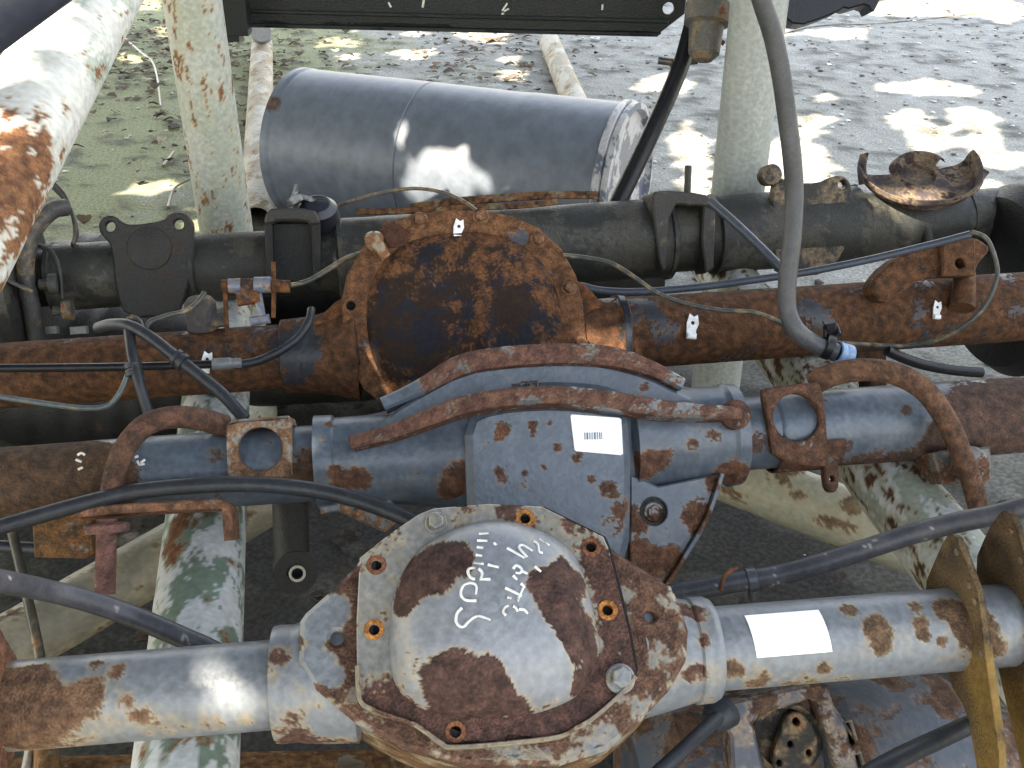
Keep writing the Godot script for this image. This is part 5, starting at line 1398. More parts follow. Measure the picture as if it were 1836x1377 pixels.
	obj("pinion_block", blk, mk.call({"seed": 10, "bias": -0.46, "f": 30.0, "blobs": [[Vector3(-0.0521, 0.0234, 0.085), 0.0099, 0.75], [Vector3(-0.0579, 0.0131, 0.085), 0.0068, 0.6], [Vector3(-0.0122, 0.0244, 0.085), 0.0069, 0.7], [Vector3(-0.0116, 0.0136, 0.085), 0.0046, 0.6], [Vector3(0.0181, -0.0064, 0.085), 0.0061, 0.7], [Vector3(0.0418, -0.0203, 0.085), 0.0077, 0.6], [Vector3(-0.0595, -0.0297, 0.085), 0.0076, 0.6], [Vector3(-0.0566, -0.0406, 0.085), 0.0061, 0.6], [Vector3(-0.0286, -0.0497, 0.085), 0.0053, 0.4], [Vector3(-0.0748, 0.007, 0.085), 0.0046, 0.5], [Vector3(0.0792, -0.0646, 0.085), 0.0123, 0.5], [Vector3(0.0959, -0.0837, 0.085), 0.0139, 0.5], [Vector3(0.0829, -0.1077, 0.085), 0.0154, 0.4], [Vector3(-0.0275, -0.0355, 0.085), 0.0038, 0.5], [Vector3(0.0098, 0.0266, 0.085), 0.0038, 0.5], [Vector3(0.0585, -0.0488, 0.085), 0.0054, 0.5], [Vector3(-0.0018, -0.0302, 0.085), 0.0038, 0.5]]}), t)
	# the two ribs
	var r1 := Geo.new()
	r1.bar(PackedVector3Array([Vector3(-0.2017, 0.0676, 0.035), Vector3(-0.1536, 0.0852, 0.037), Vector3(-0.0972, 0.111, 0.042), Vector3(-0.0418, 0.1178, 0.045), Vector3(0.0335, 0.1179, 0.045), Vector3(0.1014, 0.1101, 0.045), Vector3(0.1543, 0.0929, 0.042), Vector3(0.1967, 0.0697, 0.035)]), 0.0275, 0.05, Vector3(0, 0.12, 1), 0.0035, 0.35)
	obj("rib", r1, mk.call({"bias": 0.16, "seed": 3, "rust0": Color(0.085, 0.045, 0.038), "rust1": Color(0.165, 0.085, 0.06), "f": 22.0, "blobs": [[Vector3(-0.1811, 0.0782, 0.05), 0.0271, -0.55], [Vector3(-0.1999, 0.0676, 0.05), 0.015, -0.4], [Vector3(0.1851, 0.0703, 0.05), 0.0155, -0.3], [Vector3(-0.1174, 0.1023, 0.05), 0.0106, -0.3]]}), t)
	var r2 := Geo.new()
	r2.bar(PackedVector3Array([Vector3(-0.2432, 0.0182, 0.075), Vector3(-0.1945, 0.0273, 0.082), Vector3(-0.144, 0.0421, 0.088), Vector3(-0.0971, 0.0551, 0.094), Vector3(-0.0363, 0.0602, 0.098), Vector3(0.0213, 0.0587, 0.098), Vector3(0.0864, 0.0483, 0.096), Vector3(0.1529, 0.0344, 0.09), Vector3(0.2142, 0.0267, 0.082), Vector3(0.2609, 0.023, 0.072)]), 0.0229, 0.045, Vector3(0, 0.12, 1), 0.0035, 0.25)
	obj("rib", r2, mk.call({"bias": 0.18, "seed": 4, "rust0": Color(0.085, 0.045, 0.036), "rust1": Color(0.17, 0.088, 0.06), "f": 22.0, "blobs": [[Vector3(0.0876, 0.0487, 0.09), 0.0185, -0.35], [Vector3(0.1527, 0.0329, 0.09), 0.017, -0.3], [Vector3(0.1893, 0.0255, 0.09), 0.0233, -0.2]]}), t)
	var nub := Geo.new()
	nub.lathe([Vector2(-0.01, 0.02), Vector2(0.006, 0.02), Vector2(0.01, 0.014), Vector2(0.011, 0.0001)], Transform3D(Basis.IDENTITY, Vector3(0.2599, 0.0228, 0.075)) * Transform3D(Basis(Vector3(0, 0, 1), Vector3(0, 1, 0), Vector3(-1, 0, 0)), Vector3.ZERO), 0.003)
	obj("rib_end", nub, brown, t)
	# label
	var la := Geo.new()
	la.plate(PackedVector2Array([Vector2(0.0395, 0.0369), Vector2(0.1013, 0.0285), Vector2(0.1041, 0.0261), Vector2(0.1025, -0.0187), Vector2(0.0995, -0.02), Vector2(0.0416, -0.011), Vector2(0.0396, -0.0087), Vector2(0.0379, 0.0348)]), 0.0855, 0.0865, [], 0.0002, 0.01)
	var lo := obj("barcode_label", la, style({"paint": Color(0.9, 0.9, 0.9), "bias": -3.0, "vary": 0.0}), t, "paper")
	tag(lo, "white label with a small barcode")
	var bars := Geo.new()
	var bx: Vector3 = Vector3(0.0547, 0.0083, 0.087)
	for w in [[0, 0.0012], [0.0028, 0.002], [0.0065, 0.0012], [0.0095, 0.001], [0.0125, 0.0022], [0.0165, 0.001], [0.0195, 0.0012], [0.0222, 0.0008]]:
		bars.plate(PackedVector2Array([Vector2(0, 0), Vector2(w[1], 0), Vector2(w[1], 0.009), Vector2(0, 0.009)]), 0, 0.0003, [], 0.00005, 0.01, Transform3D(Basis(Vector3(0, 0, 1), -0.05), bx + Vector3(w[0] - 0.001, -0.005 - w[0] * 0.05, 0)), false)
	obj("barcode", bars, style({"paint": Color(0.25, 0.29, 0.36), "bias": -3.0}), lo, "matt")
	# gusset with an open bolt hole on the right
	var gs := Geo.new()
	gs.plate(PackedVector2Array([Vector2(0.1178, -0.045), Vector2(0.154, -0.0639), Vector2(0.2391, -0.0535), Vector2(0.2122, -0.111), Vector2(0.1714, -0.1667), Vector2(0.1501, -0.1941), Vector2(0.1045, -0.1832), Vector2(0.1122, -0.1109)]), 0.036, 0.05, [circle(Vector2(0.1451, -0.0964), 0.0186)], 0.002, 0.0034)
	gs.bar(PackedVector3Array([Vector3(0.2406, -0.0535, 0.045), Vector3(0.2136, -0.1112, 0.045), Vector3(0.1727, -0.1671, 0.045), Vector3(0.1513, -0.1946, 0.045)]), 0.006, 0.03, Vector3(0, 0, 1), 0.004)
	obj("gusset", gs, mk.call({"seed": 12, "bias": -0.3, "blobs": [[Vector3(0.1203, -0.1042, 0.05), 0.0185, 0.5], [Vector3(0.1234, -0.1556, 0.05), 0.0232, 0.5], [Vector3(0.2069, -0.1106, 0.05), 0.0233, 0.5], [Vector3(0.1588, -0.1802, 0.05), 0.031, 0.5], [Vector3(0.23, -0.0678, 0.05), 0.0124, 0.5]]}), t)
	bolt(t, Transform3D(Basis.IDENTITY, Vector3(0.1481, -0.0976, 0.037)), 0.010, 0.006, mk.call({"bias": 0.0, "paint": Color(0.2, 0.21, 0.22)}))
	var gl := Geo.new()
	gl.plate(PackedVector2Array([Vector2(-0.2913, -0.0486), Vector2(-0.2003, -0.0515), Vector2(-0.1874, -0.0819), Vector2(-0.2104, -0.0985), Vector2(-0.2741, -0.0645), Vector2(-0.2885, -0.0634)]), 0.0, 0.02, [], 0.003, 0.004)
	gl.box(Vector3(-0.2771, -0.0616, 0.055), Vector3(0.025, 0.01, 0.02), Basis(Vector3(0, 0, 1), 0.1), 0.002)
	obj("lower_flange", gl, mk.call({"seed": 13, "bias": 0.05, "rust1": Color(0.3, 0.16, 0.07)}), t)
	# plates with a round window over each tube
	var p1 := Geo.new()
	p1.plate(PackedVector2Array([Vector2(-0.4017, 0.0537), Vector2(-0.3884, 0.0557), Vector2(-0.3239, 0.0572), Vector2(-0.3194, 0.0497), Vector2(-0.3219, -0.0144), Vector2(-0.3276, -0.0182), Vector2(-0.3999, -0.0159), Vector2(-0.4032, -0.0129)]), 0.052, 0.062, [circle(Vector2(-0.3607, 0.0203), 0.0282)], 0.002, 0.003)
	p1.plate(PackedVector2Array([Vector2(-0.4034, 0.0545), Vector2(-0.39, 0.0565), Vector2(-0.325, 0.058), Vector2(-0.3205, 0.0505), Vector2(-0.3235, 0.0615), Vector2(-0.3926, 0.061)]), -0.02, 0.052, [], 0.001, 0.005)
	tag(obj("window_plate", p1, mk.call({"bias": 0.1, "seed": 14, "f": 26.0, "rust0": Color(0.12, 0.066, 0.042), "rust1": Color(0.25, 0.14, 0.078), "paint": Color(0.28, 0.26, 0.22), "edge": Color(0.4, 0.33, 0.22)}), t), "left pale rusty plate with a round window")
	var p2 := Geo.new()
	p2.plate(rounded(PackedVector2Array([Vector2(0.3036, 0.054), Vector2(0.3118, 0.058), Vector2(0.3824, 0.0612), Vector2(0.3882, 0.0563), Vector2(0.3903, 0.0031), Vector2(0.3861, -0.0507), Vector2(0.3795, -0.0547), Vector2(0.3111, -0.041), Vector2(0.3092, 0.001)]), 1), 0.05, 0.064, [circle(Vector2(0.3486, 0.0149), 0.0322)], 0.003, 0.003)
	p2.lathe([Vector2(0.3304, 0.0548), Vector2(0.3304, 0.0579), Vector2(0.4185, 0.0583), Vector2(0.4185, 0.0551)], Transform3D.IDENTITY, 0.004, 1.9, 4.4)
	tag(obj("window_plate", p2, mk.call({"bias": 0.25, "seed": 15, "f": 20.0, "rust0": Color(0.075, 0.042, 0.03), "rust1": Color(0.14, 0.07, 0.042)}), t), "right brown plate with a round window")
	# bent round bars over the tubes
	var rod1 := Geo.new()
	rod1.sweep(PackedVector3Array([Vector3(-0.4111, 0.0557, 0.02), Vector3(-0.4358, 0.0643, 0.045), Vector3(-0.4662, 0.0676, 0.065), Vector3(-0.4958, 0.0586, 0.08), Vector3(-0.5182, 0.0332, 0.09), Vector3(-0.5326, -0.0001, 0.09), Vector3(-0.5418, -0.037, 0.085)]), 0.0154, 0.0132, 0.0035)
	tag(obj("bent_bar", rod1, brown, t), "left bent brown bar")
	var rod2 := Geo.new()
	rod2.sweep(PackedVector3Array([Vector3(0.3861, 0.0596, 0.035), Vector3(0.4082, 0.0704, 0.05), Vector3(0.4472, 0.0726, 0.07), Vector3(0.4861, 0.0616, 0.085), Vector3(0.5203, 0.0346, 0.092), Vector3(0.545, -0.0089, 0.092), Vector3(0.561, -0.0547, 0.09), Vector3(0.5716, -0.0926, 0.088), Vector3(0.5783, -0.1286, 0.085)]), 0.0167, 0.0135, 0.0035)
	tag(obj("bent_bar", rod2, mk.call({"bias": 0.3, "seed": 17, "rust0": Color(0.07, 0.042, 0.03), "rust1": Color(0.16, 0.085, 0.05)}), t), "right bent brown bar")
	var pad := Geo.new()
	pad.plate(PackedVector2Array([Vector2(0.5382, -0.0457), Vector2(0.5611, -0.0427), Vector2(0.6227, -0.0423), Vector2(0.6232, -0.0515), Vector2(0.6188, -0.0864), Vector2(0.6098, -0.0934), Vector2(0.5475, -0.089)]), 0.0, 0.055, [], 0.003, 0.004)
	pad.lathe([Vector2(-0.004, 0.0001), Vector2(-0.004, 0.024), Vector2(0.01, 0.024), Vector2(0.012, 0.02), Vector2(0.012, 0.0001)], Transform3D(Basis.IDENTITY, Vector3(0.5847, -0.0643, 0.06)) * Transform3D(Basis(Vector3(0, 0, 1), Vector3(0, 1, 0), Vector3(-1, 0, 0)), Vector3.ZERO), 0.003)
	obj("bar_pad", pad, mk.call({"bias": 0.0, "seed": 18, "paint": Color(0.10, 0.095, 0.09), "rust0": Color(0.09, 0.05, 0.035)}), t)
	var tabg := Geo.new()
	tabg.plate(rounded(PackedVector2Array([Vector2(0.3946, -0.0456), Vector2(0.4154, -0.0455), Vector2(0.4132, -0.0807), Vector2(0.4057, -0.0908), Vector2(0.3964, -0.0886), Vector2(0.3929, -0.0762)]), 1), 0.015, 0.03, [circle(Vector2(0.4031, -0.0708), 0.0039)], 0.002, 0.004)
	obj("tab", tabg, brown, t)
	# lipped bracket and bolt under the left tube
	var lbr := Geo.new()
	lbr.bar(PackedVector3Array([Vector3(-0.5754, -0.0463, 0.075), Vector3(-0.5141, -0.0453, 0.08), Vector3(-0.4527, -0.0463, 0.085), Vector3(-0.4073, -0.0475, 0.09), Vector3(-0.3987, -0.0516, 0.09), Vector3(-0.3966, -0.0648, 0.09), Vector3(-0.3957, -0.0908, 0.09)]), 0.012, 0.05, Vector3(0, 0.1, 1), 0.004)
	tag(obj("lipped_bracket", lbr, mk.call({"bias": 0.3, "seed": 19, "rust0": Color(0.11, 0.06, 0.04), "rust1": Color(0.25, 0.125, 0.07)}), t), "left bracket with an orange lip")
	var lb2 := Geo.new()
	lb2.plate(PackedVector2Array([Vector2(-0.6503, -0.0434), Vector2(-0.5755, -0.0349), Vector2(-0.5738, -0.0947), Vector2(-0.5876, -0.102), Vector2(-0.6482, -0.0958)]), 0.0, 0.04, [], 0.003, 0.004)
	obj("spring_pad", lb2, mk.call({"bias": 0.25, "seed": 20, "rust0": Color(0.07, 0.05, 0.03), "rust1": Color(0.2, 0.095, 0.035)}), t)
	var bo := Geo.new()
	bo.sweep(PackedVector3Array([Vector3(-0.5407, -0.0538, 0.1), Vector3(-0.5435, -0.1005, 0.1), Vector3(-0.5461, -0.1435, 0.1)]), 0.0124)
	bo.lathe([Vector2(-0.006, 0.012), Vector2(-0.006, 0.026), Vector2(0.004, 0.026), Vector2(0.006, 0.02), Vector2(0.006, 0.012)], Transform3D(Basis.IDENTITY, Vector3(-0.541, -0.0632, 0.1)) * Transform3D(Basis(Vector3(0, 1, 0.1), Vector3(1, 0, 0), Vector3(0, 0.1, -1)), Vector3.ZERO), 0.003)
	obj("long_bolt", bo, mk.call({"bias": 0.2, "seed": 21, "rust0": Color(0.12, 0.065, 0.055), "rust1": Color(0.2, 0.1, 0.08)}), t)
	for q in [[[PackedVector3Array([Vector3(-0.5759, 0.0272, 0.062), Vector3(-0.5799, 0.0303, 0.062), Vector3(-0.5846, 0.0278, 0.062)])], [PackedVector3Array([Vector3(-0.5871, 0.0224, 0.061), Vector3(-0.5805, 0.0192, 0.061)])], [PackedVector3Array([Vector3(-0.5796, 0.0122, 0.06), Vector3(-0.5851, 0.0098, 0.06)])]], [[PackedVector3Array([Vector3(-0.515, 0.0202, 0.0625), Vector3(-0.5109, 0.0214, 0.0625)])], [PackedVector3Array([Vector3(-0.5088, 0.0128, 0.061), Vector3(-0.5033, 0.0167, 0.061)])], [PackedVector3Array([Vector3(-0.5128, 0.0159, 0.061), Vector3(-0.5105, 0.0109, 0.06), Vector3(-0.5044, 0.0112, 0.06)])]]]:
		var ch := Geo.new()
		for k in q:
			ch.sweep(k[0], 0.0016)
		obj("chalk_mark", ch, style({"paint": Color(0.75, 0.72, 0.66), "bias": -1.0}), t, "matt")

# ------------------------------------------------------------------ front axle
func build_front_axle() -> void:
	var t := thing("grey_axle", Transform3D(Vector3(0.994, 0, -0.1095), Vector3(-0.0886, 0.5878, -0.8042), Vector3(0.0643, 0.809, 0.5843), Vector3(-0.0161, 0.52, -0.7706)), "grey painted drive axle nearest the camera, with a chalk marked domed cover and flaking rust", "axle", "drive axles lying in a row on the pipe rack")
	var grey := {"paint": Color(0.172, 0.187, 0.205), "rust0": Color(0.068, 0.038, 0.032), "rust1": Color(0.135, 0.07, 0.052), "edge": Color(0.36, 0.29, 0.19), "stain": Color(0.31, 0.25, 0.15), "bias": -0.3, "f": 20.0, "amp": 0.5, "fine": 0.17, "gloss": "paint", "estain": 0.26, "dip": 0.0005}
	var mk := func(d: Dictionary) -> Dictionary:
		var o := grey.duplicate()
		o.merge(d, true)
		return style(o)
	var g := Geo.new()
	g.lathe([Vector2(-0.6713, 0), Vector2(-0.6713, 0.0431), Vector2(-0.2174, 0.0439), Vector2(-0.2147, 0)], Transform3D.IDENTITY, 0.0024)
	tag(obj("axle_tube", g, mk.call({"seed": 1, "rust0": Color(0.10, 0.058, 0.038), "rust1": Color(0.19, 0.11, 0.065), "estain": 0.35, "blobs": [[Vector3(-0.4635, 0.0011, 0.0445), 0.0329, 0.5], [Vector3(-0.4425, -0.0155, 0.0417), 0.033, 0.4], [Vector3(-0.4455, 0.0155, 0.0417), 0.022, 0.3], [Vector3(-0.4741, -0.0273, 0.0351), 0.0384, 0.45], [Vector3(-0.4254, -0.0356, 0.0267), 0.0331, 0.3], [Vector3(-0.3921, 0.0031, 0.0444), 0.0144, 0.45], [Vector3(-0.3966, -0.0093, 0.0435), 0.0166, 0.4], [Vector3(-0.3917, 0.0281, 0.0345), 0.0077, 0.45], [Vector3(-0.3714, 0.0204, 0.0395), 0.0089, 0.4], [Vector3(-0.3504, -0.0154, 0.0418), 0.0144, 0.25], [Vector3(-0.3262, -0.0316, 0.0314), 0.0222, 0.3], [Vector3(-0.2937, -0.0222, 0.0386), 0.0089, 0.2], [Vector3(-0.2798, -0.035, 0.0275), 0.0112, 0.35], [Vector3(-0.2481, -0.035, 0.0275), 0.0101, 0.3], [Vector3(-0.3208, 0.0161, 0.0415), 0.0334, -0.35], [Vector3(-0.2573, 0.0164, 0.0414), 0.0336, -0.4], [Vector3(-0.2774, -0.0035, 0.0444), 0.0335, -0.3]]}), t), "left tube")
	var g2 := Geo.new()
	g2.lathe([Vector2(0.2113, 0), Vector2(0.2113, 0.0432), Vector2(0.4494, 0.0435), Vector2(0.876, 0.0445), Vector2(0.876, 0)], Transform3D.IDENTITY, 0.0024)
	tag(obj("axle_tube", g2, mk.call({"seed": 2, "rust0": Color(0.085, 0.055, 0.035), "rust1": Color(0.16, 0.10, 0.06), "blobs": [[Vector3(0.3667, 0.0235, 0.0366), 0.0095, 0.5], [Vector3(0.3882, -0.0013, 0.0435), 0.0143, 0.6], [Vector3(0.3916, -0.0178, 0.0397), 0.0095, 0.5], [Vector3(0.3708, -0.0189, 0.0392), 0.0083, 0.4], [Vector3(0.4386, 0.022, 0.0375), 0.0084, 0.5], [Vector3(0.4373, 0.0036, 0.0434), 0.0084, 0.5], [Vector3(0.4371, -0.0105, 0.0422), 0.0072, 0.5], [Vector3(0.2347, -0.0293, 0.0322), 0.0117, 0.4], [Vector3(0.2635, -0.0359, 0.0245), 0.0176, 0.45], [Vector3(0.3106, -0.0367, 0.0233), 0.0236, 0.4], [Vector3(0.333, -0.0312, 0.0303), 0.0083, 0.45], [Vector3(0.4663, 0.0164, 0.0403), 0.0108, 0.5], [Vector3(0.4562, -0.0172, 0.04), 0.006, 0.4], [Vector3(0.4913, 0.0023, 0.0434), 0.024, 0.5], [Vector3(0.4995, -0.0203, 0.0385), 0.024, 0.5], [Vector3(0.3011, 0.0055, 0.0432), 0.0472, -0.4], [Vector3(0.2387, 0.0134, 0.0414), 0.0094, 0.1]]}), t), "right tube")
	var sk := Geo.new()
	sk.lathe([Vector2(-0.223, 0.0438), Vector2(-0.223, 0.0568), Vector2(-0.2174, 0.0579), Vector2(-0.2036, 0.0574), Vector2(-0.1952, 0.0597), Vector2(-0.1422, 0.0634), Vector2(-0.1309, 0.034)], Transform3D.IDENTITY, 0.0025)
	obj("tube_socket", sk, mk.call({"seed": 3, "bias": -0.32, "blobs": [[Vector3(-0.2101, 0.0213, 0.054), 0.0112, 0.5], [Vector3(-0.2063, -0.0534, 0.0225), 0.0281, 0.35], [Vector3(-0.1662, -0.0595, -0.0056), 0.0282, 0.3]]}), t)
	var sk2 := Geo.new()
	sk2.lathe([Vector2(0.1341, 0.0348), Vector2(0.1459, 0.0639), Vector2(0.1815, 0.0571), Vector2(0.2029, 0.0525), Vector2(0.2053, 0.0549), Vector2(0.2209, 0.0544), Vector2(0.2269, 0.0515), Vector2(0.2281, 0.0433)], Transform3D.IDENTITY, 0.0025)
	obj("tube_socket", sk2, mk.call({"seed": 4, "blobs": [[Vector3(0.2097, 0.0287, 0.0469), 0.0105, 0.5], [Vector3(0.2052, -0.0004, 0.055), 0.007, 0.4], [Vector3(0.1961, 0.0367, 0.041), 0.0117, 0.4], [Vector3(0.1956, -0.0309, 0.0455), 0.0117, 0.45]]}), t)
	# housing with its wide front flange
	var fl := PackedVector2Array([Vector2(-0.1319, 0.1046), Vector2(-0.1572, 0.0794), Vector2(-0.1857, 0.0563), Vector2(-0.1911, 0.0491), Vector2(-0.1929, 0.0098), Vector2(-0.1768, -0.0179), Vector2(-0.1405, -0.0508), Vector2(-0.0984, -0.0762), Vector2(-0.0425, -0.0966), Vector2(0.0456, -0.105), Vector2(0.0946, -0.0948), Vector2(0.1258, -0.0747), Vector2(0.161, -0.0466), Vector2(0.1831, -0.0192), Vector2(0.1901, 0.0101), Vector2(0.1868, 0.0325), Vector2(0.179, 0.0557), Vector2(0.1563, 0.0733), Vector2(0.1297, 0.0938), Vector2(0.1045, 0.1191), Vector2(0.0607, 0.143), Vector2(-0.008, 0.1519), Vector2(-0.06, 0.1454)])
	var flp := Geo.new()
	flp.plate(fl, 0.03, 0.064, [circle(Vector2(-0.156, 0.0297), 0.0068), circle(Vector2(0.1531, 0.0273), 0.0052)], 0.005, 0.0026)
	obj("housing_flange", flp, mk.call({"seed": 5, "bias": 0.16, "flat": true, "rust0": Color(0.075, 0.043, 0.033), "rust1": Color(0.15, 0.082, 0.055), "blobs": [[Vector3(-0.1713, 0.0432, 0.064), 0.0169, -0.6], [Vector3(-0.1576, 0.0585, 0.064), 0.0147, -0.5], [Vector3(-0.1797, 0.0067, 0.064), 0.0147, -0.5], [Vector3(-0.1666, 0.0004, 0.064), 0.0147, -0.5], [Vector3(-0.1589, -0.008, 0.064), 0.009, -0.4], [Vector3(0.1331, -0.0496, 0.064), 0.0081, -0.2], [Vector3(-0.1393, -0.0628, 0.064), 0.0113, -0.3], [Vector3(0.0949, -0.0923, 0.064), 0.0174, -0.25], [Vector3(0.1356, -0.0704, 0.064), 0.0174, -0.25], [Vector3(-0.1582, 0.0262, 0.064), 0.0079, 0.3]]}), t)
	var bd := Geo.new()
	var rings := []
	var so := rounded(fl, 1)
	for q in [[0.03, 0.985, 0.0], [0.0, 1.0, -0.006], [-0.03, 0.98, -0.012], [-0.075, 0.86, -0.01], [-0.11, 0.6, 0.0], [-0.125, 0.3, 0.0]]:
		var row := PackedVector3Array()
		var m: int = so.size()
		for i in m:
			var a: Vector2 = so[i]
			for j in 3:
				var p := a.lerp(so[(i + 1) % m], j / 3.0)
				row.append(Vector3(p.x * q[1], p.y * q[1] + q[2], q[0]))
		rings.append(row)
	var fr := []
	for i in rings.size() - 1:
		for j in 8:
			var row := PackedVector3Array()
			for s in rings[i].size():
				row.append(rings[i][s].lerp(rings[i + 1][s], j / 8.0))
			fr.append(row)
	bd.loft(fr)
	obj("housing", bd, mk.call({"seed": 6, "bias": 0.1, "rust0": Color(0.085, 0.052, 0.03), "rust1": Color(0.2, 0.115, 0.055), "paint": Color(0.22, 0.19, 0.13)}), t)
	# the cover
	var co := PackedVector2Array([Vector2(-0.1304, 0.1011), Vector2(-0.0996, 0.1237), Vector2(-0.07, 0.1417), Vector2(-0.0552, 0.1465), Vector2(-0.0001, 0.1474), Vector2(0.0538, 0.1408), Vector2(0.1123, 0.1052), Vector2(0.1163, 0.0918), Vector2(0.1212, 0.0521), Vector2(0.1256, 0.0109), Vector2(0.1275, -0.0262), Vector2(0.1249, -0.0333), Vector2(0.1109, -0.0455), Vector2(0.0823, -0.0654), Vector2(0.0623, -0.0742), Vector2(0.0449, -0.0802), Vector2(-0.006, -0.0818), Vector2(-0.0511, -0.081), Vector2(-0.062, -0.0762), Vector2(-0.0841, -0.0592), Vector2(-0.1067, -0.0489), Vector2(-0.1309, -0.038), Vector2(-0.1343, -0.0333), Vector2(-0.1361, -0.0053), Vector2(-0.1354, 0.0373)])
	var cf := Geo.new()
	var inner := rounded(PackedVector2Array([Vector2(-0.1033, 0.0338), Vector2(-0.1007, 0.0577), Vector2(-0.0916, 0.0816), Vector2(-0.0759, 0.1027), Vector2(-0.0524, 0.1192), Vector2(-0.0161, 0.1293), Vector2(0.0148, 0.1294), Vector2(0.0422, 0.1206), Vector2(0.0713, 0.1024), Vector2(0.0855, 0.0798), Vector2(0.0896, 0.0572), Vector2(0.0944, 0.024), Vector2(0.0954, -0.0027), Vector2(0.0848, -0.028), Vector2(0.0708, -0.0463), Vector2(0.0379, -0.0573), Vector2(0.0062, -0.0612), Vector2(-0.0249, -0.0596), Vector2(-0.0607, -0.0537), Vector2(-0.0883, -0.0405), Vector2(-0.1034, -0.0206), Vector2(-0.1059, 0.0077)]), 2)
	var holes := [circle(Vector2(0.0356, 0.1292), 0.0052), circle(Vector2(-0.1145, 0.0927), 0.0051), circle(Vector2(0.0986, 0.0953), 0.0052), circle(Vector2(0.1074, 0.0317), 0.0052), circle(Vector2(-0.1188, 0.0302), 0.0051), circle(Vector2(-0.0477, -0.0686), 0.0051), Geo.shrink(inner, 0.004)]
	cf.plate(co, 0.078, 0.086, holes, 0.0012, 0.0022)
	var cfo := obj("cover", cf, mk.call({"seed": 8, "flat": true, "bias": -0.12, "fine": 0.3, "paint": Color(0.205, 0.203, 0.19), "rust0": Color(0.06, 0.036, 0.03), "rust1": Color(0.115, 0.06, 0.046), "blobs": [[Vector3(-0.1234, 0.0675, 0.086), 0.017, -0.3], [Vector3(-0.1225, 0.0142, 0.086), 0.017, -0.3], [Vector3(-0.1067, -0.0504, 0.086), 0.0341, 0.5], [Vector3(-0.0563, -0.0669, 0.086), 0.0342, 0.5], [Vector3(-0.0053, -0.0735, 0.086), 0.0402, 0.5], [Vector3(0.047, -0.0705, 0.086), 0.0346, 0.5], [Vector3(0.0977, -0.0444, 0.086), 0.0232, 0.5], [Vector3(0.1177, -0.015, 0.086), 0.0232, 0.5], [Vector3(0.1138, 0.0172, 0.086), 0.0174, 0.4], [Vector3(0.1119, 0.0666, 0.086), 0.0232, 0.45], [Vector3(0.098, 0.0902, 0.086), 0.0116, 0.4], [Vector3(0.0154, 0.1364, 0.086), 0.0092, 0.25], [Vector3(0.0849, 0.1228, 0.086), 0.0139, 0.3], [Vector3(-0.0662, 0.1305, 0.086), 0.0285, -0.15], [Vector3(-0.1202, 0.0037, 0.086), 0.0113, 0], [Vector3(0.11, -0.0326, 0.086), 0.0116, 0.2]]}), t)
	tag(cfo, "many sided cover flange with bolt holes")
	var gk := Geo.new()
	gk.plate(Geo.shrink(co, 0.001), 0.063, 0.0835, [Geo.shrink(co, 0.012)], 0.0005, 0.006, at(0.0036, 0.0012, 0.0))  # shifted right so its black edge draws the shade line beside the flange
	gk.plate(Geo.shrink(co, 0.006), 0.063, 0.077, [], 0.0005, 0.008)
	obj("gasket_gap_shade", gk, style({"paint": Color(0.02, 0.018, 0.018), "bias": -0.5, "rust1": Color(0.08, 0.05, 0.04), "gloss": "matt"}), t)
	# the turned up rim of the cover along its lower edge
	var rim_path := PackedVector3Array()
	for q in PackedVector2Array([Vector2(-0.1355, -0.0028), Vector2(-0.1351, -0.0237), Vector2(-0.1309, -0.038), Vector2(-0.1067, -0.0499), Vector2(-0.0841, -0.0601), Vector2(-0.0621, -0.0771), Vector2(-0.0511, -0.0819), Vector2(-0.0061, -0.0828), Vector2(0.0448, -0.0812), Vector2(0.0622, -0.0752), Vector2(0.0822, -0.0664), Vector2(0.1108, -0.0465), Vector2(0.1255, -0.0333)]):
		rim_path.append(Vector3(q.x, q.y, 0.084))
	var rimg := Geo.new()
	rimg.bar(rim_path, 0.004, 0.014, Vector3(0, 0, 1), 0.0025)
	obj("rolled_rim", rimg, mk.call({"seed": 19, "bias": -0.02, "paint": Color(0.2, 0.17, 0.13), "rust0": Color(0.085, 0.05, 0.035), "rust1": Color(0.16, 0.09, 0.06)}), t)
	var dm := Geo.new()
	var dc := Vector2(-0.0049, 0.0262)
	var bump: Vector2 = Vector2(0.0741, 0.0433)
	var ex := func(p: Vector2) -> float: return 0.010 * exp(-p.distance_squared_to(bump) / 0.00042) - 0.012 * exp(-p.distance_squared_to(bump + Vector2(0.004, -0.001)) / 0.00007)
	dome(dm, inner, 0.0855, 0.052, 2.6, 0.0021, ex, dc)
	var Z := 0.085
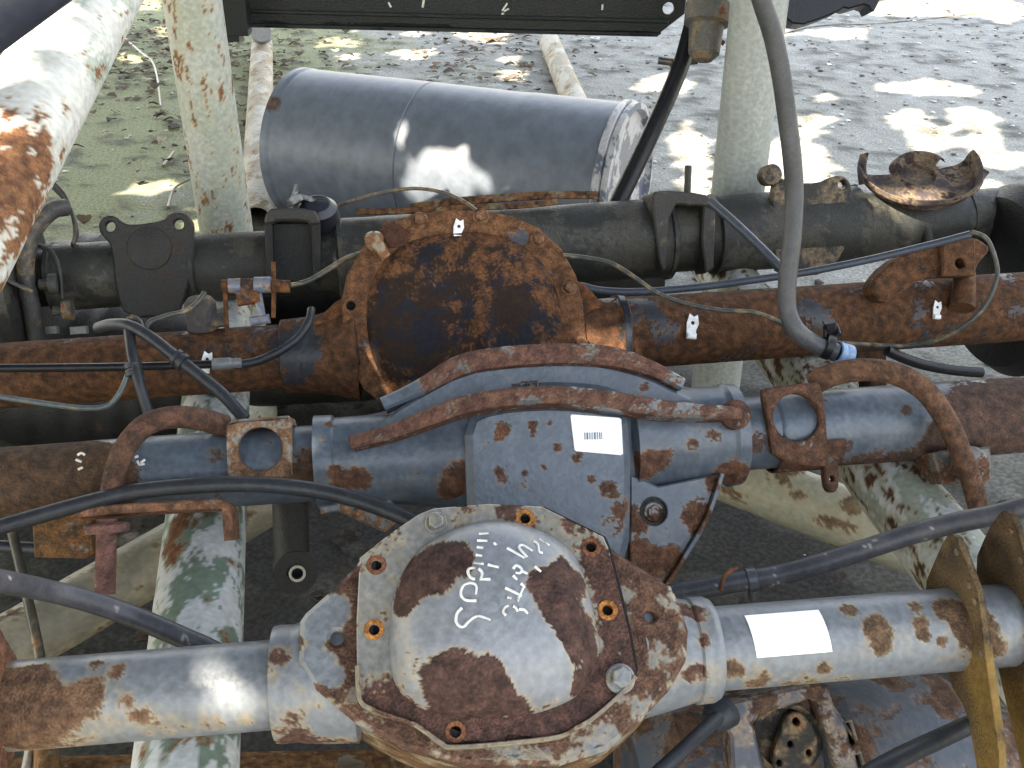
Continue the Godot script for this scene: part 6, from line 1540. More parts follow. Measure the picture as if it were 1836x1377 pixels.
	obj("cover_dome", dm, mk.call({"seed": 9, "flat": true, "bias": -0.4, "f": 24.0, "amp": 0.5, "fine": 0.24, "estain": 0.36, "paint": Color(0.215, 0.23, 0.255), "rust0": Color(0.044, 0.027, 0.024), "rust1": Color(0.098, 0.054, 0.044), "edge": Color(0.42, 0.34, 0.24), "stain": Color(0.35, 0.285, 0.18), "blobs": [[Vector3(-0.0828, 0.0581, 0.114), 0.0148, 0.75], [Vector3(-0.0712, 0.0787, 0.114), 0.0171, 0.75], [Vector3(-0.0521, 0.0881, 0.114), 0.016, 0.75], [Vector3(-0.0333, 0.0895, 0.114), 0.0137, 0.75], [Vector3(-0.0586, 0.068, 0.114), 0.0171, 0.75], [Vector3(-0.0316, 0.0758, 0.114), 0.0114, 0.6], [Vector3(-0.0902, 0.0455, 0.114), 0.008, 0.6], [Vector3(-0.0538, -0.0236, 0.114), 0.0194, 0.75], [Vector3(-0.0306, -0.0205, 0.114), 0.0229, 0.75], [Vector3(-0.0137, -0.0332, 0.114), 0.0195, 0.75], [Vector3(-0.0448, -0.0415, 0.114), 0.0229, 0.75], [Vector3(-0.0209, -0.0474, 0.114), 0.0172, 0.7], [Vector3(0.0404, 0.0554, 0.114), 0.0138, 0.7], [Vector3(0.0514, 0.0375, 0.114), 0.0184, 0.8], [Vector3(0.068, 0.0523, 0.114), 0.0196, 0.7], [Vector3(0.0587, 0.0159, 0.114), 0.0185, 0.6], [Vector3(0.0738, 0.0096, 0.114), 0.0196, 0.7], [Vector3(0.076, -0.0163, 0.114), 0.0173, 0.7], [Vector3(0.0734, -0.0387, 0.114), 0.0116, 0.5], [Vector3(0.0253, -0.0551, 0.114), 0.0196, 0.4], [Vector3(-0.0057, -0.0603, 0.114), 0.0264, 0.42], [Vector3(-0.0756, -0.0517, 0.114), 0.0194, 0.4], [Vector3(0.0596, 0.0735, 0.114), 0.0104, 0.5], [Vector3(-0.092, 0.0275, 0.114), 0.0136, 0.1], [Vector3(-0.0883, -0.0034, 0.114), 0.0193, 0.2], [Vector3(-0.0943, -0.0228, 0.114), 0.0171, 0.2], [Vector3(0.0037, 0.0201, 0.114), 0.0287, -0.35], [Vector3(0.0313, -0.0203, 0.114), 0.0265, -0.5], [Vector3(-0.0037, 0.0901, 0.114), 0.0206, -0.4], [Vector3(-0.0252, 0.0172, 0.114), 0.0286, -0.35]]}), t)
	# chalk writing across the dome
	var strokes := [
		PackedVector2Array([Vector2(-0.0357, 0.0344), Vector2(-0.0406, 0.0298), Vector2(-0.0418, 0.0219), Vector2(-0.0365, 0.0169), Vector2(-0.0301, 0.0216), Vector2(-0.0233, 0.0254), Vector2(-0.0168, 0.0241), Vector2(-0.0105, 0.021)]),
		PackedVector2Array([Vector2(-0.0222, 0.0398), Vector2(-0.0322, 0.0414), Vector2(-0.0359, 0.0478), Vector2(-0.0325, 0.0555), Vector2(-0.0258, 0.0568), Vector2(-0.0212, 0.0538), Vector2(-0.0222, 0.0455)]),
		PackedVector2Array([Vector2(-0.0075, 0.059), Vector2(-0.0233, 0.0607), Vector2(-0.0277, 0.0668), Vector2(-0.0261, 0.0712), Vector2(-0.0188, 0.0709), Vector2(-0.0149, 0.0661), Vector2(-0.0163, 0.0601)]),
		PackedVector2Array([Vector2(-0.0216, 0.0772), Vector2(-0.0086, 0.0735), Vector2(0.0014, 0.0701)]),
		PackedVector2Array([Vector2(-0.0188, 0.0849), Vector2(-0.0131, 0.0834)]),
		PackedVector2Array([Vector2(-0.0171, 0.0935), Vector2(-0.008, 0.0913)]),
		PackedVector2Array([Vector2(-0.0161, 0.101), Vector2(-0.0065, 0.0997)]),
		PackedVector2Array([Vector2(-0.0148, 0.1093), Vector2(-0.0044, 0.1088)]),
		PackedVector2Array([Vector2(0.0041, 0.0238), Vector2(0.0014, 0.0279), Vector2(0.0053, 0.0324), Vector2(0.0127, 0.0314), Vector2(0.0149, 0.0265)]),
		PackedVector2Array([Vector2(0.016, 0.029), Vector2(0.0208, 0.0282), Vector2(0.0244, 0.0244)]),
		PackedVector2Array([Vector2(0.0065, 0.0407), Vector2(0.0103, 0.0395)]),
		PackedVector2Array([Vector2(0.0055, 0.0496), Vector2(0.0202, 0.041)]),
		PackedVector2Array([Vector2(0.0153, 0.0361), Vector2(0.0233, 0.051)]),
		PackedVector2Array([Vector2(0.014, 0.061), Vector2(0.024, 0.0487)]),
		PackedVector2Array([Vector2(0.0146, 0.0678), Vector2(0.0181, 0.0711), Vector2(0.0226, 0.0672), Vector2(0.0205, 0.0633), Vector2(0.0165, 0.064)]),
		PackedVector2Array([Vector2(0.022, 0.0659), Vector2(0.0338, 0.0582)]),
		PackedVector2Array([Vector2(0.0358, 0.0694), Vector2(0.0411, 0.064)]),
		PackedVector2Array([Vector2(0.0116, 0.0898), Vector2(0.0268, 0.0787)]),
		PackedVector2Array([Vector2(0.0292, 0.0794), Vector2(0.0229, 0.09), Vector2(0.0268, 0.0929), Vector2(0.0357, 0.0863)]),
		PackedVector2Array([Vector2(0.0386, 0.0976), Vector2(0.0419, 0.0946), Vector2(0.042, 0.0863), Vector2(0.0454, 0.0842)]),
		PackedVector2Array([Vector2(0.0448, 0.1005), Vector2(0.0541, 0.0937)]),
		PackedVector2Array([Vector2(-0.0004, 0.0962), Vector2(0.0016, 0.0942)])]
	var rimr := PackedVector2Array()
	rimr = inner
	for s in strokes:
		var ch := Geo.new()
		var pp := PackedVector3Array()
		for q in s:
			pp.append(Vector3(q.x, q.y, dome_at(rimr, dc, q, ex)))
		var sm := Geo.smooth(pp, 0.002)
		for i in sm.size():
			sm[i].z = dome_at(rimr, dc, Vector2(sm[i].x, sm[i].y), ex) + 0.0001
		var run := PackedVector3Array()
		for i in sm.size():
			# chalk skips over the rough spots
			if nb.get_noise_3dv(sm[i] * 130.0) > -0.42:
				run.append(sm[i])
			if run.size() > 2 and (nb.get_noise_3dv(sm[i] * 130.0) <= -0.42 or i == sm.size() - 1):
				ch.sweep(run, 0.0016, 0.0012, 0.002, 6)
				run = PackedVector3Array()
		if ch.v.is_empty():
			continue
		obj("chalk_stroke", ch, style({"paint": Color(0.8, 0.81, 0.8), "bias": -0.25, "rust0": Color(0.4, 0.41, 0.43), "rust1": Color(0.5, 0.5, 0.52), "f": 60.0, "dip": 0.0008}), t, "matt")
	# bolts and rusty hole rims
	bolt(t, Transform3D(Basis.IDENTITY, Vector3(-0.0539, 0.1308, 0.086)), 0.008, 0.011, mk.call({"seed": 31, "bias": -0.1, "paint": Color(0.17, 0.17, 0.16)}))
	bolt(t, Transform3D(Basis.IDENTITY, Vector3(0.1109, -0.0337, 0.086)), 0.0099, 0.013, mk.call({"seed": 32, "bias": -0.35, "paint": Color(0.2, 0.21, 0.21)}))
	var org := style({"paint": Color(0.3, 0.14, 0.05), "bias": 0.4, "rust0": Color(0.28, 0.11, 0.03), "rust1": Color(0.50, 0.22, 0.06)})
	var drk := style({"paint": Color(0.3, 0.14, 0.05), "bias": 0.4, "rust0": Color(0.12, 0.055, 0.035), "rust1": Color(0.24, 0.10, 0.05)})
	for q in [[Transform3D(Basis.IDENTITY, Vector3(0.0356, 0.1292, 0.086)), org], [Transform3D(Basis.IDENTITY, Vector3(-0.1145, 0.0927, 0.086)), drk], [Transform3D(Basis.IDENTITY, Vector3(0.0986, 0.0953, 0.086)), drk], [Transform3D(Basis.IDENTITY, Vector3(0.1074, 0.0317, 0.086)), org], [Transform3D(Basis.IDENTITY, Vector3(-0.1188, 0.0302, 0.086)), org], [Transform3D(Basis.IDENTITY, Vector3(-0.0477, -0.0686, 0.086)), drk]]:
		ring_part("bolt_hole_rim", t, q[0], 0.0052, 0.0098, 0.0006, q[1])
	# plain white label wrapped round the right tube
	var lb := Geo.new()
	var x0: float = 0.2587
	var x1: float = 0.3377
	var rr0: float = 0.0436 + 0.0005
	var rows := []
	for i in 25:
		var row := PackedVector3Array()
		var u := i / 24.0
		for j in 9:
			var x := lerpf(x0, x1, j / 8.0) + 0.004 * (u - 0.5)
			var an := lerpf(35.0071, -25.0163, u)
			row.append(Vector3(x, sin(deg_to_rad(an)) * rr0, cos(deg_to_rad(an)) * rr0))
		rows.append(row)
	lb.grid(rows, false, Vector3((x0 + x1) / 2, 0, 0))
	var lo := obj("blank_label", lb, style({"paint": Color(0.87, 0.87, 0.86), "bias": -3.0, "vary": 0.0}), t, "paper")
	tag(lo, "plain white label with rounded corners")
	# two spring brackets across the right end
	var brk := mk.call({"seed": 12, "bias": -0.3, "f": 12.0, "amp": 0.6, "paint": Color(0.22, 0.14, 0.045), "rust0": Color(0.07, 0.05, 0.032), "rust1": Color(0.15, 0.10, 0.05), "edge": Color(0.11, 0.07, 0.03), "stain": Color(0.12, 0.075, 0.03), "gloss": "matt", "blobs": [[Vector3(0.4945, 0.10, -0.02), 0.10, 0.8], [Vector3(0.5551, 0.10, -0.02), 0.13, 0.8], [Vector3(0.4945, -0.06, -0.05), 0.04, 0.5]]})  # dark blobs paint shade and grease over the upper part
	for k in [[0.4945, PackedVector2Array([Vector2(0.0546, -0.0376), Vector2(0.0766, 0.0064), Vector2(0.0913, 0.0393), Vector2(0.0913, 0.0524), Vector2(0.0823, 0.0626), Vector2(0.0395, 0.0703), Vector2(0.0188, 0.0729), Vector2(-0.0397, 0.0561), Vector2(-0.0923, 0.0424), Vector2(-0.1259, 0.0335), Vector2(-0.1638, 0.0111), Vector2(-0.1622, -0.025), Vector2(-0.1191, -0.0174), Vector2(-0.0834, -0.0119), Vector2(-0.0486, -0.0358), Vector2(-0.0125, -0.0368), Vector2(0.024, -0.0353)])], [0.5551, PackedVector2Array([Vector2(0.0748, -0.0283), Vector2(0.0983, 0.0149), Vector2(0.1072, 0.0385), Vector2(0.1118, 0.0604), Vector2(0.1001, 0.0725), Vector2(0.0633, 0.0746), Vector2(0.0008, 0.0552), Vector2(-0.1007, 0.0246), Vector2(-0.1682, -0.0075), Vector2(-0.1666, -0.0445), Vector2(-0.1108, -0.042), Vector2(-0.0412, -0.0377), Vector2(0.0251, -0.0329)])]]:
		var pg := Geo.new()
		# local plane: outline x is the axle's y, outline y is its z
		var pxf := Transform3D(Basis(Vector3(0, 1, 0), Vector3(0, 0, 1), Vector3(1, 0, 0)), Vector3(k[0], 0, 0))
		pg.plate(rounded(k[1], 1), -0.004, 0.004, [], 0.0012, 0.004, pxf)
		var lipp := PackedVector3Array()
		for i in [4, 5, 6, 7, 8, 9]:
			var q: Vector2 = k[1][i]
			lipp.append(Vector3(k[0] - 0.002, q.x, q.y))
		pg.bar(lipp, 0.0075, 0.003, Vector3(0, 0.2, 1), 0.004)
		obj("spring_bracket", pg, brk, t)
		for i in 4:
			var e: Vector2 = (k[1][4 + i] as Vector2) * 0.86
			var rv := Geo.new()
			rv.lathe([Vector2(-0.006, 0.004), Vector2(0.001, 0.004), Vector2(0.002, 0.0001)], Transform3D(Basis(Vector3(-1, 0, 0), Vector3(0, 1, 0), Vector3(0, 0, -1)), Vector3(k[0] - 0.004, e.x, e.y)), 0.002)
			obj("rivet", rv, style({"paint": Color(0.14, 0.12, 0.09), "bias": -0.1}), t)
	var eb := Geo.new()
	eb.plate(rounded(PackedVector2Array([Vector2(0.0716, 0.1152), Vector2(0.0719, 0.063), Vector2(0.0566, 0.0305), Vector2(0.0459, -0.0021), Vector2(0.0058, -0.0285), Vector2(-0.0373, -0.0253), Vector2(-0.0702, 0.0085), Vector2(-0.0839, 0.093)]), 1), -0.008, 0.004, [], 0.002, 0.005, Transform3D(Basis(Vector3(0, 1, 0), Vector3(0, 0, 1), Vector3(1, 0, 0)), Vector3(-0.4806, 0, 0)))
	obj("end_bracket", eb, mk.call({"bias": 0.3, "seed": 15, "rust0": Color(0.1, 0.055, 0.035), "rust1": Color(0.22, 0.1, 0.06)}), t)

# height of the dome at a point of the cover's plane
func dome_at(rim: PackedVector2Array, mid: Vector2, q: Vector2, ex: Callable) -> float:
	var d := q - mid
	var far := mid + d.normalized() * 1.0
	var m := rim.size()
	var R := 0.2
	for i in m:
		var hit = Geometry2D.segment_intersects_segment(mid, far, rim[i], rim[(i + 1) % m])
		if hit != null:
			R = mid.distance_to(hit)
			break
	var u := clampf(d.length() / R, 0.0, 1.0)
	return 0.0855 + dome_height(u, 0.052, 2.6) + ex.call(q) * (1.0 - pow(u, 6.0))

# ------------------------------------------------------------------ parts lying below the rack
func build_low_parts() -> void:
	var rust := func(d: Dictionary) -> Dictionary:
		var o := {"paint": Color(0.16, 0.13, 0.09), "rust0": Color(0.13, 0.065, 0.03), "rust1": Color(0.36, 0.19, 0.075), "edge": Color(0.4, 0.26, 0.12), "bias": 0.15, "f": 14.0}
		o.merge(d, true)
		return style(o)
	# orange casting below the front axle
	var A := Vector3(-0.626, 0.26, -0.7625)
	var B := Vector3(-0.1022, 0.26, -0.7772)
	var t := thing("orange_casting", along(A, B - A), "orange rusted round casting lying low under the front axle at the bottom left", "casting")
	var g := Geo.new()
	var L := A.distance_to(B)
	g.lathe([Vector2(0, 0.0001), Vector2(0, 0.075), Vector2(0.03, 0.075), Vector2(0.03, 0.055), Vector2(0.05, 0.055), Vector2(0.05, 0.085), Vector2(L - 0.02, 0.085), Vector2(L, 0.07), Vector2(L, 0.0001)], Transform3D.IDENTITY, 0.004)
	obj("barrel", g, rust.call({"seed": 3}), t)
	# blue grey carrier at the bottom right
	var C := Vector3(0.4944, 0.0888, -0.9404)
	var t2 := thing("carrier_casting", Transform3D(Basis.IDENTITY, C), "blue grey and rust blotched casting lying under the right tube of the front axle", "casting")
	var g2 := Geo.new()
	g2.lathe([Vector2(-0.33, 0.0001), Vector2(-0.33, 0.12), Vector2(-0.28, 0.17), Vector2(-0.05, 0.185), Vector2(0.12, 0.16), Vector2(0.2, 0.10), Vector2(0.24, 0.09), Vector2(0.26, 0.0001)], Transform3D(Basis(Vector3(0, 1, 0), 0.12), Vector3(0, -0.03, -0.05)), 0.005)
	obj("casting_body", g2, style({"paint": Color(0.065, 0.08, 0.105), "bias": 0.0, "f": 9.0, "amp": 0.6, "rust0": Color(0.07, 0.045, 0.032), "rust1": Color(0.16, 0.09, 0.055), "edge": Color(0.2, 0.2, 0.21), "stain": Color(0.11, 0.1, 0.1), "seed": 5, "gloss": "satin"}), t2)
	var t3xf := Transform3D(Basis(Vector3(1, 0, 0), Vector3(0, 0.7999, -0.6001), Vector3(0, 0.6001, 0.7999)), Vector3(0.3321, 0.3282, -0.8476))
	var t3 := thing("frame_bracket", t3xf, "rounded steel frame bracket with slots holding a round plate at the bottom right", "bracket")
	var fo := PackedVector2Array([Vector2(-0.0906, 0.0318), Vector2(-0.0794, 0.0384), Vector2(0.0331, 0.0622), Vector2(0.045, 0.0582), Vector2(0.0529, 0.0331), Vector2(0.0794, -0.0066), Vector2(0.0939, -0.0662), Vector2(0.0827, -0.0794), Vector2(-0.0595, -0.0794), Vector2(-0.0715, -0.0463), Vector2(-0.0728, 0)])
	var fi := PackedVector2Array([Vector2(-0.045, 0.0132), Vector2(-0.0384, 0.0238), Vector2(0.0232, 0.0423), Vector2(0.0331, 0.037), Vector2(0.0516, -0.0397), Vector2(0.0476, -0.0695), Vector2(-0.0232, -0.0695), Vector2(-0.0357, -0.0331)])
	var sl1 := PackedVector2Array([Vector2(0.0655, 0.0146), Vector2(0.0701, 0.0159), Vector2(0.0761, -0.0079), Vector2(0.0721, -0.0119), Vector2(0.0688, -0.0079)])
	var sl2 := PackedVector2Array([Vector2(0.0748, -0.0225), Vector2(0.0794, -0.0212), Vector2(0.086, -0.045), Vector2(0.0807, -0.0476)])
	var fg := Geo.new()
	fg.plate(fo, -0.05, 0.0, [fi, sl1, sl2], 0.004, 0.003)
	obj("frame", fg, style({"paint": Color(0.055, 0.062, 0.085), "bias": -0.05, "f": 18.0, "rust0": Color(0.06, 0.037, 0.028), "rust1": Color(0.12, 0.07, 0.045), "edge": Color(0.33, 0.33, 0.36), "seed": 6, "gloss": "satin"}), t3)
	var dg := Geo.new()
	var face := Transform3D(Basis(Vector3(0, 0, 1), Vector3(0, 1, 0), Vector3(-1, 0, 0)), Vector3(0.002, -0.01, -0.03))
	dg.lathe([Vector2(-0.02, 0.044), Vector2(-0.004, 0.044), Vector2(-0.002, 0.042), Vector2(-0.002, 0.036), Vector2(-0.014, 0.034), Vector2(-0.02, 0.0001)], face, 0.003)
	obj("round_plate", dg, style({"paint": Color(0.032, 0.030, 0.028), "bias": -0.2, "f": 24.0, "rust1": Color(0.112, 0.084, 0.063), "gloss": "matt"}), t3)
	var dg2 := Geo.new()
	var cc := Vector2(0.008, -0.012)
	dg2.plate(rounded(PackedVector2Array([cc + Vector2(-0.028, -0.022), cc + Vector2(-0.02, -0.038), cc + Vector2(0.015, -0.036), cc + Vector2(0.03, -0.01), cc + Vector2(0.028, 0.015), cc + Vector2(0.012, 0.036), cc + Vector2(-0.006, 0.034), cc + Vector2(-0.016, 0.01)]), 2), -0.04, -0.022, [circle(cc + Vector2(-0.018, -0.024), 0.004, 12), circle(cc + Vector2(-0.004, -0.002), 0.004, 12), circle(cc + Vector2(0.004, 0.024), 0.005, 12), circle(cc + Vector2(0.018, -0.012), 0.004, 12)], 0.002, 0.003)
	obj("flange_plate", dg2, style({"paint": Color(0.042, 0.039, 0.035), "bias": -0.2, "f": 24.0, "gloss": "matt"}), t3)
	# dark lumps added on the ground to keep the gaps under the rack black
	var gap_black := style({"paint": Color(0.012, 0.012, 0.012), "bias": -0.35, "f": 9.0, "rust0": Color(0.021, 0.015, 0.011), "rust1": Color(0.038, 0.022, 0.015), "edge": Color(0.032, 0.026, 0.021), "stain": Color(0.021, 0.019, 0.015), "gloss": "greasy", "rough": "greasy"})
	var u1 := thing("gap_filler_axle", along(Vector3(-1.75, 0.12, -2.0), Vector3(1.0, 0.0, -0.1)), "black axle shape added on the ground to darken the gaps under the left of the rack", "axle")
	var b1 := Geo.new()
	b1.lathe([Vector2(0, 0.0001), Vector2(0, 0.09), Vector2(0.5, 0.09), Vector2(0.62, 0.16), Vector2(0.75, 0.19), Vector2(0.92, 0.19), Vector2(1.02, 0.15), Vector2(1.1, 0.09), Vector2(1.75, 0.085), Vector2(1.75, 0.0001)], Transform3D.IDENTITY, 0.01, 0.0, TAU, 0.02)
	obj("axle_tube", b1, gap_black, u1)
	var u2 := thing("gap_filler_shaft", along(Vector3(-1.5, 0.14, -2.5), Vector3(1.0, 0.0, -0.05)), "black thick shaft shape added on the ground to darken the gap behind the dark axle, left of the drum", "shaft")
	var b2 := Geo.new()
	b2.lathe([Vector2(0, 0.0001), Vector2(0, 0.13), Vector2(0.35, 0.13), Vector2(0.37, 0.15), Vector2(0.42, 0.15), Vector2(0.44, 0.12), Vector2(1.9, 0.12), Vector2(1.9, 0.0001)], Transform3D.IDENTITY, 0.01, 0.0, TAU, 0.02)
	obj("shaft_body", b2, gap_black, u2)
	# dark shock absorber with a pale eye between the two axles
	var sg := Geo.new()
	var st := thing("dark_damper", Transform3D(Basis.IDENTITY, Vector3(-0.3453, 0.2302, -1.253)), "black damper hanging in the dark below the blue axle with a pale open eye", "damper")
	sg.sweep(PackedVector3Array([Vector3(-0.0044, 0.1141, -0.0659), Vector3(-0.0026, 0.0533, -0.0307), Vector3(-0.0009, 0.0152, -0.0088)]), 0.028)
	sg.lathe([Vector2(-0.03, 0.0001), Vector2(-0.03, 0.034), Vector2(0.02, 0.034), Vector2(0.02, 0.014), Vector2(0.0, 0.014), Vector2(0.0, 0.0001)], Transform3D(Basis(Vector3(0.25, 0.4, 0.88), Vector3(0, 0.9, -0.4), Vector3(-0.9, 0.1, 0.2)).orthonormalized(), Vector3(0.005, 0.01, 0)), 0.004)
	obj("damper_body", sg, style({"paint": Color(0.02, 0.02, 0.02), "bias": -1.5, "gloss": "greasy"}), st)
	var ey := Geo.new()
	ey.lathe([Vector2(0.0, 0.013), Vector2(0.004, 0.013), Vector2(0.004, 0.009), Vector2(0.0, 0.009)], Transform3D(Basis(Vector3(0.25, 0.4, 0.88), Vector3(0, 0.9, -0.4), Vector3(-0.9, 0.1, 0.2)).orthonormalized(), Vector3(0.012, 0.018, 0.018)), 0.002)
	obj("eye", ey, style({"paint": Color(0.4, 0.38, 0.3), "bias": -0.5}), st)
	# slanting struts low on the right and left
	var black := style({"paint": Color(0.03, 0.033, 0.04), "bias": -0.8, "gloss": "rubber", "vary": 0.3})
	cable("thin_strut", PackedVector3Array([Vector3(0.1473, 0.3824, -0.7404), Vector3(0.1929, 0.3812, -0.7859), Vector3(0.2473, 0.3689, -0.8481)]), 0.0085, black, "dark thin strut slanting up beside the frame bracket, left of it", "strut")
	cable("thin_strut", PackedVector3Array([Vector3(0.371, 0.3824, -0.7404), Vector3(0.434, 0.3732, -0.7812), Vector3(0.5662, 0.3297, -0.8716)]), 0.011, black, "dark strut slanting behind the spring bracket, right of the frame bracket", "strut")
	var ps := Geo.new()
	ps.lathe([Vector2(0, 0.0001), Vector2(0, 0.012), Vector2(0.02, 0.02), Vector2(0.03, 0.022), Vector2(0.034, 0.0001)], along(Vector3.ZERO, Vector3(0.0322, -0.0018, -0.0336)), 0.003)
	var po := obj("strut_boot", ps, black, self)
	po.position = Vector3(0.2284, 0.3644, -0.8339)
	tag(po, "small black boot on the end of the thin strut beside the frame bracket", "boot")
	cable("white_stick", PackedVector3Array([Vector3(-0.5321, 0.3657, -0.7539), Vector3(-0.5413, 0.3596, -0.785), Vector3(-0.561, 0.3413, -0.8321)]), 0.0055, style({"paint": Color(0.55, 0.5, 0.4), "bias": -1.0}), "short pale stick below the left tube of the front axle", "stick")
	cable("upright_bar", PackedVector3Array([Vector3(-0.4963, 0.3721, -0.7344), Vector3(-0.5201, 0.3623, -0.7865), Vector3(-0.544, 0.3554, -0.8403)]), 0.014, rust.call({"seed": 9}), "rusty upright bar below the left tube of the front axle", "bar")

# ------------------------------------------------------------------ cables, hoses and brake lines
func build_cables() -> void:
	var grey := style({"paint": Color(0.069, 0.069, 0.078), "bias": -0.28, "f": 26.0, "amp": 0.5, "rust0": Color(0.26, 0.26, 0.27), "rust1": Color(0.36, 0.35, 0.34), "edge": Color(0.2, 0.2, 0.21), "stain": Color(0.096, 0.090, 0.096), "gloss": "rubber", "rough": "matt", "dip": 0.0, "vary": 0.3})
	var dark := style({"paint": Color(0.027, 0.030, 0.036), "bias": -0.5, "f": 20.0, "rust0": Color(0.096, 0.096, 0.096), "rust1": Color(0.2, 0.19, 0.17), "edge": Color(0.060, 0.060, 0.060), "stain": Color(0.048, 0.048, 0.051), "gloss": "rubber", "rough": "matt", "dip": 0.0, "vary": 0.3})
	var black := style({"paint": Color(0.011, 0.011, 0.013), "bias": -2.0, "gloss": "rubber"})
	var line := style({"paint": Color(0.043, 0.050, 0.048), "bias": -0.15, "f": 24.0, "rust0": Color(0.053, 0.040, 0.026), "rust1": Color(0.138, 0.110, 0.072), "gloss": "satin", "dip": 0.0})
	cable("thick_cable", PackedVector3Array([Vector3(-0.5092, 0.666, -0.7425), Vector3(-0.4978, 0.634, -0.7702), Vector3(-0.4817, 0.5861, -0.8118), Vector3(-0.4481, 0.5556, -0.8288), Vector3(-0.4081, 0.5274, -0.8356), Vector3(-0.3616, 0.5061, -0.8291), Vector3(-0.3207, 0.4857, -0.8231), Vector3(-0.2843, 0.4631, -0.8101)]), 0.0115, grey, "thick worn grey cable curving down behind the left tube of the front axle", "cable", "", 0.003)
	cable("thick_cable", PackedVector3Array([Vector3(-0.647, 0.5316, -0.9651), Vector3(-0.6123, 0.5368, -0.9797), Vector3(-0.5635, 0.544, -0.9954), Vector3(-0.5138, 0.5508, -1.0108), Vector3(-0.4614, 0.5585, -1.021), Vector3(-0.4018, 0.5614, -1.0285), Vector3(-0.3334, 0.5638, -1.0299), Vector3(-0.272, 0.5608, -1.0282), Vector3(-0.2164, 0.5561, -1.0197), Vector3(-0.16, 0.551, -0.9994), Vector3(-0.1145, 0.547, -0.974), Vector3(-0.0582, 0.5201, -0.9585)]), 0.0098, dark, "dark cable arching along the front of the blue axle's left tube", "cable", "", 0.003)
	cable("thick_cable", PackedVector3Array([Vector3(0.1315, 0.4765, -0.9102), Vector3(0.177, 0.4861, -0.9157), Vector3(0.2226, 0.4935, -0.92), Vector3(0.2681, 0.5008, -0.9242), Vector3(0.3137, 0.5075, -0.9281), Vector3(0.3627, 0.5264, -0.9275), Vector3(0.4108, 0.5473, -0.928), Vector3(0.4581, 0.568, -0.9284), Vector3(0.5045, 0.5852, -0.9267), Vector3(0.5438, 0.5989, -0.9231), Vector3(0.57, 0.6125, -0.9194), Vector3(0.6018, 0.6281, -0.9169)]), 0.0118, grey, "thick dull grey cable running from the grey housing up to the right spring brackets", "cable", "", 0.003)
	var bandg := Geo.new()
	bandg.lathe([Vector2(-0.006, 0.0125), Vector2(-0.005, 0.0142), Vector2(0.005, 0.0142), Vector2(0.006, 0.0125)], along(Vector3.ZERO, Vector3(0.0456, 0.0068, -0.0039)), 0.002)
	bandg.sweep(PackedVector3Array([Vector3(0, -0.01, 0.006), Vector3(0.002, -0.022, 0.004), Vector3(0.006, -0.03, 0)]), 0.004)
	var bo := obj("cable_clip", bandg, style({"paint": Color(0.072, 0.078, 0.090), "bias": -1.0}), self)
	bo.position = Vector3(0.2792, 0.5019, -0.9249)
	tag(bo, "dark band clip round the thick grey cable near the grey housing", "clip")
	cable("wire_scrap", PackedVector3Array([Vector3(0.2373, 0.512, -0.896), Vector3(0.2388, 0.5252, -0.8979), Vector3(0.2445, 0.5328, -0.9023), Vector3(0.2563, 0.5339, -0.9087)]), 0.003, style({"paint": Color(0.3, 0.16, 0.08), "bias": 0.1}), "rusty scrap of wire curled over the thick grey cable", "wire")
	var hose := style({"paint": Color(0.063, 0.066, 0.072), "bias": -0.75, "f": 14.0, "gloss": "rubber", "stain": Color(0.090, 0.090, 0.090), "vary": 0.25})
	cable("hanging_hose", PackedVector3Array([Vector3(0.2461, 1.3251, -1.4232), Vector3(0.2803, 1.1949, -1.4058), Vector3(0.3046, 1.107, -1.3897), Vector3(0.3207, 1.0668, -1.3896), Vector3(0.3394, 1.0255, -1.3888), Vector3(0.3555, 0.9767, -1.3837), Vector3(0.3682, 0.9266, -1.3779), Vector3(0.3811, 0.8686, -1.3675), Vector3(0.3897, 0.8157, -1.3601), Vector3(0.3893, 0.7586, -1.3386), Vector3(0.3858, 0.7075, -1.3207), Vector3(0.3884, 0.6659, -1.3082), Vector3(0.401, 0.6407, -1.2937), Vector3(0.4291, 0.6197, -1.2931), Vector3(0.4608, 0.6087, -1.2868)]), 0.0128, hose, "long grey rubber hose hanging from the top and curling onto the rusty axle's right tube", "hose", "", 0.003)
	var fer := Geo.new()
	fer.lathe([Vector2(0, 0.013), Vector2(0.001, 0.0155), Vector2(0.006, 0.0155), Vector2(0.007, 0.0148), Vector2(0.011, 0.0148), Vector2(0.012, 0.0155), Vector2(0.022, 0.0155), Vector2(0.023, 0.0001)], along(Vector3.ZERO, Vector3(0.0311, -0.0116, -0.0048)), 0.002)
	var fo := obj("blue_ferrule", fer, style({"paint": Color(0.20, 0.33, 0.55), "bias": -0.5, "f": 30.0}), self)
	fo.position = Vector3(0.4608, 0.6094, -1.2872)
	tag(fo, "light blue ferrule on the lower end of the hanging hose", "ferrule")
	var hc := Geo.new()
	hc.lathe([Vector2(-0.006, 0.015), Vector2(-0.005, 0.018), Vector2(0.005, 0.018), Vector2(0.006, 0.015)], along(Vector3.ZERO, Vector3(0.0317, -0.011, 0.0063)), 0.002)
	hc.box(Vector3(0.0063, 0.016, -0.0208), Vector3(0.016, 0.028, 0.016), Basis(Vector3(0, 0, 1), 0.2), 0.002)
	hc.sweep(PackedVector3Array([Vector3(-0.0048, 0.011, -0.0063), Vector3(-0.0001, 0.0229, -0.0248), Vector3(0.0126, 0.0229, -0.0248), Vector3(0.0158, 0.0151, -0.0087)]), 0.004)
	var ho := obj("hose_clamp", hc, black, self)
	ho.position = Vector3(0.4481, 0.6156, -1.2907)
	tag(ho, "black clamp near the lower end of the hanging hose", "clamp")
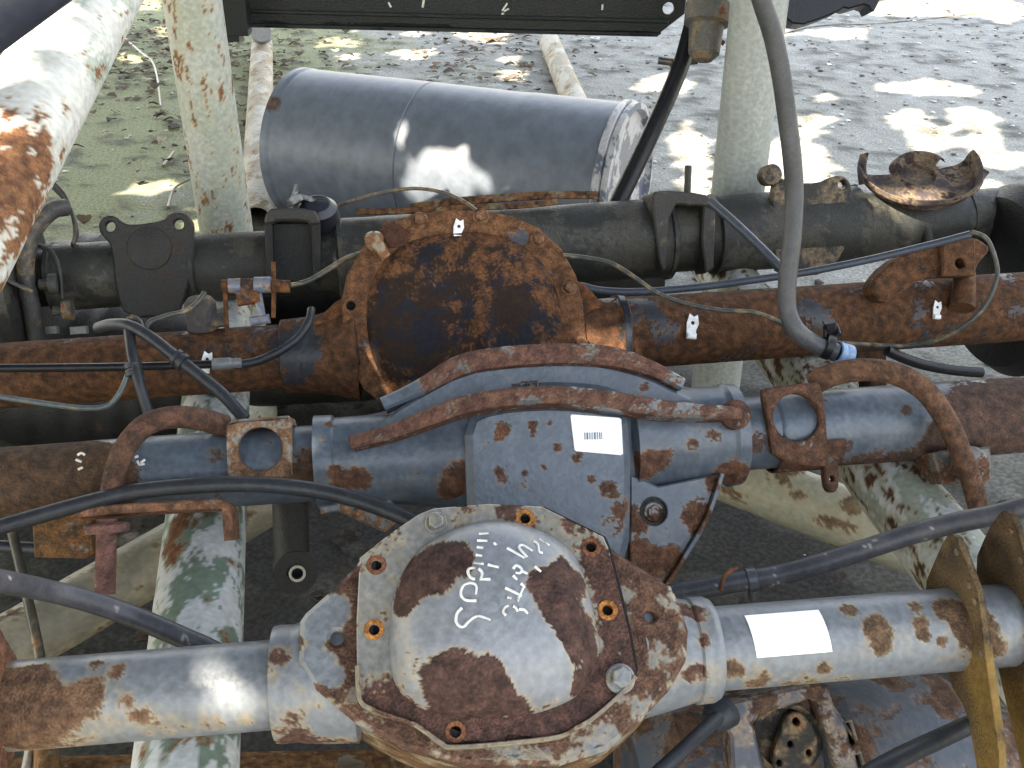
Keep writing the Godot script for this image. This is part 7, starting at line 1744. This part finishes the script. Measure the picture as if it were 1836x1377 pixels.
	# left side
	cable("sheathed_cable", PackedVector3Array([Vector3(-0.7902, 0.5895, -1.2757), Vector3(-0.7343, 0.5822, -1.2888), Vector3(-0.6448, 0.5756, -1.3023), Vector3(-0.5434, 0.5722, -1.3118), Vector3(-0.4389, 0.5702, -1.3222)]), 0.0062, black, "straight black cable lying along the rusty axle's left tube", "cable")
	var sl := Geo.new()
	sl.lathe([Vector2(0, 0.0001), Vector2(0, 0.0085), Vector2(0.012, 0.009), Vector2(0.026, 0.0085), Vector2(0.028, 0.0075), Vector2(0.042, 0.0075), Vector2(0.043, 0.0001)], along(Vector3.ZERO, Vector3(0.0465, -0.0027, -0.01)), 0.002)
	var so := obj("cable_sleeve", sl, style({"paint": Color(0.16, 0.17, 0.18), "bias": -0.8}), self)
	so.position = Vector3(-0.44, 0.5711, -1.3205)
	tag(so, "grey sleeve joining the black cable on the rusty left tube", "sleeve")
	cable("brake_hose", PackedVector3Array([Vector3(-0.4056, 0.5646, -1.3306), Vector3(-0.3788, 0.5665, -1.3374), Vector3(-0.3468, 0.577, -1.3493), Vector3(-0.3199, 0.5904, -1.3685), Vector3(-0.306, 0.6076, -1.39), Vector3(-0.3065, 0.6134, -1.4165)]), 0.0066, dark, "black hose curving from the grey sleeve up round the rusty housing neck", "hose")
	cable("brake_hose", PackedVector3Array([Vector3(-0.6116, 0.6117, -1.3578), Vector3(-0.5841, 0.625, -1.3424), Vector3(-0.5506, 0.6326, -1.3237), Vector3(-0.5148, 0.625, -1.3019), Vector3(-0.4742, 0.608, -1.2748), Vector3(-0.4373, 0.5867, -1.2567), Vector3(-0.4045, 0.5668, -1.2395), Vector3(-0.3733, 0.5371, -1.2223)]), 0.0088, dark, "dark rubber hose slanting down right across the rusty left tube", "hose")
	cable("brake_hose", PackedVector3Array([Vector3(-0.5613, 0.6278, -1.344), Vector3(-0.5487, 0.6238, -1.3128), Vector3(-0.5347, 0.608, -1.2748), Vector3(-0.5232, 0.5857, -1.2504), Vector3(-0.5154, 0.5621, -1.2367), Vector3(-0.5076, 0.5418, -1.225)]), 0.0078, dark, "short dark hose hanging straight down over the rusty left tube", "hose")
	for q in [[Vector3(-0.5324, 0.594, -1.2644), Vector3(0.0054, -0.0208, 0.0143), "collar on the short dark hose hanging over the rusty left tube"], [Vector3(-0.4687, 0.6046, -1.2728), Vector3(0.0369, -0.0214, 0.0181), "collar on the dark hose slanting across the rusty left tube"]]:
		var cg := Geo.new()
		cg.lathe([Vector2(-0.009, 0.0075), Vector2(-0.008, 0.0125), Vector2(-0.002, 0.0125), Vector2(-0.001, 0.0105), Vector2(0.002, 0.0105), Vector2(0.003, 0.013), Vector2(0.009, 0.013), Vector2(0.01, 0.0075)], along(Vector3.ZERO, q[1]), 0.002)
		var co := obj("hose_collar", cg, dark, self)
		co.position = q[0]
		tag(co, q[2], "collar")
	cable("brake_line", PackedVector3Array([Vector3(-0.5575, 0.6323, -1.335), Vector3(-0.5511, 0.6393, -1.3391), Vector3(-0.5398, 0.6337, -1.3358), Vector3(-0.5297, 0.6271, -1.3204), Vector3(-0.5201, 0.6375, -1.3265), Vector3(-0.4994, 0.6407, -1.3399), Vector3(-0.4742, 0.6433, -1.3529), Vector3(-0.4602, 0.6503, -1.3685), Vector3(-0.4542, 0.6574, -1.3842)]), 0.0038, line, "thin grey brake line curling up with an orange tip left of the tee", "brake line")
	cable("brake_line", PackedVector3Array([Vector3(-0.7481, 0.5682, -1.2402), Vector3(-0.6934, 0.5614, -1.2363), Vector3(-0.6466, 0.5553, -1.2328), Vector3(-0.5997, 0.5506, -1.2301), Vector3(-0.5669, 0.5533, -1.2317), Vector3(-0.5498, 0.5682, -1.2402), Vector3(-0.5407, 0.5867, -1.2567), Vector3(-0.5394, 0.5978, -1.2689)]), 0.0042, style({"paint": Color(0.102, 0.120, 0.120), "bias": -0.3, "f": 30.0, "rust0": Color(0.120, 0.096, 0.048), "rust1": Color(0.204, 0.180, 0.120)}), "thin pale brake line looping under the rusty left tube", "brake line")
	cable("brake_line", PackedVector3Array([Vector3(-0.3393, 0.641, -1.4439), Vector3(-0.313, 0.6435, -1.457), Vector3(-0.2846, 0.6552, -1.4752), Vector3(-0.2618, 0.6608, -1.5016), Vector3(-0.2428, 0.6598, -1.5241)]), 0.0042, line, "short grey brake line running from the tee to the round cover", "brake line")
	cable("brake_line", PackedVector3Array([Vector3(-0.378, 0.5894, -1.8761), Vector3(-0.3167, 0.6187, -1.8699), Vector3(-0.2517, 0.6377, -1.8693), Vector3(-0.1882, 0.646, -1.8741), Vector3(-0.1347, 0.6439, -1.8613), Vector3(-0.0958, 0.638, -1.8348), Vector3(-0.0649, 0.6271, -1.8054)]), 0.0036, style({"paint": Color(0.11, 0.095, 0.08), "bias": -0.1, "rust0": Color(0.1, 0.07, 0.045), "rust1": Color(0.16, 0.12, 0.08)}), "thin brown line arching in front of the drum above the round cover", "brake line")
	cable("brake_line", PackedVector3Array([Vector3(0.0808, 0.6654, -1.5042), Vector3(0.116, 0.6623, -1.5025), Vector3(0.1545, 0.6587, -1.4888), Vector3(0.1839, 0.6477, -1.4709), Vector3(0.2216, 0.6286, -1.4483), Vector3(0.2639, 0.6158, -1.4352), Vector3(0.3187, 0.6083, -1.4251), Vector3(0.3702, 0.6054, -1.4234), Vector3(0.4044, 0.595, -1.4174), Vector3(0.4401, 0.5764, -1.4124), Vector3(0.4876, 0.5575, -1.4188), Vector3(0.564, 0.5436, -1.4339), Vector3(0.6255, 0.5421, -1.4331), Vector3(0.6698, 0.562, -1.4214), Vector3(0.7043, 0.5942, -1.4169), Vector3(0.726, 0.6186, -1.4253), Vector3(0.7373, 0.6466, -1.4356), Vector3(0.7407, 0.6687, -1.4484), Vector3(0.7305, 0.6982, -1.4654), Vector3(0.7203, 0.71, -1.4723), Vector3(0.706, 0.7122, -1.4851)]), 0.0036, line, "long thin brake line wandering along the rusty axle's right tube", "brake line")
	cable("handbrake_cable", PackedVector3Array([Vector3(0.1098, 0.6076, -1.517), Vector3(0.1458, 0.6006, -1.513), Vector3(0.2089, 0.599, -1.5121), Vector3(0.2989, 0.6053, -1.5157), Vector3(0.3889, 0.6154, -1.5215), Vector3(0.4789, 0.6271, -1.5283), Vector3(0.5779, 0.6442, -1.5382), Vector3(0.686, 0.6669, -1.5513), Vector3(0.74, 0.6793, -1.5585)]), 0.0062, style({"paint": Color(0.04, 0.05, 0.07), "bias": -0.6, "gloss": "rubber", "rust0": Color(0.14, 0.15, 0.16), "rust1": Color(0.2, 0.2, 0.2)}), "black handbrake cable stretched above the rusty axle's right tube", "cable")
	cable("grey_strut", PackedVector3Array([Vector3(0.3678, 0.6413, -1.8137), Vector3(0.4055, 0.6203, -1.7553), Vector3(0.446, 0.5904, -1.715), Vector3(0.4777, 0.5665, -1.6781)]), 0.0085, style({"paint": Color(0.07, 0.08, 0.10), "bias": -0.5, "rust1": Color(0.1, 0.07, 0.05)}), "grey strut slanting from the right clamp bracket of the dark axle", "strut")
	cable("black_strap", PackedVector3Array([Vector3(0.5904, 0.536, -1.4295), Vector3(0.6205, 0.5206, -1.4322), Vector3(0.6599, 0.5058, -1.4352), Vector3(0.7087, 0.494, -1.4399), Vector3(0.758, 0.486, -1.4468)]), 0.0085, black, "black strap sagging below the rusty axle at the right", "strap")
	cable("leaning_cable", PackedVector3Array([Vector3(-0.7793, 0.3475, -1.1821), Vector3(-0.7142, 0.3432, -1.1797), Vector3(-0.6573, 0.3418, -1.1789)]), 0.009, dark, "dark cable passing under the blue axle's left tube at the frame edge", "cable")
	cable("thin_rod", PackedVector3Array([Vector3(-0.656, 0.456, -1.0716), Vector3(-0.6318, 0.4154, -1.0251), Vector3(-0.611, 0.3857, -0.9848), Vector3(-0.5918, 0.3572, -0.9453)]), 0.0065, style({"paint": Color(0.07, 0.065, 0.05), "bias": -0.2}), "thin dark rod hanging at the left edge below the blue axle", "rod")
